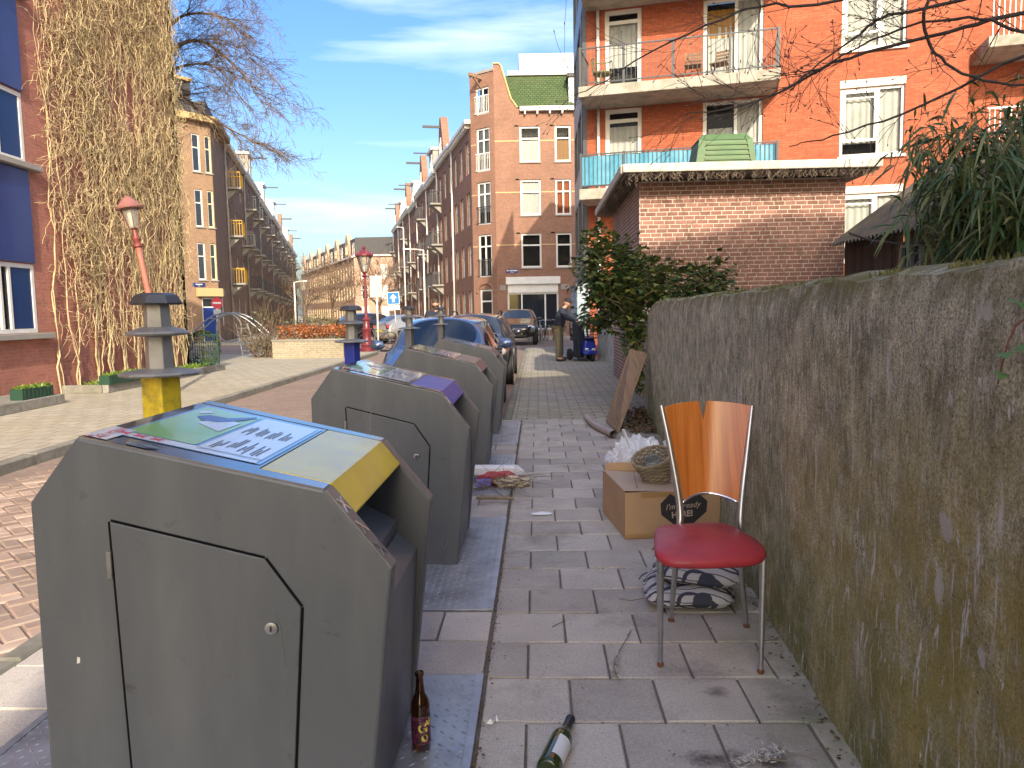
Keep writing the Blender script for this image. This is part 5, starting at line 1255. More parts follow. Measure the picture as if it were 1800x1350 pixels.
# ------------------------------------------------------------------ foliage helpers
def leafmat(name, c1, c2, c3, rough=0.45, trans=0.25):
    m, t, b = newmat(name); MATS[name] = m
    ge = N(t, 'ShaderNodeNewGeometry'); col = ramp(t, ge.outputs['Random Per Island'], [(0.0, c1), (0.55, c2), (1.0, c3)])
    t.links.new(col, b.inputs['Base Color']); b.inputs['Roughness'].default_value = rough; b.inputs['Specular IOR Level'].default_value = 0.4
    tl = N(t, 'ShaderNodeBsdfTranslucent'); t.links.new(col, tl.inputs['Color']); mx = N(t, 'ShaderNodeMixShader'); mx.inputs[0].default_value = trans
    t.links.new(b.outputs[0], mx.inputs[1]); t.links.new(tl.outputs[0], mx.inputs[2]); t.links.new(mx.outputs[0], t.nodes['Material Output'].inputs['Surface']); return m
def basis(d, roll):
    d = Vector(d).normalized(); up = Vector((0, 0, 1)) if abs(d.z) < 0.95 else Vector((1, 0, 0))
    x = d.cross(up).normalized(); z = x.cross(d); return (x * math.cos(roll) + z * math.sin(roll)), d, (z * math.cos(roll) - x * math.sin(roll))
def ivy_leaf(b, p, d, s, roll):
    x, y, z = basis(d, roll); p = Vector(p)
    sh = [(0, 0, 0), (.42, .05, .03), (.50, .42, -.03), (.26, .50, .02), (0, 1.0, -.08), (-.26, .50, .02), (-.50, .42, -.03), (-.42, .05, .03), (0, .40, .06)]
    b.add([p + (x * a + y * c + z * e) * s for a, c, e in sh], [(0, 1, 8), (1, 2, 8), (2, 3, 8), (3, 4, 8), (4, 5, 8), (5, 6, 8), (6, 7, 8), (7, 0, 8)])
def blade(b, p, d, l, w, roll, droop=0.25):
    x, y, z = basis(d, roll); p = Vector(p); q = []
    for k, (t, ww) in enumerate(((0, .15), (.3, 1), (.65, .75), (1.0, 0.04))):
        c = p + y * l * t - Vector((0, 0, droop * l * t * t)); q += [c - x * w * ww / 2, c + x * w * ww / 2]
    b.add(q, [(0, 1, 3, 2), (2, 3, 5, 4), (4, 5, 7, 6)])
def rdir(up=0.0):
    v = Vector((rnd.gauss(0, 1), rnd.gauss(0, 1), rnd.gauss(0, 1) + up)); return v.normalized()
def branch(b, p, d, L, r, depth, curl=0.25, droop=0.0, kids=4, seg=6, minr=0.002, sides=5, spread=0.9, ratio=0.62, out=None):
    p = Vector(p); d = Vector(d).normalized(); pts = [p.copy()]; rs = [r]; n = seg
    for i in range(n):
        d = (d + Vector((rnd.gauss(0, curl), rnd.gauss(0, curl), rnd.gauss(0, curl) - droop)) * (1.0 / n) * 1.6).normalized(); p = p + d * (L / n); pts.append(p.copy()); rs.append(max(minr, r * (1 - 0.75 * (i + 1) / n)))
    b.tube(pts, rs, sides if r > 0.012 else 3, cap=False)
    if depth > 0:
        for k in range(kids):
            i = rnd.randint(max(1, n // 4), n); dd = (pts[i] - pts[i - 1]).normalized()
            side = Vector((rnd.gauss(0, 1), rnd.gauss(0, 1), rnd.gauss(0, 1))); side = (side - dd * side.dot(dd)).normalized()
            branch(b, pts[i], dd + side * rnd.uniform(.4, spread), L * ratio * rnd.uniform(.7, 1.2), max(minr, rs[i] * 0.6), depth - 1, curl, droop, kids, max(3, seg - 1), minr, sides, spread, ratio, out)
    if out is not None: out.append((pts[-1], d))

# ------------------------------------------------------------------ ivy bush over the wall end
M_ivy = leafmat('ivy_leaf', (0.03, 0.065, 0.018), (0.075, 0.12, 0.03), (0.20, 0.20, 0.04))
M_ivystem = mat('ivy_stem', (0.10, 0.075, 0.05), (0.16, 0.13, 0.07), 8, 0.9)
iv = empty('ivy_bush', (1.8, 10.6, 1.2), 0, 'bushy dark green ivy spilling over the end of the concrete wall', 'ivy')
blobs = [((1.42, 11.1, 1.95), (.48, .75, .46), 1500), ((1.75, 10.9, 1.75), (.55, .6, .42), 1200), ((2.25, 10.3, 1.72), (.55, .5, .26), 900), ((1.35, 11.3, 1.45), (.33, .6, .35), 600),
         ((1.62, 10.35, 1.22), (.16, .28, .34), 380), ((2.55, 9.9, 1.72), (.28, .3, .28), 320), ((1.72, 10.45, 0.75), (.10, .16, .4), 120), ((1.22, 11.3, 2.3), (.12, .3, .25), 160), ((1.28, 11.0, 2.42), (.06, .06, .28), 50)]
lv = B(); O_ = Vector((1.8, 10.6, 1.2))
for (c, r_, n) in blobs:
    for i in range(n):
        d = rdir(); k = rnd.uniform(0.55, 1.05) if rnd.random() < .85 else rnd.uniform(1.0, 1.25)
        p = Vector(c) + Vector((d.x * r_[0], d.y * r_[1], d.z * r_[2])) * k
        wob = 0.16 * noise.noise(p * 3.1); p += d * wob
        if p.z < 1.5 and p.x > wall_x(p.y) + 0.034 * p.y - 0.02 and p.y < 10.5: continue
        ivy_leaf(lv, p - O_, d * 0.7 + Vector((rnd.uniform(-.5, .2), rnd.uniform(-.7, 0), rnd.uniform(-.7, .2))), rnd.uniform(.055, .10), rnd.uniform(-.6, .6))
o = lv.build('foliage', M_ivy, iv); o['kind'] = 'stuff'
st_ = B()
for i in range(130):
    c, r_, n = blobs[rnd.randint(0, 5)]; d = rdir(.6); p = Vector(c) - O_
    branch(st_, p + Vector((d.x * r_[0], d.y * r_[1], d.z * r_[2])) * .7, d + Vector((-.2, -.4, 0)), rnd.uniform(.2, .5), .006, 0, .5, 0, 0, 6, .0015)
o = st_.build('stems', M_ivystem, iv); o['kind'] = 'stuff'
# ivy sprig on the near end of the wall
isp = empty('ivy_sprig', (0.93, 1.42, 1.3), 0, 'young ivy shoot with three leaves hanging on the wall at the right edge', 'ivy')
b = B(); b.tube([(0.03, -0.02, 0.09), (0.002, 0.0, 0.06), (-0.008, 0.004, 0.03), (-0.012, 0.012, -0.01), (-0.014, 0.02, -0.05)], [.0028, .0026, .0022, .002, .0014], 6); b.build('stem', mat('red_stem', (0.12, 0.045, 0.03), rough=0.7), isp, smooth=True)
M_ivy2 = leafmat('young_ivy_leaf', (0.05, 0.13, 0.045), (0.09, 0.18, 0.06), (0.16, 0.19, 0.05))
for (p, d, s, ro) in (((-0.006, -0.012, 0.105), (-.15, -.75, -.35), .040, .35), ((-0.02, -0.004, 0.01), (-.35, -.8, -.3), .030, -.2), ((-0.016, 0.006, -0.028), (-.5, -.6, -.35), .028, .4), ((0.012, -0.02, 0.085), (.5, -.6, .35), .036, .5), ((0.0, -0.008, 0.02), (.4, -.8, -.2), .030, -.4)):
    b = B(); ivy_leaf(b, p, d, s, ro); b.build('leaf', M_ivy2, isp)

# ------------------------------------------------------------------ bamboo
M_bam = leafmat('bamboo_leaf', (0.03, 0.075, 0.022), (0.075, 0.135, 0.04), (0.24, 0.23, 0.09), 0.4)
bo = empty('bamboo_plant', (5.0, 7.2, 0.0), 0, 'dense bamboo with long drooping leaves above the wall on the right', 'bamboo')
culms = B(); lv = B()
for i in range(150):
    a = rnd.random() * 6.3; rr = rnd.random() ** .5 * .8; p = Vector((0.42 + rr * math.cos(a) * 1.15, 0.1 + rr * math.sin(a) * 0.75, 0.3))
    lean = Vector((rnd.uniform(-.26, .22), rnd.uniform(-.30, .15), 1)); H_ = rnd.uniform(1.7, 2.9) + .5 * max(0, min(1, p.x + .2)); pts = [p.copy()]; d = lean.normalized()
    for k in range(8):
        d = (d + Vector((lean.x * .07, lean.y * .07, -.012 * k))).normalized(); p = p + d * H_ / 8; pts.append(p.copy())
    culms.tube(pts, [.012 - .001 * k for k in range(9)], 5)
    for k in range(3, 9):
        for s in range(9 if k > 4 else 5):
            dd = rdir(-.15); dd = (dd + Vector((-.35, -.55, -.1))).normalized(); q = pts[k] + Vector((rnd.uniform(-.1, .1), rnd.uniform(-.1, .1), rnd.uniform(-.15, .1)))
            tip = q + dd * rnd.uniform(.08, .3); culms.tube([q, (q + tip) / 2 + Vector((0, 0, .03)), tip], [.003, .002, .0015], 3, cap=False)
            for w in range(3): blade(lv, q.lerp(tip, rnd.uniform(.5, 1)), dd + rdir() * .7, rnd.uniform(.16, .34), rnd.uniform(.020, .036), rnd.uniform(-1, 1), rnd.uniform(.3, .9))
o = lv.build('foliage', M_bam, bo); o['kind'] = 'stuff'
o = culms.build('culms', mat('bamboo_culm', (0.13, 0.12, 0.05), (0.08, 0.075, 0.03), 6, 0.6), bo); o['kind'] = 'stuff'

# ------------------------------------------------------------------ bare trees
def spray(b, pts, r0, r1, twigs, tl, buds, depth=1):
    P_ = [Vector(p) for p in pts]; sm = []
    for i in range(len(P_) - 1):
        for k in range(5):
            t = k / 5; p0 = P_[max(i - 1, 0)]; p1 = P_[i]; p2 = P_[i + 1]; p3 = P_[min(i + 2, len(P_) - 1)]
            sm.append(0.5 * ((2 * p1) + (p2 - p0) * t + (2 * p0 - 5 * p1 + 4 * p2 - p3) * t * t + (3 * p1 - p0 - 3 * p2 + p3) * t ** 3))
    sm.append(P_[-1]); n = len(sm)
    sm = [s + Vector((rnd.gauss(0, .006), rnd.gauss(0, .006), rnd.gauss(0, .006))) for s in sm]
    b.tube(sm, [r0 + (r1 - r0) * k / (n - 1) for k in range(n)], 7)
    for k in range(twigs):
        i = rnd.randint(1, n - 1); d = (sm[i] - sm[i - 1]).normalized(); out = []
        side = Vector((rnd.gauss(0, .5), rnd.gauss(0, .6), rnd.gauss(0.15, .8)))
        branch(b, sm[i], d * rnd.uniform(.5, 1.2) + side, tl * rnd.uniform(.4, 1.2), max(.0022, (r0 + (r1 - r0) * i / (n - 1)) * .4), depth, .45, -.03, 3, 6, .0016, 5, .9, .55, out)
        for (q, dd) in out: buds.append((q, dd))
nt_ = empty('bare_tree', (4.3, 4.3, 0), 0, 'bare budding tree reaching over the wall from the upper right', 'tree')
O_ = Vector((4.3, 4.3, 0)); tb = B(); buds = []
trunk = B(); trunk.tube([(0, 0, 0), (0.05, 0, 1.2), (-0.02, .05, 2.4), (0.03, .03, 3.6), (-.02, 0, 4.6)], [.13, .11, .095, .07, .04], 10); trunk.build('trunk', M_bark, nt_, smooth=True)
lines = [([(4.28, 4.35, 3.0), (3.6, 4.45, 3.15), (2.987, 4.6, 3.067), (2.665, 4.8, 3.028), (2.144, 5.0, 2.955), (1.818, 5.1, 2.805), (1.469, 5.2, 2.708), (1.177, 5.3, 2.698)], .018, .003, 34),
         ([(4.28, 4.35, 3.4), (3.4, 4.5, 3.35), (2.68, 4.7, 3.18), (2.296, 4.8, 3.137), (2.175, 4.9, 3.071), (1.828, 5.0, 2.822), (1.61, 5.1, 2.719)], .015, .0025, 30),
         ([(3.2, 4.5, 3.6), (2.7, 4.55, 3.5), (2.43, 4.6, 3.145), (2.505, 4.7, 2.925), (2.648, 4.6, 2.733), (2.94, 4.5, 2.629), (3.2, 4.4, 2.6)], .012, .006, 12),
         ([(4.27, 4.35, 2.6), (3.6, 4.4, 2.9), (2.997, 4.6, 2.826), (2.578, 4.9, 2.626), (2.117, 5.1, 2.496), (1.874, 5.2, 2.456)], .015, .003, 16),
         ([(4.28, 4.32, 4.0), (3.2, 4.6, 3.7), (2.104, 5.0, 3.306), (1.663, 5.2, 3.359), (1.133, 5.5, 3.234), (0.638, 5.8, 3.038), (0.461, 5.9, 2.979)], .014, .002, 30),
         ([(4.27, 4.3, 2.4), (3.2, 4.2, 2.6), (2.797, 4.3, 2.846), (2.602, 4.5, 3.011), (2.299, 4.8, 3.028), (1.97, 5.0, 2.896), (1.827, 5.1, 2.911)], .013, .003, 20)]
for (pts, r0, r1, tg) in lines:
    b = B(); spray(b, [Vector(p) - O_ for p in pts], r0, r1, tg, .42, buds); b.build('branch', M_bark, nt_)
b = B()
for (q, d) in buds: b.tube([q, q + d * .012, q + d * .022], [.0025, .0045, .001], 4)
o = b.build('buds', mat('bud', (0.12, 0.07, 0.05), rough=0.8), nt_); o['kind'] = 'stuff'
# bare branch before the shack
fb = empty('bare_branch', (4.1, 8.5, 2.08), 0, 'thick bare branch lying across the front of the wooden shack', 'branch')
b = B(); buds = []; spray(b, [(-.36, .1, .13), (-.1, 0, .02), (.18, -.2, -.02), (.5, -.5, -.02), (1.1, -.8, .05)], .010, .022, 10, .25, buds, 0); b.build('limb', M_bark, fb)

# left tree behind the red block
M_bark2 = mat('twig_bark', (0.20, 0.135, 0.085), (0.12, 0.082, 0.055), 9, 0.9)
lt = empty('bare_tree', (-12.0, 24.0, 0), 0, 'bare arching tree behind the creeper-covered block', 'tree')
trunk = B(); trunk.tube([(0, 0, 0), (0.1, 0, 2), (0.0, .1, 4.5), (.2, 0, 7), (.1, 0, 10)], [.3, .26, .22, .16, .08], 10); trunk.build('trunk', M_bark, lt, smooth=True)
arcs = [[(0.1, 0, 6.4), (1.9, 0, 7.7), (2.6, 0, 8.1), (3.5, 0, 7.55), (5.0, 0, 6.85), (5.9, 0, 6.5)], [(0.1, 0, 7.2), (1.8, 0, 8.3), (2.5, 0, 8.9), (3.9, .3, 9.0), (5.2, .2, 7.6)],
        [(.2, 0, 8.6), (2.0, .2, 10.0), (3.0, .1, 10.5), (4.5, 0, 10.3), (5.3, 0, 9.2)], [(.1, 0, 6.0), (1.6, -.2, 7.3), (2.2, -.2, 6.9), (2.7, -.3, 6.6)], [(.1, 0, 9.4), (1.7, 0, 11.4), (3.2, .2, 12.2), (4.4, 0, 11.5)],
        [(.2, 0, 8.0), (2.2, .3, 9.5), (3.4, .4, 9.8), (4.8, .3, 8.9), (5.6, .3, 7.9)]]
for i, pts in enumerate(arcs):
    b = B(); buds = []
    P_ = [Vector((p[0] * .80, p[1], p[2])) for p in pts]; sm = []
    for j in range(len(P_) - 1):
        for k in range(5):
            t = k / 5; p0 = P_[max(j - 1, 0)]; p1 = P_[j]; p2 = P_[j + 1]; p3 = P_[min(j + 2, len(P_) - 1)]
            sm.append(0.5 * ((2 * p1) + (p2 - p0) * t + (2 * p0 - 5 * p1 + 4 * p2 - p3) * t * t + (3 * p1 - p0 - 3 * p2 + p3) * t ** 3))
    sm.append(P_[-1]); n = len(sm); r0 = .07 if i != 3 else .11
    b.tube(sm, [r0 * (1 - .88 * k / (n - 1)) for k in range(n)], 7)
    if i != 3:
        for k in range(24):
            j = rnd.randint(3, n - 1); d = (sm[j] - sm[j - 1]).normalized()
            branch(b, sm[j], d + Vector((rnd.uniform(.0, .8), rnd.gauss(0, .6), rnd.uniform(-.9, .5))), rnd.uniform(.6, 1.5), .018, 3, .35, .10, 4, 5, .0042, 3, .8, .6)
    b.build('branch', M_bark2, lt)

# ------------------------------------------------------------------ climbing plant on the red block
M_vine = leafmat('dry_vine', (0.42, 0.315, 0.18), (0.57, 0.44, 0.26), (0.47, 0.41, 0.205), 0.9, 0.0)
vn = empty('climbing_plant', (-8.6, 17.5, 0), R(90), 'bare tan climbing plant matted over the red brick wall', 'climbing plant')
stems = [-2.95, -2.4, -1.6, -1.1, -.5, 0.1, .55, 1.0, 1.6, 2.1, 2.55]
b = B()
for i, sx in enumerate(stems):
    for q in range(2 if i < 2 else 5):
        x = sx + rnd.uniform(-.06, .06); z = 0.0; pts = []; yy = -.04
        top = 12.5
        while z < top:
            pts.append((x, yy - rnd.uniform(0, .05), z)); z += rnd.uniform(.15, .4); x += rnd.uniform(-.09, .09)
        b.tube(pts, [rnd.uniform(.009, .02) * max(.35, 1 - k / len(pts)) for k in range(len(pts))], 4, cap=False)
o = b.build('stems', M_vine, vn); o['kind'] = 'stuff'
b = B()
for i in range(12500):
    z = 1.0 + 12.2 * rnd.random() ** .8; x = rnd.uniform(-2.9, 2.9)
    dens = (1.0 if z > 2.6 else .5) * (0.45 if x < -2.3 else 1.0) * (0.55 + 1.2 * noise.noise(Vector((x * 1.1, z * .55, 3.0))))
    if rnd.random() > dens + .12: continue
    yy = -rnd.uniform(.03, .22); pts = [(x, yy * .5, z)]; dx, dz = rnd.gauss(0, .9), rnd.uniform(-1, .45)
    for k in range(rnd.randint(5, 9)):
        dx += rnd.gauss(0, .5); dz += rnd.gauss(-.08, .4); l = math.hypot(dx, dz) + .01; st = rnd.uniform(.06, .15)
        x += dx / l * st; z += dz / l * st; yy += rnd.gauss(0, .03); yy = min(-.02, max(-.32, yy)); x = min(2.97, x); pts.append((x, yy, z))
    b.tube(pts, rnd.uniform(.003, .0065), 3, cap=False)
o = b.build('twigs', M_vine, vn); o['kind'] = 'stuff'

# ------------------------------------------------------------------ planting at the foot of the red block
M_gleaf = leafmat('spring_leaf', (0.06, 0.14, 0.02), (0.14, 0.24, 0.03), (0.26, 0.30, 0.05))
M_trough = mat('green_trough', (0.012, 0.05, 0.03), rough=0.5)
be = empty('planting_bed', (-8.05, 17.5, 0), 0, 'stone-edged bed of spring leaves at the foot of the red block', 'flower bed')
for k in range(6): boxo('edging_stone', M_kerb, be, 0.28, 0.40, -3.0 + k, -2.01 + k, 0, 0.16, 0.01)
boxo('edging_stone', M_kerb, be, -0.5, 0.27, -3.0, -2.9, 0, 0.16, 0.01)
boxo('soil', M_sand, be, -.52, .28, -2.9, 3.0, 0.0, .10)
b = B()
for i in range(1500):
    y = rnd.uniform(-2.7, 2.9); x = rnd.uniform(-.45, .2)
    if noise.noise(Vector((x * 2, y * 1.6, 1))) < -.1: continue
    blade(b, (x, y, .1), Vector((rnd.gauss(0, .6), rnd.gauss(0, .6), 1)), rnd.uniform(.08, .24), rnd.uniform(.015, .035), rnd.uniform(-2, 2), .3)
o = b.build('leaves', M_gleaf, be); o['kind'] = 'stuff'
def trough(y, L, label):
    e = empty('plant_trough', (-7.72, y, 0.16), 0, label, 'plant trough', 'green plant troughs')
    b = B()
    for k in range(int(L / .05)): b.box(-.1, .1, k * .05, k * .05 + .05, (0 if k % 2 else .0), .17) if False else b.box(-.10 - (.006 if k % 2 else 0), .10 + (.006 if k % 2 else 0), k * .05, k * .05 + .0499, 0, .17)
    b.build('trough', M_trough, e)
    g = B()
    for i in range(int(220 * L)): blade(g, (rnd.uniform(-.08, .08), rnd.uniform(.02, L - .02), .15), Vector((rnd.gauss(0, .7), rnd.gauss(0, .7), 1)), rnd.uniform(.06, .16), rnd.uniform(.012, .03), rnd.uniform(-2, 2), .3)
    o = g.build('leaves', M_gleaf, e); o['kind'] = 'stuff'
trough(14.5, 1.5, 'ribbed dark green trough of spring leaves on the bed edge')
trough(11.9, 0.8, 'ribbed dark green trough at the left edge, under the window')
boxo('edging', M_kerb, empty('stone_ledge', (-7.9, 12.2, 0), 0, 'low stone ledge under the left trough', 'ledge'), -.6, .35, -1.2, .7, 0, .16, .01)

# ------------------------------------------------------------------ playground corner on the left
M_gfence = mat('fence_green', (0.012, 0.045, 0.03), rough=0.5)
gf = empty('iron_fence', (-9.0, 21.4, 0), 0, 'dark green railing beside the red block', 'fence')
for x in (0.0, 0.83): boxo('post', M_gfence, gf, x - .025, x + .025, -.025, .025, 0, 1.02)
for z in (.12, .9): boxo('rail', M_gfence, gf, 0.03, .80, -.015, .015, z, z + .035)
for k in range(12): boxo('bar', M_gfence, gf, .06 + k * .062, .075 + k * .062, -.008, .008, .156, .899)
fr = empty('hedge_plant', (-8.7, 21.7, 0), 0, 'dark leafy shrub behind the green railing', 'shrub'); b = B()
for i in range(700):
    d = rdir(); p = Vector((d.x * .45, d.y * .3, .5 + d.z * .5)) * 1.0
    if p.z > 0: ivy_leaf(b, p, d + Vector((0, -.4, -.2)), rnd.uniform(.05, .09), rnd.uniform(-.6, .6))
o = b.build('foliage', M_ivy, fr); o['kind'] = 'stuff'
b = B(); b.tube([(0, 0, 0), (0, 0, .6)], .03, 6); b.build('stem', M_bark, fr)
cf = empty('playground_climber', (-10.2, 28.0, 0), 0, 'silver tubular arched climbing frame with a small ladder', 'climbing frame')
for yy in (-.35, .35):
    B().tube([(-1.7 + 3.4 * k / 16, yy, .15 + 1.4 * math.sin(math.pi * k / 16) ** .8) for k in range(17)], .028, 8).build('arch', M_galv, cf, smooth=True)
for k in range(3, 14, 2):
    x = -1.7 + 3.4 * k / 16; z = .15 + 1.4 * math.sin(math.pi * k / 16) ** .8; B().tube([(x, -.35, z), (x, .35, z)], .02, 6).build('rung', M_galv, cf)
B().tube([(.45 * math.cos(2 * math.pi * k / 24) + .1, -.4, 1.0 + .5 * math.sin(2 * math.pi * k / 24)) for k in range(25)], .026, 8).build('hoop', M_galv, cf, smooth=True)
for s in (0, .5): B().tube([(.55 + s, -.4, 0.0), (.35 + s * .8, -.4, 1.15)], .024, 6).build('ladder_rail', M_galv, cf)
for k in range(4): B().tube([(.52 - k * .045, -.4, .18 + k * .27), (1.0 - k * .07, -.4, .18 + k * .27)], .02, 6).build('ladder_rung', M_galv, cf)
def shrub(name, loc, r_, n, m_leaf, label, stems=14, leafs=(.05, .09), cat='shrub', shape='ball'):
    e = empty(name, loc, 0, label, cat); b = B()
    for i in range(n):
        if shape == 'box': p = Vector((rnd.uniform(-1, 1) * r_[0], rnd.uniform(-1, 1) * r_[1], r_[2] * (rnd.random() ** .5) * 2)); d = rdir(.4)
        else:
            d = rdir(); k = rnd.uniform(.5, 1.05); p = Vector((d.x * r_[0] * k, d.y * r_[1] * k, r_[2] + d.z * r_[2] * k))
        p += 0.12 * Vector((noise.noise(p * 2.5), noise.noise(p * 2.5 + Vector((9, 0, 0))), noise.noise(p * 2.5 + Vector((0, 9, 0)))))
        if p.z > 0.02: ivy_leaf(b, p, d + Vector((0, -.3, 0)), rnd.uniform(*leafs), rnd.uniform(-.7, .7))
    o = b.build('foliage', m_leaf, e); o['kind'] = 'stuff'
    b = B()
    for i in range(stems): branch(b, (rnd.uniform(-.5, .5) * r_[0], rnd.uniform(-.5, .5) * r_[1], 0), (rnd.gauss(0, .5), rnd.gauss(0, .5), 1), r_[2] * 1.7, .02, 1, .2, 0, 3, 5, .004, 4)
    o = b.build('stems', M_bark2, e); o['kind'] = 'stuff'; return e
M_olive = leafmat('olive_shrub', (0.09, 0.10, 0.045), (0.15, 0.15, 0.07), (0.22, 0.20, 0.10))
M_beech = leafmat('beech_hedge', (0.30, 0.09, 0.03), (0.42, 0.15, 0.05), (0.50, 0.22, 0.08))
M_palegreen = leafmat('pale_hedge', (0.14, 0.16, 0.07), (0.22, 0.23, 0.11), (0.32, 0.30, 0.16))
shrub('twiggy_shrub', (-8.5, 26.4, 0), (.72, .6, .82), 520, M_olive, 'twiggy olive shrub beside the climbing frame', 40)
shrub('beech_hedge', (-6.75, 26.4, 0.55), (1.15, .8, .25), 1500, M_beech, 'low rust-orange beech hedge growing in the brick planter', 10, (.06, .10), 'hedge', 'box')
shrub('pale_shrub', (-7.3, 28.4, 0.3), (1.35, .7, .58), 1100, M_palegreen, 'pale green shrubs behind the orange hedge', 20, (.05, .09), 'shrub')
pw = empty('brick_planter', (-7.9, 25.4, 0), 0, 'weathered brick planter holding the orange hedge', 'planter')
M_planter = brickmat('planter_brick', (0.34, 0.28, 0.19), (0.26, 0.22, 0.16), (0.36, 0.32, 0.25), 0.22, 0.07, 0.014, dirt=(0.16, 0.14, 0.09), damt=0.7)
boxo('wall', M_planter, pw, 0, 2.35, 0, .2, 0, .57); boxo('end_wall', M_planter, pw, 2.15, 2.352, .2, 2.2, 0, .568); boxo('coping', M_kerb, pw, -.02, 2.40, -.03, .23, .572, .63); boxo('soil', M_sand, pw, 0, 2.15, .2, 2.2, 0, .5)
# ------------------------------------------------------------------ street lamps and signs
M_lampred = mat('oxide_red_paint', (0.20, 0.045, 0.035), (0.15, 0.035, 0.03), 6, 0.5)
M_lampglass = glassmat('lantern_glass', (0.5, 0.5, 0.45), 0.25, 0.12)
M_cowl = mat('lamp_cowl', (0.30, 0.13, 0.11), (0.24, 0.10, 0.09), 5, 0.55)
M_lampcore = mat('lamp_core', (0.75, 0.70, 0.52), rough=0.6)
lp = empty('street_lamp', (-6.25, 14.0, 0), 0, 'tilted red-brown lantern lamp post before the creeper-covered wall', 'street lamp'); lp.rotation_euler = (R(0), R(-9.2), 0)
B().tube([(0, 0, -.1), (0, 0, 1.0), (0, 0, 2.35), (0, 0, 2.78)], [.075, .062, .055, .05], 12).build('pole', mat('salmon_paint', (0.34, 0.125, 0.085), (0.28, 0.10, 0.07), 6, 0.6), lp, smooth=True)
B().lathe([(.05, 2.70), (.085, 2.72), (.085, 2.76), (.05, 2.80), (.075, 2.86), (.045, 2.93), (.04, 3.02), (.07, 3.05)], 14).build('collar', M_lampred, lp, auto=True)
B().lathe([(.085, 3.05), (.16, 3.42)], 6).build('lantern_glass', M_lampglass, lp); B().lathe([(.02, 3.06), (.055, 3.10), (.07, 3.36), (.03, 3.38)], 10).build('lamp_core', M_lampcore, lp, smooth=True)
for k in range(6):
    a = 2 * math.pi * k / 6; B().tube([(.087 * math.cos(a), .087 * math.sin(a), 3.05), (.164 * math.cos(a), .164 * math.sin(a), 3.42)], .007, 4).build('glazing_bar', M_lampred, lp)
B().lathe([(.23, 3.40), (.24, 3.43), (.17, 3.50), (.10, 3.58), (.05, 3.62), (.0, 3.64)], 12).build('cowl', M_cowl, lp, auto=True)
# ornate lamp
rl_ = empty('street_lamp', (-5.74, 30.6, 0), 0, 'ornate dark red crown-topped lamp post beside the junction', 'street lamp')
M_ornate = mat('ornate_red', (0.17, 0.022, 0.03), (0.12, 0.016, 0.022), 6, 0.4, coat=0.2)
B().lathe([(.30, -.05), (.30, .06), (.22, .12), (.24, .2), (.17, .3), (.16, .75), (.20, .82), (.14, .9), (.13, 1.15), (.17, 1.2), (.08, 1.3), (.06, 1.6), (.055, 2.6), (.05, 2.9)], 14).build('pole', M_ornate, rl_, auto=True)
B().lathe([(.05, 2.85), (.13, 2.9), (.05, 2.97), (.09, 3.03), (.12, 3.08)], 12).build('collar', M_ornate, rl_, auto=True)
B().lathe([(.12, 3.08), (.30, 3.72)], 6).build('lantern_glass', M_lampglass, rl_)
for k in range(6):
    a = 2 * math.pi * k / 6; B().tube([(.125 * math.cos(a), .125 * math.sin(a), 3.08), (.305 * math.cos(a), .305 * math.sin(a), 3.72)], .012, 4).build('glazing_bar', M_ornate, rl_)
    B().lathe([(.05, 0), (.02, .1), (.0, .16)], 6, c=(.3 * math.cos(a), .3 * math.sin(a), 3.76)).build('crown_point', M_ornate, rl_)
B().lathe([(.36, 3.70), (.36, 3.76), (.24, 3.84), (.14, 3.92), (.05, 3.97), (.07, 4.02), (.0, 4.14)], 12).build('crown', M_ornate, rl_, auto=True)
for s in (-1, 1): B().tube([(s * .05, 0, 2.6), (s * .2, 0, 2.75), (s * .14, 0, 2.95)], .014, 5).build('scroll_arm', M_ornate, rl_)
def light_pole(x, y, H_, arm, label):
    e = empty('street_light', (x, y, 0), 0, label, 'street light', 'plain white street lights down the side street')
    B().tube([(0, 0, 0), (0, 0, H_)], [.09, .05], 8).build('pole', M_white, e, smooth=True); B().tube([(0, 0, H_ - .05), (arm * .5, 0, H_ + .05), (arm, 0, H_ + .06)], .035, 6).build('arm', M_white, e)
    B().obox((arm * 1.12, 0, H_ + .06), (abs(arm) * .4, .22, .1), Matrix.Identity(3)).build('lamp_head', M_white, e, bevel=.03)
light_pole(-6.1, 55.0, 5.9, -1.1, 'white street light with its arm pointing left, before the right-hand terrace')
light_pole(-10.6, 78.0, 10.0, -.5, 'tall white street light farther down the right-hand terrace')
light_pole(-17.3, 62.0, 4.1, 0.8, 'white street light with its arm pointing right, before the left terrace')
M_signgrey = mat('sign_back_grey', (0.42, 0.43, 0.42), (0.36, 0.37, 0.36), 4, 0.5)
sg_ = empty('road_sign', (-5.36, 31.0, 0), 0, 'grey back of a large traffic sign on a white pole', 'road sign')
B().tube([(0, 0, -.05), (0, 0, 2.98)], .038, 8).build('pole', M_white, sg_, smooth=True); boxo('panel', M_signgrey, sg_, -.26, .22, -.065, -.045, 2.08, 2.94, .01)
for z in (2.3, 2.7): boxo('bracket', M_galv, sg_, -.2, .2, -.044, -.03, z, z + .05)
M_signblue = mat('traffic_blue', (0.02, 0.16, 0.50), rough=0.35)
ow = empty('road_sign', (-4.0, 27.0, 0), R(-4), 'square blue one-way sign with a white arrow on a leaning pole', 'road sign'); ow.rotation_euler = (0, R(-2.5), R(-4))
B().tube([(0.04, 0, -.05), (0, 0, 2.15)], .025, 8).build('pole', M_galv, ow, smooth=True)
pn = boxo('panel', M_white, ow, -.215, .215, -.045, -.027, 1.74, 2.17, .015); boxo('blue_field', M_signblue, pn, -.195, .195, -.0485, -.0455, 1.76, 2.15)
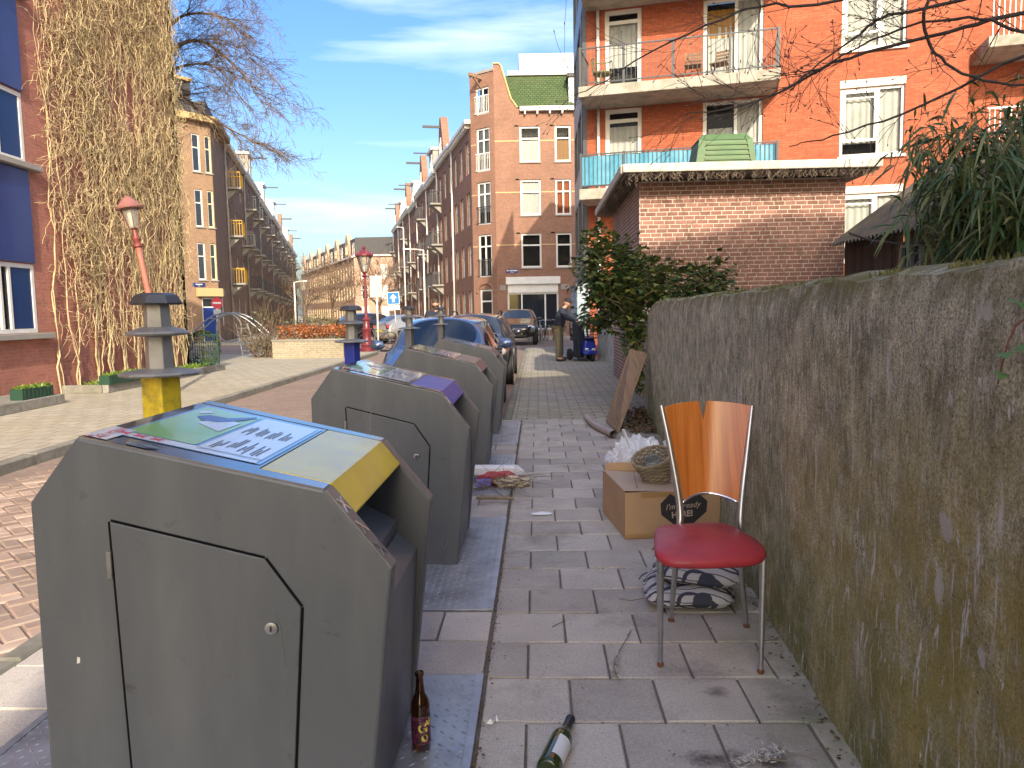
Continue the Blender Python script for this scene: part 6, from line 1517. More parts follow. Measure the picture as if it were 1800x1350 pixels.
B().add([(-.045, -.051, 1.82), (.045, -.051, 1.82), (.045, -.051, 1.96), (.125, -.051, 1.96), (0, -.051, 2.10), (-.125, -.051, 1.96), (-.045, -.051, 1.96)], [tuple(range(7))]).build('arrow', M_white, pn)
boxo('sub_plate', M_white, ow, -.2, .2, -.045, -.027, 1.54, 1.72, .01)
ne = empty('road_sign', (-15.6, 41.0, 0), R(40), 'red no-entry disc before the blue door of the left corner house', 'road sign')
B().tube([(0, 0, -.05), (0, 0, 2.45)], .03, 8).build('pole', M_galv, ne, smooth=True)
d_ = B().lathe([(.30, 0), (.30, .02)], 28).build('disc', M_red, ne, loc=(0, -.035, 2.15), rot=(R(90), 0, 0)); boxo('white_bar', M_white, ne, -.22, .22, -.061, -.056, 2.10, 2.20)
boxo('sub_plate', M_signgrey, ne, -.2, .2, -.05, -.035, 1.55, 1.8)

# ------------------------------------------------------------------ cars
def subsurf_mesh(bm, name, levels):
    me = bpy.data.meshes.new(name); bm.to_mesh(me); o = bpy.data.objects.new(name, me); COL.objects.link(o)
    s = o.modifiers.new('s', 'SUBSURF'); s.levels = levels; s.render_levels = levels
    dg = bpy.context.evaluated_depsgraph_get(); out = bpy.data.meshes.new_from_object(o.evaluated_get(dg)); bpy.data.objects.remove(o); bpy.data.meshes.remove(me); return out
M_tyre = mat('tyre', (0.018, 0.018, 0.018), (0.03, 0.03, 0.03), 20, 0.85)
M_rim = mat('alloy_rim', (0.55, 0.56, 0.57), rough=0.3, metal=0.9)
M_cglass = mat('car_glass', (0.012, 0.016, 0.02), rough=0.02, spec=1.0, coat=0.5)
M_trim = mat('black_plastic', (0.02, 0.02, 0.021), rough=0.6)
M_head = mat('headlamp', (0.72, 0.74, 0.76), rough=0.12, metal=0.6, coat=0.8)
M_tail = mat('tail_lamp', (0.45, 0.02, 0.02), rough=0.15, coat=0.6)
M_plate = mat('yellow_plate', (0.70, 0.46, 0.02), rough=0.5)
def car(loc, rz, paint, label, L=3.95, W=0.86, H=1.48, suv=False, group='parked cars', rails=False):
    e = empty('parked_car', loc, rz, label, 'car', group)
    k = L / 3.95; h = H / 1.49; g = 0.06 if suv else 0.0
    st = [(0.0, .66, .28, .42, .60, .46, .64, .66), (0.22, .96, .22, .45, .74, .68, .79, .83), (0.95, 1.0, .20, .48, .90, .76, .97, 1.02), (1.62, 1.0, .20, .50, .95, .66, 1.40, 1.46),
          (2.35, 1.0, .20, .50, .97, .67, 1.44, 1.49), (3.15, 1.0, .20, .50, .99, .65, 1.41, 1.46), (3.72, .97, .22, .50, .99, .68, 1.06, 1.09), (3.95, .86, .30, .48, .80, .60, .86, .88)]
    if suv: st = [(y, w, a, b_, c * 1.06, w3 * 1.04, z3 * 1.02 + (0.03 if 0 < i < 3 else 0), z4 + (0.04 if 0 < i < 3 else 0)) for i, (y, w, a, b_, c, w3, z3, z4) in enumerate(st)]
    bm = bmesh.new(); rows = []
    for (y, w, zs, zl, zb, w3, z3, z4) in st:
        half = [(w * W * .90, zs), (w * W, zl), (w * W * .97, zb), (w3 * W, z3), (0, z4)]
        pts = [(-x, z) for x, z in half[:4]] + [(0, half[4][1])] + [(x, z) for x, z in half[3::-1]]
        rows.append([bm.verts.new((x, y * k, z * h + g)) for x, z in pts])
    glass = []; F = {}
    for i in range(len(rows) - 1):
        for j in range(8):
            f = bm.faces.new((rows[i][j], rows[i + 1][j], rows[i + 1][j + 1], rows[i][j + 1])); F[(i, j)] = f
        bm.faces.new((rows[i][8], rows[i + 1][8], rows[i + 1][0], rows[i][0]))
    bm.faces.new(rows[0][::-1]); bm.faces.new(rows[-1])
    bmesh.ops.recalc_face_normals(bm, faces=bm.faces)
    regs = [[F[(2, 3)], F[(2, 4)]], [F[(5, 3)], F[(5, 4)]]] + [[F[(i, j)]] for i in (2, 3, 4) for j in (2, 5)]
    for r_ in regs:
        bmesh.ops.inset_region(bm, faces=r_, thickness=0.045 * h, use_even_offset=True)
        for f in r_: f.material_index = 1
    cl = bm.edges.layers.float.new('crease_edge')
    for f in bm.faces:
        if f.material_index == 1:
            for ed in f.edges:
                if any(q.material_index == 0 for q in ed.link_faces): ed[cl] = 0.9
    for i in range(1, 6):
        for j in (2, 6):
            ed = bm.edges.get((rows[i][j], rows[i + 1][j]))
            if ed: ed[cl] = 0.45
    me = subsurf_mesh(bm, 'car_body', 3); bm.free()
    # split paint and panes
    b2 = bmesh.new(); b2.from_mesh(me); b2.faces.ensure_lookup_table()
    gl = [f for f in b2.faces if f.material_index == 1]; seen_ = set(); islands = []
    for f in gl:
        if f.index in seen_: continue
        stck = [f]; isl = []; seen_.add(f.index)
        while stck:
            q = stck.pop(); isl.append(q)
            for ed in q.edges:
                for nb in ed.link_faces:
                    if nb.material_index == 1 and nb.index not in seen_: seen_.add(nb.index); stck.append(nb)
        islands.append(isl)
    def emit(faces, name, m_):
        vm = {}; vs = []; fs = []
        for f in faces:
            q = []
            for v in f.verts:
                if v.index not in vm: vm[v.index] = len(vs); vs.append(tuple(v.co))
                q.append(vm[v.index])
            fs.append(tuple(q))
        b = B(); b.add(vs, fs); return b.build(name, m_, e, smooth=True)
    emit([f for f in b2.faces if f.material_index == 0], 'body', paint)
    for isl in islands:
        c = sum((f.calc_center_median() for f in isl), Vector()) / len(isl)
        emit(isl, 'windscreen' if abs(c.x) < .1 and c.y < 2 * k else ('rear_window' if abs(c.x) < .1 else 'side_window'), M_cglass)
    b2.free(); bpy.data.meshes.remove(me)
    # wheels
    r_ = 0.315 * (1.1 if suv else 1.0); wy = (0.72 * k, 3.22 * k)
    ty = B().lathe([(r_ * .62, -.09), (r_ * .93, -.10), (r_, -.07), (r_, .07), (r_ * .93, .10), (r_ * .62, .09)], 28).mesh('tyre', M_tyre, True)
    rm = B(); rm.lathe([(r_ * .64, .0), (r_ * .64, .085), (r_ * .58, .07), (r_ * .55, .02), (0.02, .02)], 24)
    for q in range(5):
        a = 2 * math.pi * q / 5; rm.bar((0, 0, .06), (r_ * .60 * math.cos(a), r_ * .60 * math.sin(a), .075), .05, .02)
    rm.lathe([(.04, .02), (.04, .085), (0, .09)], 10); rmm = rm.mesh('rim', M_rim)
    for y in wy:
        for s in (-1, 1):
            w_ = mesh_obj('wheel', ty, e, (s * (W - .10), y, r_), (0, R(90) * s, 0)); mesh_obj('rim', rmm, w_)
            B().lathe([(r_ * 1.17, 0), (r_ * 1.17, .018), (r_ * 1.06, .018), (r_ * 1.06, .0)], 28, c=(0, 0, 0)).build('wheel_arch', M_trim, e, loc=(s * (W - .012), y, r_ + .015), rot=(0, R(90) * s, 0))
            B().lathe([(r_ * 1.07, 0), (r_ * 1.07, .004)], 28).build('wheel_well', M_dark, e, loc=(s * (W - .010), y, r_ + .012), rot=(0, R(90) * s, 0))
    for s in (-1, 1):
        mr = B(); mr.lathe([(0, -.075), (.06, -.06), (.08, 0), (.075, .05), (.0, .06)], 14, sy=1.0); m_ = mr.build('mirror', paint, e, loc=(s * (W + .10), 1.30 * k, 1.02 * h + g + .03), rot=(R(90), 0, 0), scale=(1.35, .95, .8), smooth=True)
        boxo('mirror_arm', M_trim, e, min(s * (W - .06), s * (W + .05)), max(s * (W - .06), s * (W + .05)), 1.27 * k, 1.34 * k, .955 * h + g, .985 * h + g)
        hl = B(); hl.lathe([(0, -.06), (.09, -.04), (.13, 0), (.09, .03), (0, .04)], 16); hl.build('headlamp', M_head, e, loc=(s * W * .70, .17 * k, .70 * h + g), rot=(R(78), 0, R(20) * s), scale=(1.35, .75, 1), smooth=True)
        tl = B(); tl.lathe([(0, -.05), (.08, -.03), (.11, 0), (.0, .03)], 14); tl.build('tail_lamp', M_tail, e, loc=(s * W * .78, 3.86 * k, .86 * h + g), rot=(R(-85), 0, R(-25) * s), scale=(1.1, 1.1, 1), smooth=True)
        boxo('door_handle', M_trim, e, min(s * W * .97, s * (W * .97 + .02)), max(s * W * .97, s * (W * .97 + .02)), 2.35 * k, 2.5 * k, .85 * h + g, .875 * h + g, .005)
        if rails: B().tube([(s * W * .60, 1.75 * k, 1.43 * h + g), (s * W * .62, 2.0 * k, 1.50 * h + g), (s * W * .62, 3.0 * k, 1.50 * h + g), (s * W * .60, 3.2 * k, 1.42 * h + g)], .018, 6).build('roof_rail', M_trim, e, smooth=True)
    boxo('grille', M_trim, e, -W * .42, W * .42, -.012, .06, .46 * h + g, .60 * h + g, .02); boxo('lower_grille', M_trim, e, -W * .5, W * .5, -.005, .1, .30 * h + g, .39 * h + g, .02)
    boxo('front_plate', M_plate, e, -.26, .26, -.03, -.014, .40 * h + g, .50 * h + g); boxo('rear_plate', M_plate, e, -.26, .26, 3.955 * k, 3.97 * k, .62 * h + g, .73 * h + g)
    B().tube([(0.03, 1.0 * k, 1.04 * h + g), (.42, 1.12 * k, 1.10 * h + g)], .008, 4).build('wiper', M_trim, e)
    return e
P_blue = mat('blue_metallic', (0.11, 0.17, 0.30), (0.10, 0.155, 0.28), 3, 0.22, metal=0.55, coat=1.0)
P_dark = mat('dark_metallic', (0.030, 0.034, 0.045), rough=0.25, metal=0.4, coat=1.0)
P_black = mat('black_gloss', (0.012, 0.012, 0.013), rough=0.2, metal=0.2, coat=1.0)
P_silver = mat('champagne_metallic', (0.46, 0.43, 0.38), rough=0.28, metal=0.7, coat=1.0)
def carpos(xr, yf, half): q = S(xr - half, yf); return (q.x, q.y, -0.10)
car(carpos(-0.56, 9.95, .84), -SA, P_blue, 'blue-grey hatchback parked behind the farthest container', 3.65, .84, 1.49)
car(carpos(-0.52, 15.3, .88), -SA, P_dark, 'dark estate car with roof rails parked behind the blue hatchback', 4.45, .88, 1.52, rails=True)
car((0.25, 34.5, -0.10), R(-3), P_black, 'black SUV facing the camera before the shopfront', 4.3, .90, 1.60, suv=True)
car((-6.2, 43.4, -0.10), R(180 - 42), P_black, 'black SUV parked with its yellow rear plate showing, left of the ornate lamp', 4.2, .88, 1.55, suv=True)
car((-3.7, 41.6, -0.10), R(180 - 48), P_silver, 'champagne hatchback parked right of the ornate lamp', 4.0, .86, 1.50)

# ------------------------------------------------------------------ people
def skin_part(name, verts, edges, radii, m_, parent, sub=2, root=0):
    me = bpy.data.meshes.new(name); me.from_pydata([tuple(v) for v in verts], edges, []); o = bpy.data.objects.new(name, me); COL.objects.link(o)
    s = o.modifiers.new('skin', 'SKIN'); s.use_smooth_shade = True
    for i, d in enumerate(me.skin_vertices[0].data): r_ = radii[i]; d.radius = (r_, r_) if not hasattr(r_, '__len__') else r_; d.use_root = (i == root)
    ss = o.modifiers.new('ss', 'SUBSURF'); ss.levels = sub; ss.render_levels = sub
    dg = bpy.context.evaluated_depsgraph_get(); out = bpy.data.meshes.new_from_object(o.evaluated_get(dg)); bpy.data.objects.remove(o)
    out.materials.clear(); out.materials.append(m_); out.polygons.foreach_set('use_smooth', [True] * len(out.polygons)); out.name = name
    return mesh_obj(name, out, parent)
M_skin = mat('skin', (0.50, 0.28, 0.20), (0.44, 0.23, 0.16), 9, 0.55)
M_navy = mat('navy_cloth', (0.012, 0.016, 0.030), (0.020, 0.024, 0.042), 7, 0.9, bmp=0.4, bscale=30)
M_khaki = mat('khaki_cloth', (0.17, 0.145, 0.085), (0.13, 0.11, 0.065), 6, 0.9, bmp=0.5, bscale=18)
M_jean = mat('blue_denim', (0.03, 0.055, 0.13), (0.04, 0.07, 0.16), 12, 0.9)
M_cap = mat('black_cap', (0.012, 0.012, 0.014), rough=0.85)
M_hair = mat('brown_hair', (0.07, 0.04, 0.02), (0.045, 0.026, 0.014), 30, 0.8)
M_shoe = mat('black_shoe', (0.015, 0.015, 0.016), rough=0.5)
def head(parent, c, yaw, pitch, hair=None, beard=False, cap=None):
    """head with face looking along local -y"""
    m_ = Matrix.Translation(c) @ Matrix.Rotation(yaw, 4, 'Z') @ Matrix.Rotation(pitch, 4, 'X')
    def shape(u, v):
        t = 2 * math.pi * u; p = math.pi * v; x = .075 * math.sin(p) * math.cos(t); y = .098 * math.sin(p) * math.sin(t); z = -.118 * math.cos(p)
        if z < -.03: x *= 1 - .28 * (-z - .03) / .09; y *= 1 - .10 * (-z - .03) / .09
        if y < 0 and -.05 < z < .02: y -= .004
        if abs(x) < .016 and y < -.06 and -.035 < z < .015: y -= .022 * (1 - (z + .035) / .05) + .004
        if y < -.05 and .005 < z < .03 and abs(x) > .02: y += .010
        return m_ @ Vector((x, y, z))
    h = B(); h.grid(shape, 28, 20, True)
    for s in (-1, 1):
        e0 = len(h.v); h.lathe([(0, -.03), (.018, -.02), (.022, .0), (.018, .02), (0, .03)], 8); 
        for i in range(e0, len(h.v)): q = Vector(h.v[i]); h.v[i] = tuple(m_ @ Vector((s * .076 + q.x * .4, q.y + .01, q.z - .005)))
    ho = h.build('head', M_skin, parent, smooth=True)
    for s in (-1, 1): B().lathe([(0, -.007), (.009, 0), (0, .007)], 8).build('eye', M_black, ho, loc=m_ @ Vector((s * .030, -.088, .018)))
    B().obox(m_ @ Vector((0, -.088, -.062)), (.045, .006, .008), m_.to_3x3()).build('mouth', mat('lips', (0.30, 0.10, 0.08), rough=0.5), ho)
    if hair:
        b = B(); b.grid(lambda u, v: m_ @ (Vector((.081 * math.sin(math.pi * v * .60) * math.cos(2 * math.pi * u), .104 * math.sin(math.pi * v * .60) * math.sin(2 * math.pi * u) + .010 * v, .128 * math.cos(math.pi * v * .60 * (1.25 if math.sin(2 * math.pi * u) > 0 else .75))))), 24, 10, True); b.build('hair', hair, ho, smooth=True)
    if beard:
        b = B(); b.grid(lambda u, v: m_ @ Vector((.066 * math.cos(math.pi + math.pi * u) * (1 - .25 * v), -.02 + .080 * math.sin(math.pi + math.pi * u) * (1 - .08 * v), -.035 - .088 * v)), 14, 6); b.build('beard', hair, ho, smooth=True)
    if cap:
        b = B(); b.grid(lambda u, v: m_ @ Vector((.088 * math.sin(math.pi * v * .52) * math.cos(2 * math.pi * u), .112 * math.sin(math.pi * v * .52) * math.sin(2 * math.pi * u), .02 + .115 * math.cos(math.pi * v * .52))), 24, 8, True); b.build('cap', cap, ho, smooth=True)
        b = B(); b.grid(lambda u, v: m_ @ Vector((.085 * math.cos(math.pi + math.pi * u) * (1 - .1 * v), (-.10 * math.sin(math.pi * u)) * (1 + .55 * v) , .022 - .012 * v)), 12, 4); b.build('cap_peak', cap, ho, smooth=True)
    return ho
def hand(V, E_, Rr, wrist, d, s):
    """palm and five fingers added to a skin skeleton from the wrist vertex"""
    d = Vector(d).normalized(); side = d.cross(Vector((0, 0, 1))); side = side.normalized() if side.length > .1 else Vector((1, 0, 0)); dn = d.cross(side)
    w = Vector(V[wrist]); V.append(w + d * .06); Rr.append((.034, .016)); pi_ = len(V) - 1; E_.append((wrist, pi_))
    for k, ln in enumerate((.062, .072, .068, .052)):
        base = w + d * .09 + side * (.026 - .0175 * k); V.append(base); Rr.append(.0095); E_.append((pi_, len(V) - 1))
        V.append(base + d * ln * .6 + dn * .012); Rr.append(.0085); E_.append((len(V) - 2, len(V) - 1)); V.append(base + d * ln * .9 + dn * .034); Rr.append(.007); E_.append((len(V) - 2, len(V) - 1))
    V.append(w + d * .035 + side * .042 * s); Rr.append(.011); E_.append((wrist, len(V) - 1)); V.append(w + d * .075 + side * .055 * s + dn * .012); Rr.append(.009); E_.append((len(V) - 2, len(V) - 1))
def person(loc, rz, label, J, top, trousers, shoes, hd, group=None, long_coat=False):
    """J: joint positions in metres; the figure faces local -y"""
    e = empty('person', loc, rz, label, 'person', group); g = {k_: Vector(v) for k_, v in J.items()}
    V = [g['pelvis'], g['chest'], g['neck'], g['shl'], g['ell'], g['wrl'], g['shr'], g['elr'], g['wrr'], g['hil'], g['knl'], g['anl'], g['tol'], g['hir'], g['knr'], g['anr'], g['tor'], g['head']]
    E_ = [(0, 1), (1, 2), (2, 17), (1, 3), (3, 4), (4, 5), (1, 6), (6, 7), (7, 8), (0, 9), (9, 10), (10, 11), (11, 12), (0, 13), (13, 14), (14, 15), (15, 16)]
    Rr = [.13, .13, .052, .06, .042, .028, .06, .042, .028, .085, .058, .038, .03, .085, .058, .038, .03, .05]
    hand(V, E_, Rr, 5, g['wrl'] - g['ell'], 1); hand(V, E_, Rr, 8, g['wrr'] - g['elr'], -1)
    skin_part('body', V, E_, Rr, M_skin, e, 1)
    mid = (g['pelvis'] + g['chest']) / 2
    cv = [g['pelvis'] + Vector((0, 0, -.08 if long_coat else .0)), mid, g['chest'], g['neck'] + Vector((0, 0, -.045)), g['shl'], g['ell'], g['wrl'], g['shr'], g['elr'], g['wrr']]
    skin_part('jacket' if long_coat else 'sweater', cv, [(0, 1), (1, 2), (2, 3), (2, 4), (4, 5), (5, 6), (2, 7), (7, 8), (8, 9)], [(.19, .16) if long_coat else (.155, .13), (.185, .155), (.185, .145), .075, .088, .066, .048, .088, .066, .048], top, e, 2)
    tv = [g['pelvis'], g['hil'], g['knl'], g['anl'], g['hir'], g['knr'], g['anr']]
    skin_part('trousers', tv, [(0, 1), (1, 2), (2, 3), (0, 4), (4, 5), (5, 6)], [(.155, .135), .105, .082, .068, .105, .082, .068], trousers, e, 2)
    for s in ('l', 'r'):
        a, t_ = g['an' + s], g['to' + s]; d = (t_ - a); d.z = 0; d = d.normalized()
        skin_part('shoe', [a - d * .06 + Vector((0, 0, -.04)), a + d * .06 + Vector((0, 0, -.042)), t_ + d * .03 + Vector((0, 0, -.002))], [(0, 1), (1, 2)], [(.045, .045), (.048, .045), (.042, .03)], shoes, e, 1)
    head(e, g['head'] + Vector((0, -.015, .06)), *hd[:2], **hd[2]); return e
stand = dict(pelvis=(0, 0, .95), chest=(0, 0, 1.32), neck=(0, .01, 1.50), head=(0, -.01, 1.60), shl=(-.20, 0, 1.42), ell=(-.27, .03, 1.14), wrl=(-.27, -.10, .90), shr=(.20, 0, 1.42), elr=(.27, .03, 1.14), wrr=(.27, -.10, .90),
             hil=(-.10, 0, .90), knl=(-.11, -.02, .50), anl=(-.12, .03, .09), tol=(-.13, -.12, .035), hir=(.10, 0, .90), knr=(.11, -.02, .50), anr=(.12, .03, .09), tor=(.13, -.12, .035))
wk = dict(stand); wk.update(knl=(-.10, -.16, .52), anl=(-.10, -.10, .12), tol=(-.11, -.25, .05), knr=(.10, .04, .50), anr=(.10, .26, .12), tor=(.11, .14, .04), elr=(.27, -.03, 1.14), wrr=(.25, -.18, .93))
WALK = person((-1.95, 20.0, -0.10), R(6), 'bearded man in a dark sweater walking towards the camera beside the parked cars', wk, M_navy, M_jean, M_shoe, (0, R(4), dict(hair=M_hair, beard=True)))
WALK.scale = (1.05, 1.05, 1.05)
bent = dict(stand); bent.update(pelvis=(0, .05, .96), chest=(0, -.08, 1.34), neck=(0, -.15, 1.50), head=(0, -.22, 1.58), shl=(-.20, -.10, 1.42), ell=(-.26, -.28, 1.22), wrl=(-.16, -.50, 1.12), shr=(.20, -.10, 1.42), elr=(.26, -.28, 1.20), wrr=(.15, -.50, 1.10),
             hil=(-.10, .05, .90), hir=(.10, .05, .90), knl=(-.11, .02, .50), knr=(.11, .04, .50))
person((1.36, 21.55, 0.0), R(72), 'man in a dark jacket, khaki trousers and black cap leaning over the scooter', bent, M_navy, M_khaki, M_shoe, (0, R(22), dict(cap=M_cap)), long_coat=True)
person((1.42, 22.25, 0.0), R(62), 'man in a black cap and jeans half hidden behind the man in khaki', bent, M_navy, M_jean, M_shoe, (0, R(10), dict(cap=M_cap, hair=M_hair)), long_coat=True)

# ------------------------------------------------------------------ mobility scooter
M_scb = mat('scooter_blue', (0.012, 0.03, 0.30), rough=0.25, coat=0.8)
ms = empty('mobility_scooter', (2.12, 21.4, 0), R(12), 'blue mobility scooter with a dark coat hung over it, by the grey fence', 'mobility scooter')
def wheel_(x, y, r_, w=.05):
    o = B().lathe([(r_ * .55, -w), (r_ * .92, -w), (r_, -w * .6), (r_, w * .6), (r_ * .92, w), (r_ * .55, w)], 20).build('wheel', M_tyre, ms, loc=(x, y, r_), rot=(0, R(90), 0), smooth=True)
    B().lathe([(r_ * .56, -w * .6), (r_ * .56, w * .6)], 14).build('hub', M_galv, o)
wheel_(0.10, -.12, .15); wheel_(-.28, .80, .16); wheel_(.30, .80, .16)
boxo('deck', M_trim, ms, -.26, .26, .12, 1.0, .16, .24, .03)
b = B(); prof = [(-.20, -.22, .22), (.22, -.22, .22), (.28, .10, .20), (-.26, .10, .20), (-.13, -.20, .62), (.15, -.20, .62), (.17, .06, .72), (-.15, .06, .72)]
b.add(prof, [(0, 1, 5, 4), (1, 2, 6, 5), (2, 3, 7, 6), (3, 0, 4, 7), (4, 5, 6, 7), (3, 2, 1, 0)]); b.build('front_cowl', M_scb, ms, bevel=.05, segs=3)
b = B(); b.add([(-.16, -.30, .20), (.18, -.30, .20), (.26, -.10, .30), (-.24, -.10, .30), (0.01, -.34, .34)], [(0, 1, 4), (1, 2, 4), (2, 3, 4), (3, 0, 4)]); b.build('front_mudguard', M_scb, ms, bevel=.02)
for s in (-1, 1): boxo('headlamp', M_head, ms, s * .10 - .05 + .01, s * .10 + .05 + .01, -.245, -.20, .30, .37, .012)
B().tube([(0.01, -.02, .68), (.01, .10, 1.02)], .03, 8).build('tiller', M_trim, ms); B().tube([(-.28, .16, 1.03), (0, .08, 1.06), (.30, .16, 1.03)], .018, 8).build('handlebar', M_trim, ms)
bk = B()
for z in (.66, .74, .82, .90): bk.tube([(-.15, -.34, z), (.19, -.34, z), (.21, -.10, z), (-.17, -.10, z), (-.15, -.34, z)], .008, 4)
for k in range(7): bk.tube([(-.14 + k * .053, -.34, .64), (-.15 + k * .056, -.345, .91)], .006, 4)
bk.box(-.13, .17, -.33, -.11, .63, .645); bk.build('basket', M_trim, ms)
boxo('seat', M_trim, ms, -.23, .23, .55, .98, .55, .66, .04); boxo('backrest', M_trim, ms, -.22, .22, .95, 1.05, .66, 1.12, .04); boxo('seat_post', M_trim, ms, -.06, .06, .70, .82, .24, .55)
for s in (-1, 1): B().tube([(s * .30, .12, 1.04), (s * .36, .05, 1.15)], .008, 5).build('mirror_stalk', M_trim, ms)
B().lathe([(.06, -.008), (.065, 0), (.06, .008)], 12).build('mirror', M_steel, ms, loc=(.37, .05, 1.20), rot=(R(90), 0, 0))
ct = empty('hung_coat', (1.86, 21.25, 0), R(12), 'dark navy coat draped over the left of the blue scooter', 'coat')
b = B(); b.grid(lambda u, v: (-.16 + .30 * u + .03 * math.sin(v * 5), -.10 + .06 * math.sin(u * 9 + v * 2) + .10 * (1 - v), .12 + .98 * v + .02 * math.sin(u * 11)), 18, 14); b.build('cloth', M_navy, ct, smooth=True).modifiers.new('th', 'SOLIDIFY').thickness = .02

# ------------------------------------------------------------------ grey fence and shed beyond the wall
M_sheet = mat('pale_corrugated_steel', (0.42, 0.44, 0.45), (0.34, 0.36, 0.37), 4, 0.5, metal=0.3, dirt=(0.2, 0.2, 0.17), dscale=4, damt=.5)
gfn = empty('steel_fence', (2.50, 22.3, 0), math.atan2(-2.0, .24), 'pale grey corrugated steel fence at the end of the concrete wall', 'fence')
B().grid(lambda u, v: (2.0 * u, .014 * math.sin(u * 2.0 * 2 * math.pi / .11), 1.42 * v), 220, 1).build('corrugated_sheet', M_sheet, gfn, smooth=True)
for x in (0, 2.0): boxo('post', M_galv, gfn, x - .03, x + .03, .02, .08, 0, 1.46)
gsh = empty('garden_shed', (1.96, 22.6, 0), R(0), 'pale blue-grey boarded shed behind the scooter', 'shed')
M_board = mat('pale_blue_boards', (0.30, 0.37, 0.42), (0.25, 0.31, 0.36), 5, 0.7, rand=.1)
for k in range(13):
    boxo('board', M_board, gsh, 0, .34, -.01 - .006, .0, k * .165, k * .165 + .160); boxo('board', M_board, gsh, -.016, 0.0, 0.0, 2.2, k * .165, k * .165 + .160)
boxo('core', M_board, gsh, 0.001, .33, 0.001, 2.2, 0, 2.13)
b = B(); b.add([(-.06, -.08, 2.10), (.40, -.08, 2.30), (.40, 2.3, 2.30), (-.06, 2.3, 2.10), (-.06, -.08, 2.16), (.40, -.08, 2.36), (.40, 2.3, 2.36), (-.06, 2.3, 2.16)], [(0, 3, 2, 1), (4, 5, 6, 7), (0, 1, 5, 4), (1, 2, 6, 5), (2, 3, 7, 6), (3, 0, 4, 7)]); b.build('roof', M_roof, gsh)
b = B(); b.add([(.001, -.005, 2.12), (.335, -.005, 2.12), (.335, -.005, 2.28)], [(0, 1, 2)]); b.build('gable_piece', M_board, gsh)

# ------------------------------------------------------------------ bicycles
def bicycle_parts(m_):
    P_ = []
    for y in (0.0, 1.02):
        w = B(); n = 24
        w.tube([(0, y + .33 * math.cos(2 * math.pi * k / n), .34 + .33 * math.sin(2 * math.pi * k / n)) for k in range(n + 1)], .017, 5, cap=False); P_.append(('tyre', w.mesh('tyre', M_tyre)))
        s = B()
        for k in range(8): a = 2 * math.pi * k / 8; s.tube([(0, y, .34), (0, y + .32 * math.cos(a), .34 + .32 * math.sin(a))], .003, 3)
        P_.append(('spokes', s.mesh('spokes', M_galv)))
    f = B(); f.tube([(0, 1.02, .34), (0, .58, .30), (0, .80, .85)], .016, 6); f.tube([(0, .58, .30), (0, .16, .72), (0, .78, .80)], .018, 6); f.tube([(0, 0, .34), (0, .10, .66), (0, .20, 1.02)], .016, 6); f.tube([(0, 1.02, .34), (0, .79, .80)], .012, 5); P_.append(('frame', f.mesh('frame', m_)))
    h = B(); h.tube([(-.28, .42, 1.02), (-.18, .22, 1.08), (0, .20, 1.04), (.18, .22, 1.08), (.28, .42, 1.02)], .013, 6); P_.append(('handlebar', h.mesh('handlebar', M_steel)))
    s = B(); s.lathe([(0, 0), (.09, .01), (.10, .05), (.0, .07)], 10, c=(0, .86, .90), sy=1.35); s.tube([(0, .80, .84), (0, .84, .92)], .013, 5); P_.append(('saddle', s.mesh('saddle', M_trim)))
    g = B(); g.box(-.07, .07, .95, 1.3, .70, .72); P_.append(('rack', g.mesh('rack', M_trim)))
    return P_
bp = {c: bicycle_parts(m_) for c, m_ in (('black', M_black), ('grey', M_galv), ('red', M_ornate))}
bl_ = [(1.15, 39.6, 12, 'black', 'black bicycle at the left end of the rack before the shop'), (1.5, 39.9, -6, 'grey', 'grey bicycle second from the left in the rack'), (1.85, 39.7, 8, 'black', 'black bicycle in the middle of the rack'),
       (2.2, 40.0, -10, 'red', 'dark red bicycle second from the right in the rack'), (2.55, 39.8, 5, 'black', 'black bicycle at the right end of the rack'), (-5.0, 31.6, 78, 'black', 'dark bicycle leaning by the sign pole at the junction')]
for (x, y, a, c, l) in bl_:
    e = empty('bicycle', (x, y, -0.112 if y > 35 else 0), R(a), l, 'bicycle', 'parked bicycles')
    e.rotation_euler = (0, R(rnd.uniform(-6, 6)), R(a))
    for (n, me) in bp[c]: mesh_obj(n, me, e)
rk = empty('bicycle_rack', (1.8, 40.3, -0.112), 0, 'low tubular bicycle rack before the shopfront', 'bicycle rack')
for k in range(5): B().tube([(-.8 + k * .4, 0, 0), (-.8 + k * .4, 0, .8), (-.6 + k * .4, 0, .8), (-.6 + k * .4, 0, 0)], .022, 6).build('hoop', M_galv, rk)
# bare street trees in the side street
for i, (x, y, H_, l) in enumerate(((-23.5, 88, 7, 'leftmost bare street tree before the pale far houses'), (-19.0, 82, 6.5, 'bare street tree left of the ornate lamp, before the far houses'), (-13.6, 80, 6.5, 'bare street tree behind the one-way sign'))):
    e = empty('street_tree', (x, y, 0), 0, l, 'tree', 'bare trees in the side street')
    t_ = B(); t_.tube([(0, 0, 0), (.05, 0, 1.2), (0, 0, 2.4)], [.16, .13, .1], 7); t_.build('trunk', M_bark2, e, smooth=True)
    c_ = B()
    for k in range(9): branch(c_, (0, 0, rnd.uniform(1.5, 2.4)), (rnd.gauss(0, .55), rnd.gauss(0, .55), 1), H_ * .55, .06, 3, .25, -.02, 4, 5, .014, 3, .8, .6)
    c_.build('crown', M_bark2, e)
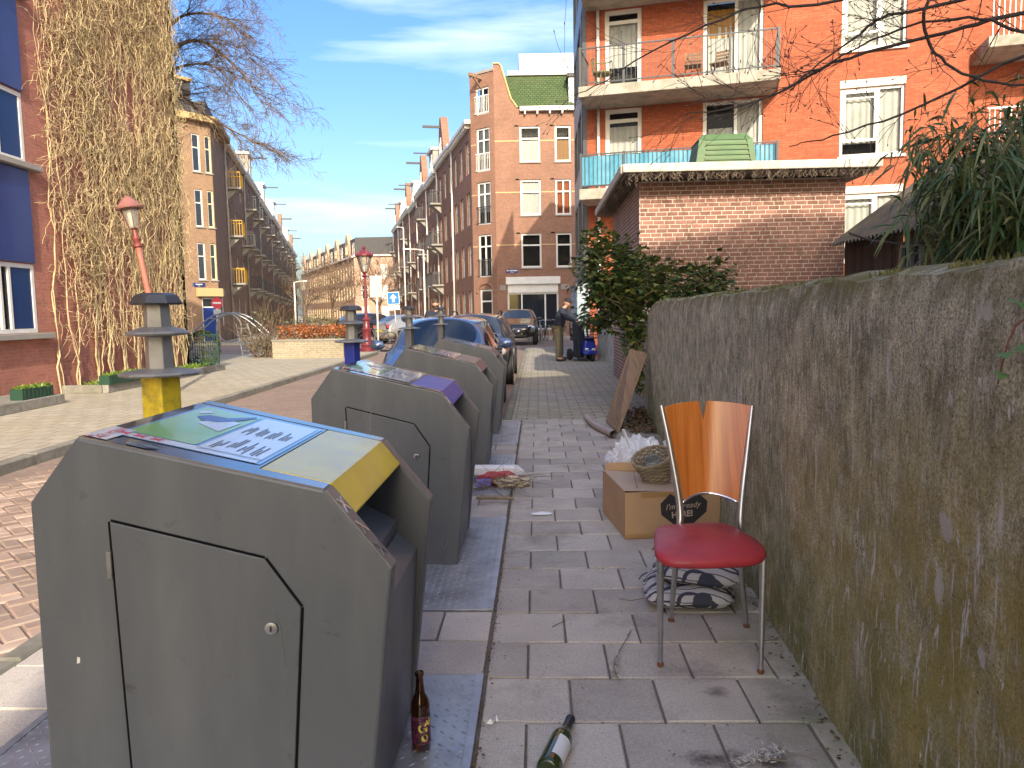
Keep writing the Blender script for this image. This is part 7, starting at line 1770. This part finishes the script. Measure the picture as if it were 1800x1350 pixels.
# ------------------------------------------------------------------ rubbish on the pavement
M_card = mat('cardboard', (0.45, 0.285, 0.15), (0.40, 0.25, 0.13), 5, 0.85, bmp=0.15, bscale=60, dirt=(0.36, 0.24, 0.14), dscale=7, damt=.5)
M_cardin = mat('cardboard_inside', (0.47, 0.36, 0.27), (0.42, 0.32, 0.24), 4, 0.9)
M_tape = mat('brown_tape', (0.34, 0.20, 0.08), rough=0.35)
M_boxink = mat('box_ink', (0.028, 0.024, 0.024), rough=0.8)
bx = empty('cardboard_box', (0.678, 4.60, 0), R(5), 'brown cardboard box printed with a black heart, behind the chair', 'box')
W_, D_, H_ = 0.60, 0.66, 0.29; t_ = .005
boxo('front_side', M_card, bx, 0, W_, 0, t_, 0.002, H_); boxo('back_side', M_card, bx, 0, W_, D_ - t_, D_, 0.002, H_); boxo('left_side', M_card, bx, 0, t_, t_, D_ - t_, 0.002, H_); boxo('right_side', M_card, bx, W_ - t_, W_, t_, D_ - t_, 0.002, H_); boxo('bottom', M_card, bx, t_, W_ - t_, t_, D_ - t_, 0.002, .008)
def flap_(name, pts, m_=M_cardin):
    b = B(); q = [Vector(p) for p in pts]; n = (q[1] - q[0]).cross(q[2] - q[0]).normalized() * .004
    b.add(q + [p + n for p in q], [(3, 2, 1, 0), (4, 5, 6, 7), (0, 1, 5, 4), (1, 2, 6, 5), (2, 3, 7, 6), (3, 0, 4, 7)]); return b.build(name, m_, bx, fixn=True)
flap_('flap', [(0.0, 0.03, H_ + .004), (W_ * .62, 0.02, H_ - .01), (W_ * .60, D_ - .02, H_ - .03), (0.0, D_ - .02, H_ + .006)]); flap_('flap', [(W_ * .64, .02, H_ - .022), (W_, .02, H_ + .004), (W_, D_ - .02, H_ + .004), (W_ * .64, D_ - .02, H_ - .03)])
flap_('flap', [(0.01, D_, H_), (W_ - .01, D_, H_), (W_ - .03, D_ + .02, H_ + .05), (0.03, D_ + .02, H_ + .05)], M_card)
boxo('tape', M_tape, bx, 0.0005, W_ - .0005, -.0012, -.0002, 0.003, 0.03); boxo('tape', M_tape, bx, .10, .50, -.0012, -.0002, H_ - .035, H_ - .004)
hx, hz = 0.365, 0.165
hp = [(hx, hz - .135), (hx + .145, hz - .01), (hx + .15, hz + .055), (hx + .095, hz + .105), (hx, hz + .055), (hx - .085, hz + .11), (hx - .145, hz + .05), (hx - .14, hz - .02)]
b = B(); b.add([(x, -.0022, z) for x, z in hp], [tuple(range(8))]); hrt = b.build('heart_print', M_boxink, bx)
text_mesh('print_text', "I'm already", M_cardin, .050, hrt, (hx - .115, -.003, hz + .008), (1, 0, .07), (-.07, 0, 1), .0005, shear=.35)
text_mesh('print_text', "HERE!", M_cardin, .052, hrt, (hx - .075, -.003, hz - .042), (1, 0, .07), (-.07, 0, 1), .0005, bold=.0018)
# basket with a jar
M_wick = mat('willow', (0.30, 0.24, 0.15), (0.19, 0.15, 0.095), 18, 0.85, rand=.2)
bs = empty('wicker_basket', (0.945, 4.94, 0.285), R(20), 'small woven willow basket tipped over on the cardboard box', 'basket'); bs.rotation_euler = (R(8), R(-24), R(25))
for j in range(12):
    z = .012 + j * .0145; r_ = .078 + .045 * (z / .18); pts = []
    for k in range(49): a = 2 * math.pi * k / 48; pts.append(((r_ + .0055 * math.cos(12 * a + math.pi * j)) * math.cos(a), (r_ + .0055 * math.cos(12 * a + math.pi * j)) * math.sin(a), z + .002 * math.sin(5 * a + j)))
    B().tube(pts, .0065, 5, cap=False).build('weave_row', M_wick, bs)
for k in range(24): a = 2 * math.pi * k / 24; B().tube([(.076 * math.cos(a), .076 * math.sin(a), 0), (.124 * math.cos(a), .124 * math.sin(a), .19)], .0042, 4).build('upright', M_wick, bs)
for q in range(2): B().tube([((.124 + .004 * math.cos(10 * a + q * 3)) * math.cos(a), (.124 + .004 * math.cos(10 * a + q * 3)) * math.sin(a), .188 + .004 * math.sin(10 * a + q * 3)) for a in [2 * math.pi * k / 60 for k in range(61)]], .007, 5, cap=False).build('rim', M_wick, bs)
B().lathe([(.078, .004), (.078, .012), (0, .012)], 18).build('base', M_wick, bs)
B().tube([(-.12, -.02, .19), (-.18, -.05, .20), (-.22, -.10, .16), (-.235, -.13, .10)], .0025, 4).build('loose_cane', M_wick, bs)
M_jar = mat('jar_glass', (0.62, 0.66, 0.64), rough=0.08, trans=0.75)
jr = empty('glass_jar', (0.925, 4.90, 0.335), 0, 'clear glass jar lying inside the wicker basket', 'jar'); jr.rotation_euler = (R(8), R(-24), R(25))
B().lathe([(.0, .0), (.055, .0), (.062, .012), (.062, .095), (.05, .11), (.05, .125), (.046, .125), (.046, .108), (.058, .093), (.058, .014), (.0, .005)], 20).build('jar', M_jar, jr, smooth=True)
# crumpled plastic bag and white rods
M_bag = None
def plasticmat(name, col, tr):
    m, t, b = newmat(name); MATS[name] = m; b.inputs['Base Color'].default_value = c4(col); b.inputs['Roughness'].default_value = 0.3
    tl = N(t, 'ShaderNodeBsdfTranslucent'); tl.inputs['Color'].default_value = c4(col); t1 = N(t, 'ShaderNodeMixShader'); t1.inputs[0].default_value = .4; t.links.new(b.outputs[0], t1.inputs[1]); t.links.new(tl.outputs[0], t1.inputs[2])
    tp = N(t, 'ShaderNodeBsdfTransparent'); t2 = N(t, 'ShaderNodeMixShader'); t2.inputs[0].default_value = tr; t.links.new(t1.outputs[0], t2.inputs[1]); t.links.new(tp.outputs[0], t2.inputs[2]); t.links.new(t2.outputs[0], t.nodes['Material Output'].inputs['Surface']); return m
M_bag = plasticmat('milky_plastic', (0.88, 0.90, 0.93), 0.08)
def crumple(name, c, r_, label, cat, m_, seed, amp=.35, spikes=None):
    e = empty(name, c, 0, label, cat); b = B()
    def f(u, v):
        t = 2 * math.pi * u; p = math.pi * v; d = Vector((math.sin(p) * math.cos(t), math.sin(p) * math.sin(t), -math.cos(p)))
        q = d * 2.2 + Vector((seed, 0, 0)); k = 1 + amp * noise.noise(q) + amp * .55 * abs(noise.noise(q * 2.7)) + amp * .3 * noise.noise(q * 6)
        z = d.z * r_[2] * k + r_[2] * .86
        return (d.x * r_[0] * k, d.y * r_[1] * k, max(0.003, z))
    b.grid(f, 72, 40, True); b.build('skin', m_, e); return e
pb = crumple('plastic_bag', (0.90, 5.54, 0), (.23, .22, .24), 'crumpled white plastic bag of rubbish behind the cardboard box', 'plastic bag', M_bag, 3.3)
M_styro = mat('white_packaging', (0.78, 0.80, 0.83), (0.70, 0.73, 0.78), 6, 0.6)
pk = empty('packaging_sheets', (0.98, 5.5, 0.22), 0, 'upright white folded packaging sheets poking out of the plastic bag', 'packaging')
for k in range(9):
    x = -.17 + k * .045; a = R(rnd.uniform(-28, 18)); h = rnd.uniform(.16, .27); w = rnd.uniform(.05, .08); m_ = Matrix.Rotation(a, 3, 'Y') @ Matrix.Rotation(R(rnd.uniform(-35, 35)), 3, 'Z') @ Matrix.Rotation(R(rnd.uniform(-15, 15)), 3, 'X')
    b = B(); q = [Vector(p) for p in ((-w/2, 0, 0), (w/2, 0, 0), (w/2, 0, h * .72), (w * .05, 0.01, h), (-w/2, 0, h * .85))]; q = [m_ @ p + Vector((x, rnd.uniform(-.05, .05), .02 if k else 0)) for p in q]; nn = Vector((0, .004, 0))
    b.add(q + [p + nn for p in q], [(4, 3, 2, 1, 0), (5, 6, 7, 8, 9)] + [(i, (i + 1) % 5, (i + 1) % 5 + 5, i + 5) for i in range(5)]); b.build('sheet', M_styro, pk, fixn=True)
B().bar((-.10, -.02, .10), (-.19, -.06, .33), .028, .008).build('white_slat', M_styro, pk)
# board leaning on the wall, bent pipe, leaf litter
M_lumber = woodmat('weathered_board', (0.20, 0.13, 0.075), (0.29, 0.20, 0.12), (0.13, 0.085, 0.05), 60, 0.75, 0.0)
bd = empty('wooden_board', (1.19, 9.15, 0), 0, 'grooved wooden board leaning against the concrete wall', 'board')
base = [Vector((-0.01, .42, 0.01)), Vector((0.02, -.42, 0.01))]; top = [Vector((.34, .70, .90)), Vector((.50, .42, .86))]
nr = (base[1] - base[0]).cross(top[0] - base[0]).normalized()
for k in range(7):
    a0, a1 = k / 7 + .006, (k + 1) / 7 - .006; q = [base[0].lerp(base[1], a0), base[0].lerp(base[1], a1), top[0].lerp(top[1], a1), top[0].lerp(top[1], a0)]
    b = B(); b.add(q + [p + nr * .014 for p in q], [(3, 2, 1, 0), (4, 5, 6, 7), (0, 1, 5, 4), (1, 2, 6, 5), (2, 3, 7, 6), (3, 0, 4, 7)]); b.build('slat', M_lumber, bd, fixn=True)
b = B(); q = [base[0], base[1], top[1], top[0]]; b.add([p - nr * .001 for p in q] + [p - nr * .012 for p in q], [(3, 2, 1, 0), (4, 5, 6, 7), (0, 1, 5, 4), (1, 2, 6, 5), (2, 3, 7, 6), (3, 0, 4, 7)]); b.build('backing', M_lumber, bd, fixn=True)
M_pvc = mat('beige_pvc', (0.40, 0.33, 0.29), (0.34, 0.28, 0.25), 6, 0.5)
pp = empty('bent_pipe', (1.0, 9.0, 0), 0, 'bent beige plastic pipe lying on the pavement', 'pipe')
cp = [Vector(p) for p in ((-.054, .74, .045), (-.045, .50, .045), (-.03, .20, .045), (.0, -.08, .045), (.05, -.38, .045), (.10, -.68, .05))]
b = B(); b.tube(cp, .042, 14, cap=False); b.tube(cp[::-1], .036, 14, cap=False); b.build('pipe', M_pvc, pp, smooth=True)
M_litter = leafmat('dry_leaf', (0.07, 0.045, 0.025), (0.13, 0.08, 0.04), (0.20, 0.13, 0.07), 0.9, 0.0)
ll_ = B()
for i in range(520):
    y = rnd.uniform(8.6, 10.6); x = .833 + .094 * y - rnd.random() ** 1.6 * .28 - .02
    ivy_leaf(ll_, (x, y, rnd.uniform(.004, .07) * (1 if x > 1.45 else .4)), rdir(-.2) * Vector((1, 1, .3)), rnd.uniform(.025, .06), rnd.uniform(-1, 1))
for i in range(420):
    y = rnd.uniform(1.6, 8.5); x = .833 + .094 * y - abs(rnd.gauss(0, .035)) - .005
    ivy_leaf(ll_, (x, y, rnd.uniform(.003, .010)), Vector((rnd.gauss(0, 1), rnd.gauss(0, 1), .1)), rnd.uniform(.006, .018), rnd.uniform(-.4, .4))
for i in range(900):
    y = rnd.uniform(1.9, 9.5); q = S(PX1 + .012 + rnd.gauss(0, .012), y); ivy_leaf(ll_, (q.x, q.y, rnd.uniform(.003, .009)), Vector((rnd.gauss(0, 1), rnd.gauss(0, 1), .1)), rnd.uniform(.004, .014), rnd.uniform(-.4, .4))
for i in range(260):
    ivy_leaf(ll_, (rnd.uniform(-.1, 1.2), rnd.uniform(1.9, 8), .005), Vector((rnd.gauss(0, 1), rnd.gauss(0, 1), .1)), rnd.uniform(.004, .012), rnd.uniform(-.4, .4))
tag(ll_.build('leaf_litter', M_litter), 'dry leaf litter and crumbs along the wall foot and plate edges', 'leaf litter', kind='stuff')
# seat cushions
def swirlmat():
    m, t, b = newmat('swirl_cloth'); MATS['swirl_cloth'] = m; tc = N(t, 'ShaderNodeTexCoord'); oi = N(t, 'ShaderNodeObjectInfo')
    vec = mapping(t, tc.outputs['Object'], (1, 1, 1.4)); acc = None
    for (s, dist, off, w) in ((3.4, 9.0, 0.0, .84), (2.6, 12.0, 3.7, .91), (4.6, 7.0, 8.1, .94)):
        wv = N(t, 'ShaderNodeTexWave', wave_type='RINGS', Scale=s, Distortion=dist, Detail=0.0); wv.inputs['Detail Scale'].default_value = 1.3; t.links.new(mapping(t, vec, loc=(off * .13, off * .21, off * .05)), wv.inputs['Vector'])
        f = ramp(t, wv.outputs['Fac'], [(w, 0.0), (min(.99, w + .03), 1.0)])
        acc = f if acc is None else mixc(t, 1.0, acc, f, 'LIGHTEN')
    col = mixc(t, acc, (0.43, 0.425, 0.42), (0.04, 0.045, 0.065)); t.links.new(col, b.inputs['Base Color']); b.inputs['Roughness'].default_value = .9
    bump(t, b, nzt(t, tc.outputs['Object'], 380, 2), .25, .002); return m
M_swirl = swirlmat()
def cushion(loc, rot, sx, sy, h, label, seed):
    e = empty('seat_cushion', loc, 0, label, 'cushion', 'patterned seat cushions'); e.rotation_euler = rot
    n = 40; tuft = [(-.35, -.3), (.35, -.3), (-.35, .35), (.35, .35), (0, .02)]
    def surf(sgn):
        def f(u, v):
            x, y = -1 + 2 * u, -1 + 2 * v; rr = max(abs(x), abs(y)); k = (abs(x) ** 5 + abs(y) ** 5) ** .2; px, py = (x * rr / max(k, 1e-6), y * rr / max(k, 1e-6)) if k > 0 else (0, 0)
            z = (1 - min(1, rr) ** 4) ** .6; z *= 1 - sum(.45 * math.exp(-((px - a) ** 2 + (py - c) ** 2) / .018) for a, c in tuft) + .10 * noise.noise(Vector((x * 2, y * 2, seed)))
            return (px * sx, py * sy, sgn * z * h + .010 * noise.noise(Vector((x * 1.5, y * 1.5, seed + 4))))
        return f
    b = B(); b.grid(surf(1), n, n); b.grid(lambda u, v: surf(-1)(1 - u, v), n, n); o = b.build('cover', M_swirl, e, smooth=True)
    pts = [];
    for k in range(49):
        a = 2 * math.pi * k / 48; c, s = math.cos(a), math.sin(a); q = (abs(c) ** 5 + abs(s) ** 5) ** -.2; pts.append((c * q * sx, s * q * sy, .010 * noise.noise(Vector((c * q * 1.5, s * q * 1.5, seed + 4)))))
    B().tube(pts, .0055, 6, cap=False).build('piping', M_swirl, e, smooth=True)
    boxo('care_label', M_white, e, -sx * .55, -sx * .55 + .022, -sy - .018, -sy + .004, -.004, -.002)
    for s in (-1, 1): B().tube([(s * sx * .9, sy * .95, 0), (s * sx * 1.05, sy * .98, -.02), (s * sx * 1.12, sy * .9, -.035)], .003, 4).build('tie', M_navy, e)
    return e
cushion((0.835, 3.62, 0.055), (R(2), R(-1), R(-8)), .205, .20, .052, 'lower black-and-white patterned cushion on the paving under the chair', 1.0)
cushion((0.895, 3.68, 0.155), (R(7), R(2), R(-14)), .205, .20, .050, 'upper black-and-white patterned cushion lying on the other one', 5.0)
# bottles
M_brown = mat('brown_glass', (0.16, 0.042, 0.006), rough=0.03, spec=0.8, trans=0.85)
M_greenb = mat('green_bottle_glass', (0.05, 0.085, 0.022), rough=0.02, spec=0.9, trans=0.6)
def labelmat():
    m, t, b = newmat('busy_label'); MATS['busy_label'] = m; tc = N(t, 'ShaderNodeTexCoord'); v = tc.outputs['Object']
    vo = N(t, 'ShaderNodeTexVoronoi', Scale=230.0); t.links.new(v, vo.inputs['Vector']); col = mixc(t, ramp(t, nzt(t, v, 70, 3), [(.42, 0.0), (.55, 1.0)]), (0.012, 0.010, 0.014), (0.13, 0.012, 0.075))
    col = mixc(t, ramp(t, vo.outputs['Distance'], [(.16, 1.0), (.22, 0.0)]), col, (0.50, 0.42, 0.22)); t.links.new(col, b.inputs['Base Color']); b.inputs['Roughness'].default_value = .35; return m
bt = empty('beer_bottle', S(-0.392, 2.345, 0.010), R(0), 'brown glass beer bottle standing on the steel plate', 'bottle')
B().lathe([(.0, .002), (.027, .0), (.0305, .004), (.0305, .138), (.0295, .150), (.024, .166), (.0165, .182), (.0135, .205), (.0125, .238), (.0145, .240), (.0145, .250), (.0128, .252), (.0095, .252), (.0095, .235), (.0105, .205), (.021, .165), (.0278, .145), (.028, .008), (.0, .006)], 36).build('glass', M_brown, bt, smooth=True)
B().lathe([(.0309, .022), (.0310, .024), (.0310, .112), (.0309, .114)], 36).build('label', labelmat(), bt, smooth=True)
M_lemon = mat('lemon_print', (0.72, 0.62, 0.12), rough=.4)
def bend_text(o, r_, ang0):
    for v in o.data.vertices:
        a = ang0 + v.co.x / r_; v.co = Vector((r_ * math.sin(a), -r_ * math.cos(a), v.co.y)); 
    o.matrix_basis = Matrix.Identity(4)
for (txt, sz, a0, z, bo_) in (('G', .046, R(-12), .062, .0012), ('A', .026, R(30), .083, .0010), ('I', .028, R(58), .087, .0010), ('A', .026, R(74), .083, .001)):
    o = text_mesh('label_text', txt, M_lemon, sz, bt, (0, 0, 0), (1, 0, 0), (0, 0, 1), 0, bold=bo_)
    for v in o.data.vertices: v.co.y += z
    bend_text(o, .0314, a0)
b = B(); b.add([(.0314 * math.sin(R(28) + .36 * math.cos(t)), -.0314 * math.cos(R(28) + .36 * math.cos(t)), .044 + .0115 * math.sin(t)) for t in [2 * math.pi * k / 20 for k in range(20)]], [tuple(range(20))]); b.build('lemon', M_lemon, bt)
wb = empty('wine_bottle', (0.135, 2.36, 0.037), 0, 'green wine bottle lying on the pavement', 'bottle')
dv = Vector((0.178, 2.52, 0.020)) - Vector((0.085, 2.20, 0.037)); wb.rotation_euler = dv.to_track_quat('Z', 'Y').to_euler(); wb.location = Vector((0.085, 2.17, 0.037))
B().lathe([(.0, .012), (.028, .0), (.0355, .006), (.0365, .02), (.0365, .185), (.034, .205), (.022, .235), (.0155, .255), (.0145, .30), (.0145, .325)], 36).build('glass', M_greenb, wb, smooth=True)
B().lathe([(.0150, .262), (.0158, .263), (.0158, .326), (.0165, .327), (.0165, .338), (.0150, .340), (.0, .340)], 28).build('capsule', mat('black_capsule', (0.02, 0.02, 0.024), rough=.3), wb, auto=True)
b = B(); b.grid(lambda u, v: (.0369 * math.cos(R(60) + R(120) * u), .0369 * math.sin(R(60) + R(120) * u), .045 + .115 * v), 20, 1); lbl = b.build('label', mat('wine_label', (0.70, 0.70, 0.72), rough=.6), wb, smooth=True)
b = B(); b.grid(lambda u, v: (.0369 * math.cos(R(-70) + R(50) * u), .0369 * math.sin(R(-70) + R(50) * u), .045 + .10 * v), 10, 1); b.build('back_label', mat('wine_label', (0.70, 0.70, 0.72)), wb, smooth=True)
wb.rotation_euler.rotate_axis('Z', R(35))
# heap of packaging and twigs by the third container
M_pinkbag = mat('red_wrapper', (0.42, 0.05, 0.07), (0.34, 0.04, 0.06), 9, .35)
M_cup = mat('cream_card', (0.66, 0.60, 0.44), (0.58, 0.52, 0.38), 9, .6)
cb = empty('carton', (-0.14, 6.28, 0.0), R(-4), 'long white paper carton lying by the third container', 'carton')
boxo('carton', M_styro, cb, -.22, .16, -.05, .07, .06, .13, .01); b = B(); b.add([(.161, -.05, .06), (.161, .07, .06), (.161, .07, .13), (.161, -.05, .13), (.23, -.01, .085), (.23, .04, .085)], [(0, 4, 5, 1), (3, 2, 5, 4), (0, 3, 4), (1, 5, 2)]); b.build('folded_end', M_styro, cb)
rw = crumple('red_wrapper', (-0.11, 6.14, 0.0), (.16, .06, .06), 'crumpled red wrapper in the heap beside the third container', 'wrapper', M_pinkbag, 7.7, .3)
cw = crumple('crumpled_paper', (-0.02, 6.06, 0.0), (.12, .05, .045), 'crumpled cream paper in the heap beside the third container', 'paper', M_cup, 1.2, .35)
cu = empty('paper_cup', (0.03, 6.10, 0.04), 0, 'cream paper cup lying on its side at the end of the heap', 'cup'); cu.rotation_euler = (0, R(88), R(-6))
B().lathe([(.0, .0), (.030, .0), (.040, .10), (.042, .102), (.038, .10), (.028, .004)], 20).build('cup', M_cup, cu, smooth=True)
pr_ = empty('purple_wrapper', (-0.24, 6.02, 0.02), R(20), 'small folded purple wrapper beside the third container', 'wrapper'); b = B(); b.add([(-.06, -.02, 0), (.05, -.03, .01), (.07, .03, .05), (-.05, .03, .06), (0, 0, .03)], [(0, 1, 4), (1, 2, 4), (2, 3, 4), (3, 0, 4)]); b.build('foil', mat('purple_foil', (0.16, 0.13, 0.45), rough=.35), pr_)
tg = B()
for i in range(70): branch(tg, (-.2 + rnd.uniform(-.1, .25), 6.0 + rnd.uniform(-.18, .15), rnd.uniform(.01, .10)), (rnd.gauss(.4, .8), rnd.gauss(-.2, .7), rnd.gauss(0, .18)), rnd.uniform(.12, .42), .0035, 0, .5, .05, 0, 6, .0012)
for v_i in range(len(tg.v)):
    v = tg.v[v_i]; tg.v[v_i] = (v[0], v[1], max(v[2], .004))
th_ = empty('twig_heap', (0, 0, 0), 0, 'tangle of dry twigs beside the third container', 'twigs'); o = tg.build('twigs', M_twig, th_); o['kind'] = 'stuff'
B().tube([(-.28, 5.60, .03), (-.05, 5.56, .035), (-.0, 5.56, .03)], .012, 6).build('cane', M_wick, empty('wooden_cane', (0, 0, 0), 0, 'short pale wooden cane on the paving before the twig heap', 'cane'))
# scraps
def scrap(x, y, pts, label, m_=M_styro, z=.006, cat='paper scrap'):
    e = empty('paper_scrap', (x, y, z), 0, label, cat); b = B(); n = len(pts); c = (sum(p[0] for p in pts) / n, sum(p[1] for p in pts) / n, .018)
    b.add([(p[0], p[1], p[2] if len(p) > 2 else .002) for p in pts] + [c], [(i, (i + 1) % n, n) for i in range(n)]); b.build('paper', m_, e, fixn=True)
scrap(0.195, 5.21, [(-.075, -.02), (-.03, -.035), (.05, -.03), (.075, -.005), (.06, .03), (-.04, .035), (-.08, .015)], 'crumpled white paper napkin in the middle of the pavement')
scrap(-0.09, 2.50, [(-.018, -.006), (.002, -.012), (.010, .0), (-.006, .008)], 'tiny pale torn scrap right of the beer bottle')
scrap(-0.072, 2.52, [(-.004, -.012), (.006, -.01), (.002, .012), (-.008, .010)], 'tiny white sliver next to the pale torn scrap')
for i in range(26):
    pass
# dry sprigs
M_sprig = mat('pale_dry_sprig', (0.45, 0.43, 0.40), (0.34, 0.32, 0.29), 20, .9)
def sprig(pts, n, label, spread=.02):
    e = empty('dry_sprig', (0, 0, 0), 0, label, 'sprig'); b = B(); b.tube(pts, [.0022] * len(pts), 4); b.build('stem', M_twig, e)
    l = B(); P_ = [Vector(p) for p in pts]
    for i in range(n):
        a = .5 * rnd.random() ** .7; seg = a * (len(P_) - 1); k = int(seg); p = P_[k].lerp(P_[min(k + 1, len(P_) - 1)], seg - k)
        blade(l, p + Vector((rnd.gauss(0, spread * .3), rnd.gauss(0, spread * .3), .003)), Vector((rnd.gauss(0, 1), rnd.gauss(0, 1), .35)), rnd.uniform(.01, .024), .005, rnd.uniform(-1, 1), .1)
    o = l.build('leaves', M_sprig, e); o['kind'] = 'stuff'
sprig([(0.385, 2.79, .008), (0.375, 2.86, .012), (0.392, 2.95, .010), (0.43, 3.06, .008), (0.47, 3.15, .010), (0.50, 3.24, .006)], 90, 'dry lavender sprig lying in the middle of the pavement')
sprig([(0.70, 2.24, .010), (0.78, 2.27, .014), (0.82, 2.31, .012), (0.87, 2.28, .010), (0.92, 2.25, .008)], 150, 'larger dry grey sprig near the foot of the wall', .06)
sprig([(0.66, 2.22, .008), (0.75, 2.26, .012), (0.83, 2.24, .010)], 80, 'small dry grey tuft beside the larger sprig', .05)
for (pts, l) in (([(0.50, 3.62, .004), (0.55, 3.55, .02), (0.62, 3.60, .012)], 'thin curved twig left of the cushions'), ([(0.98, 3.02, .004), (1.03, 3.10, .012), (1.10, 3.13, .004)], 'thin twig between the chair and the wall'), ([(0.16, 3.30, .004), (0.22, 3.36, .006)], 'tiny twig in front of the cushions')):
    e = empty('twig', (0, 0, 0), 0, l, 'twig'); B().tube(pts, .0022, 4).build('stem', M_twig, e)
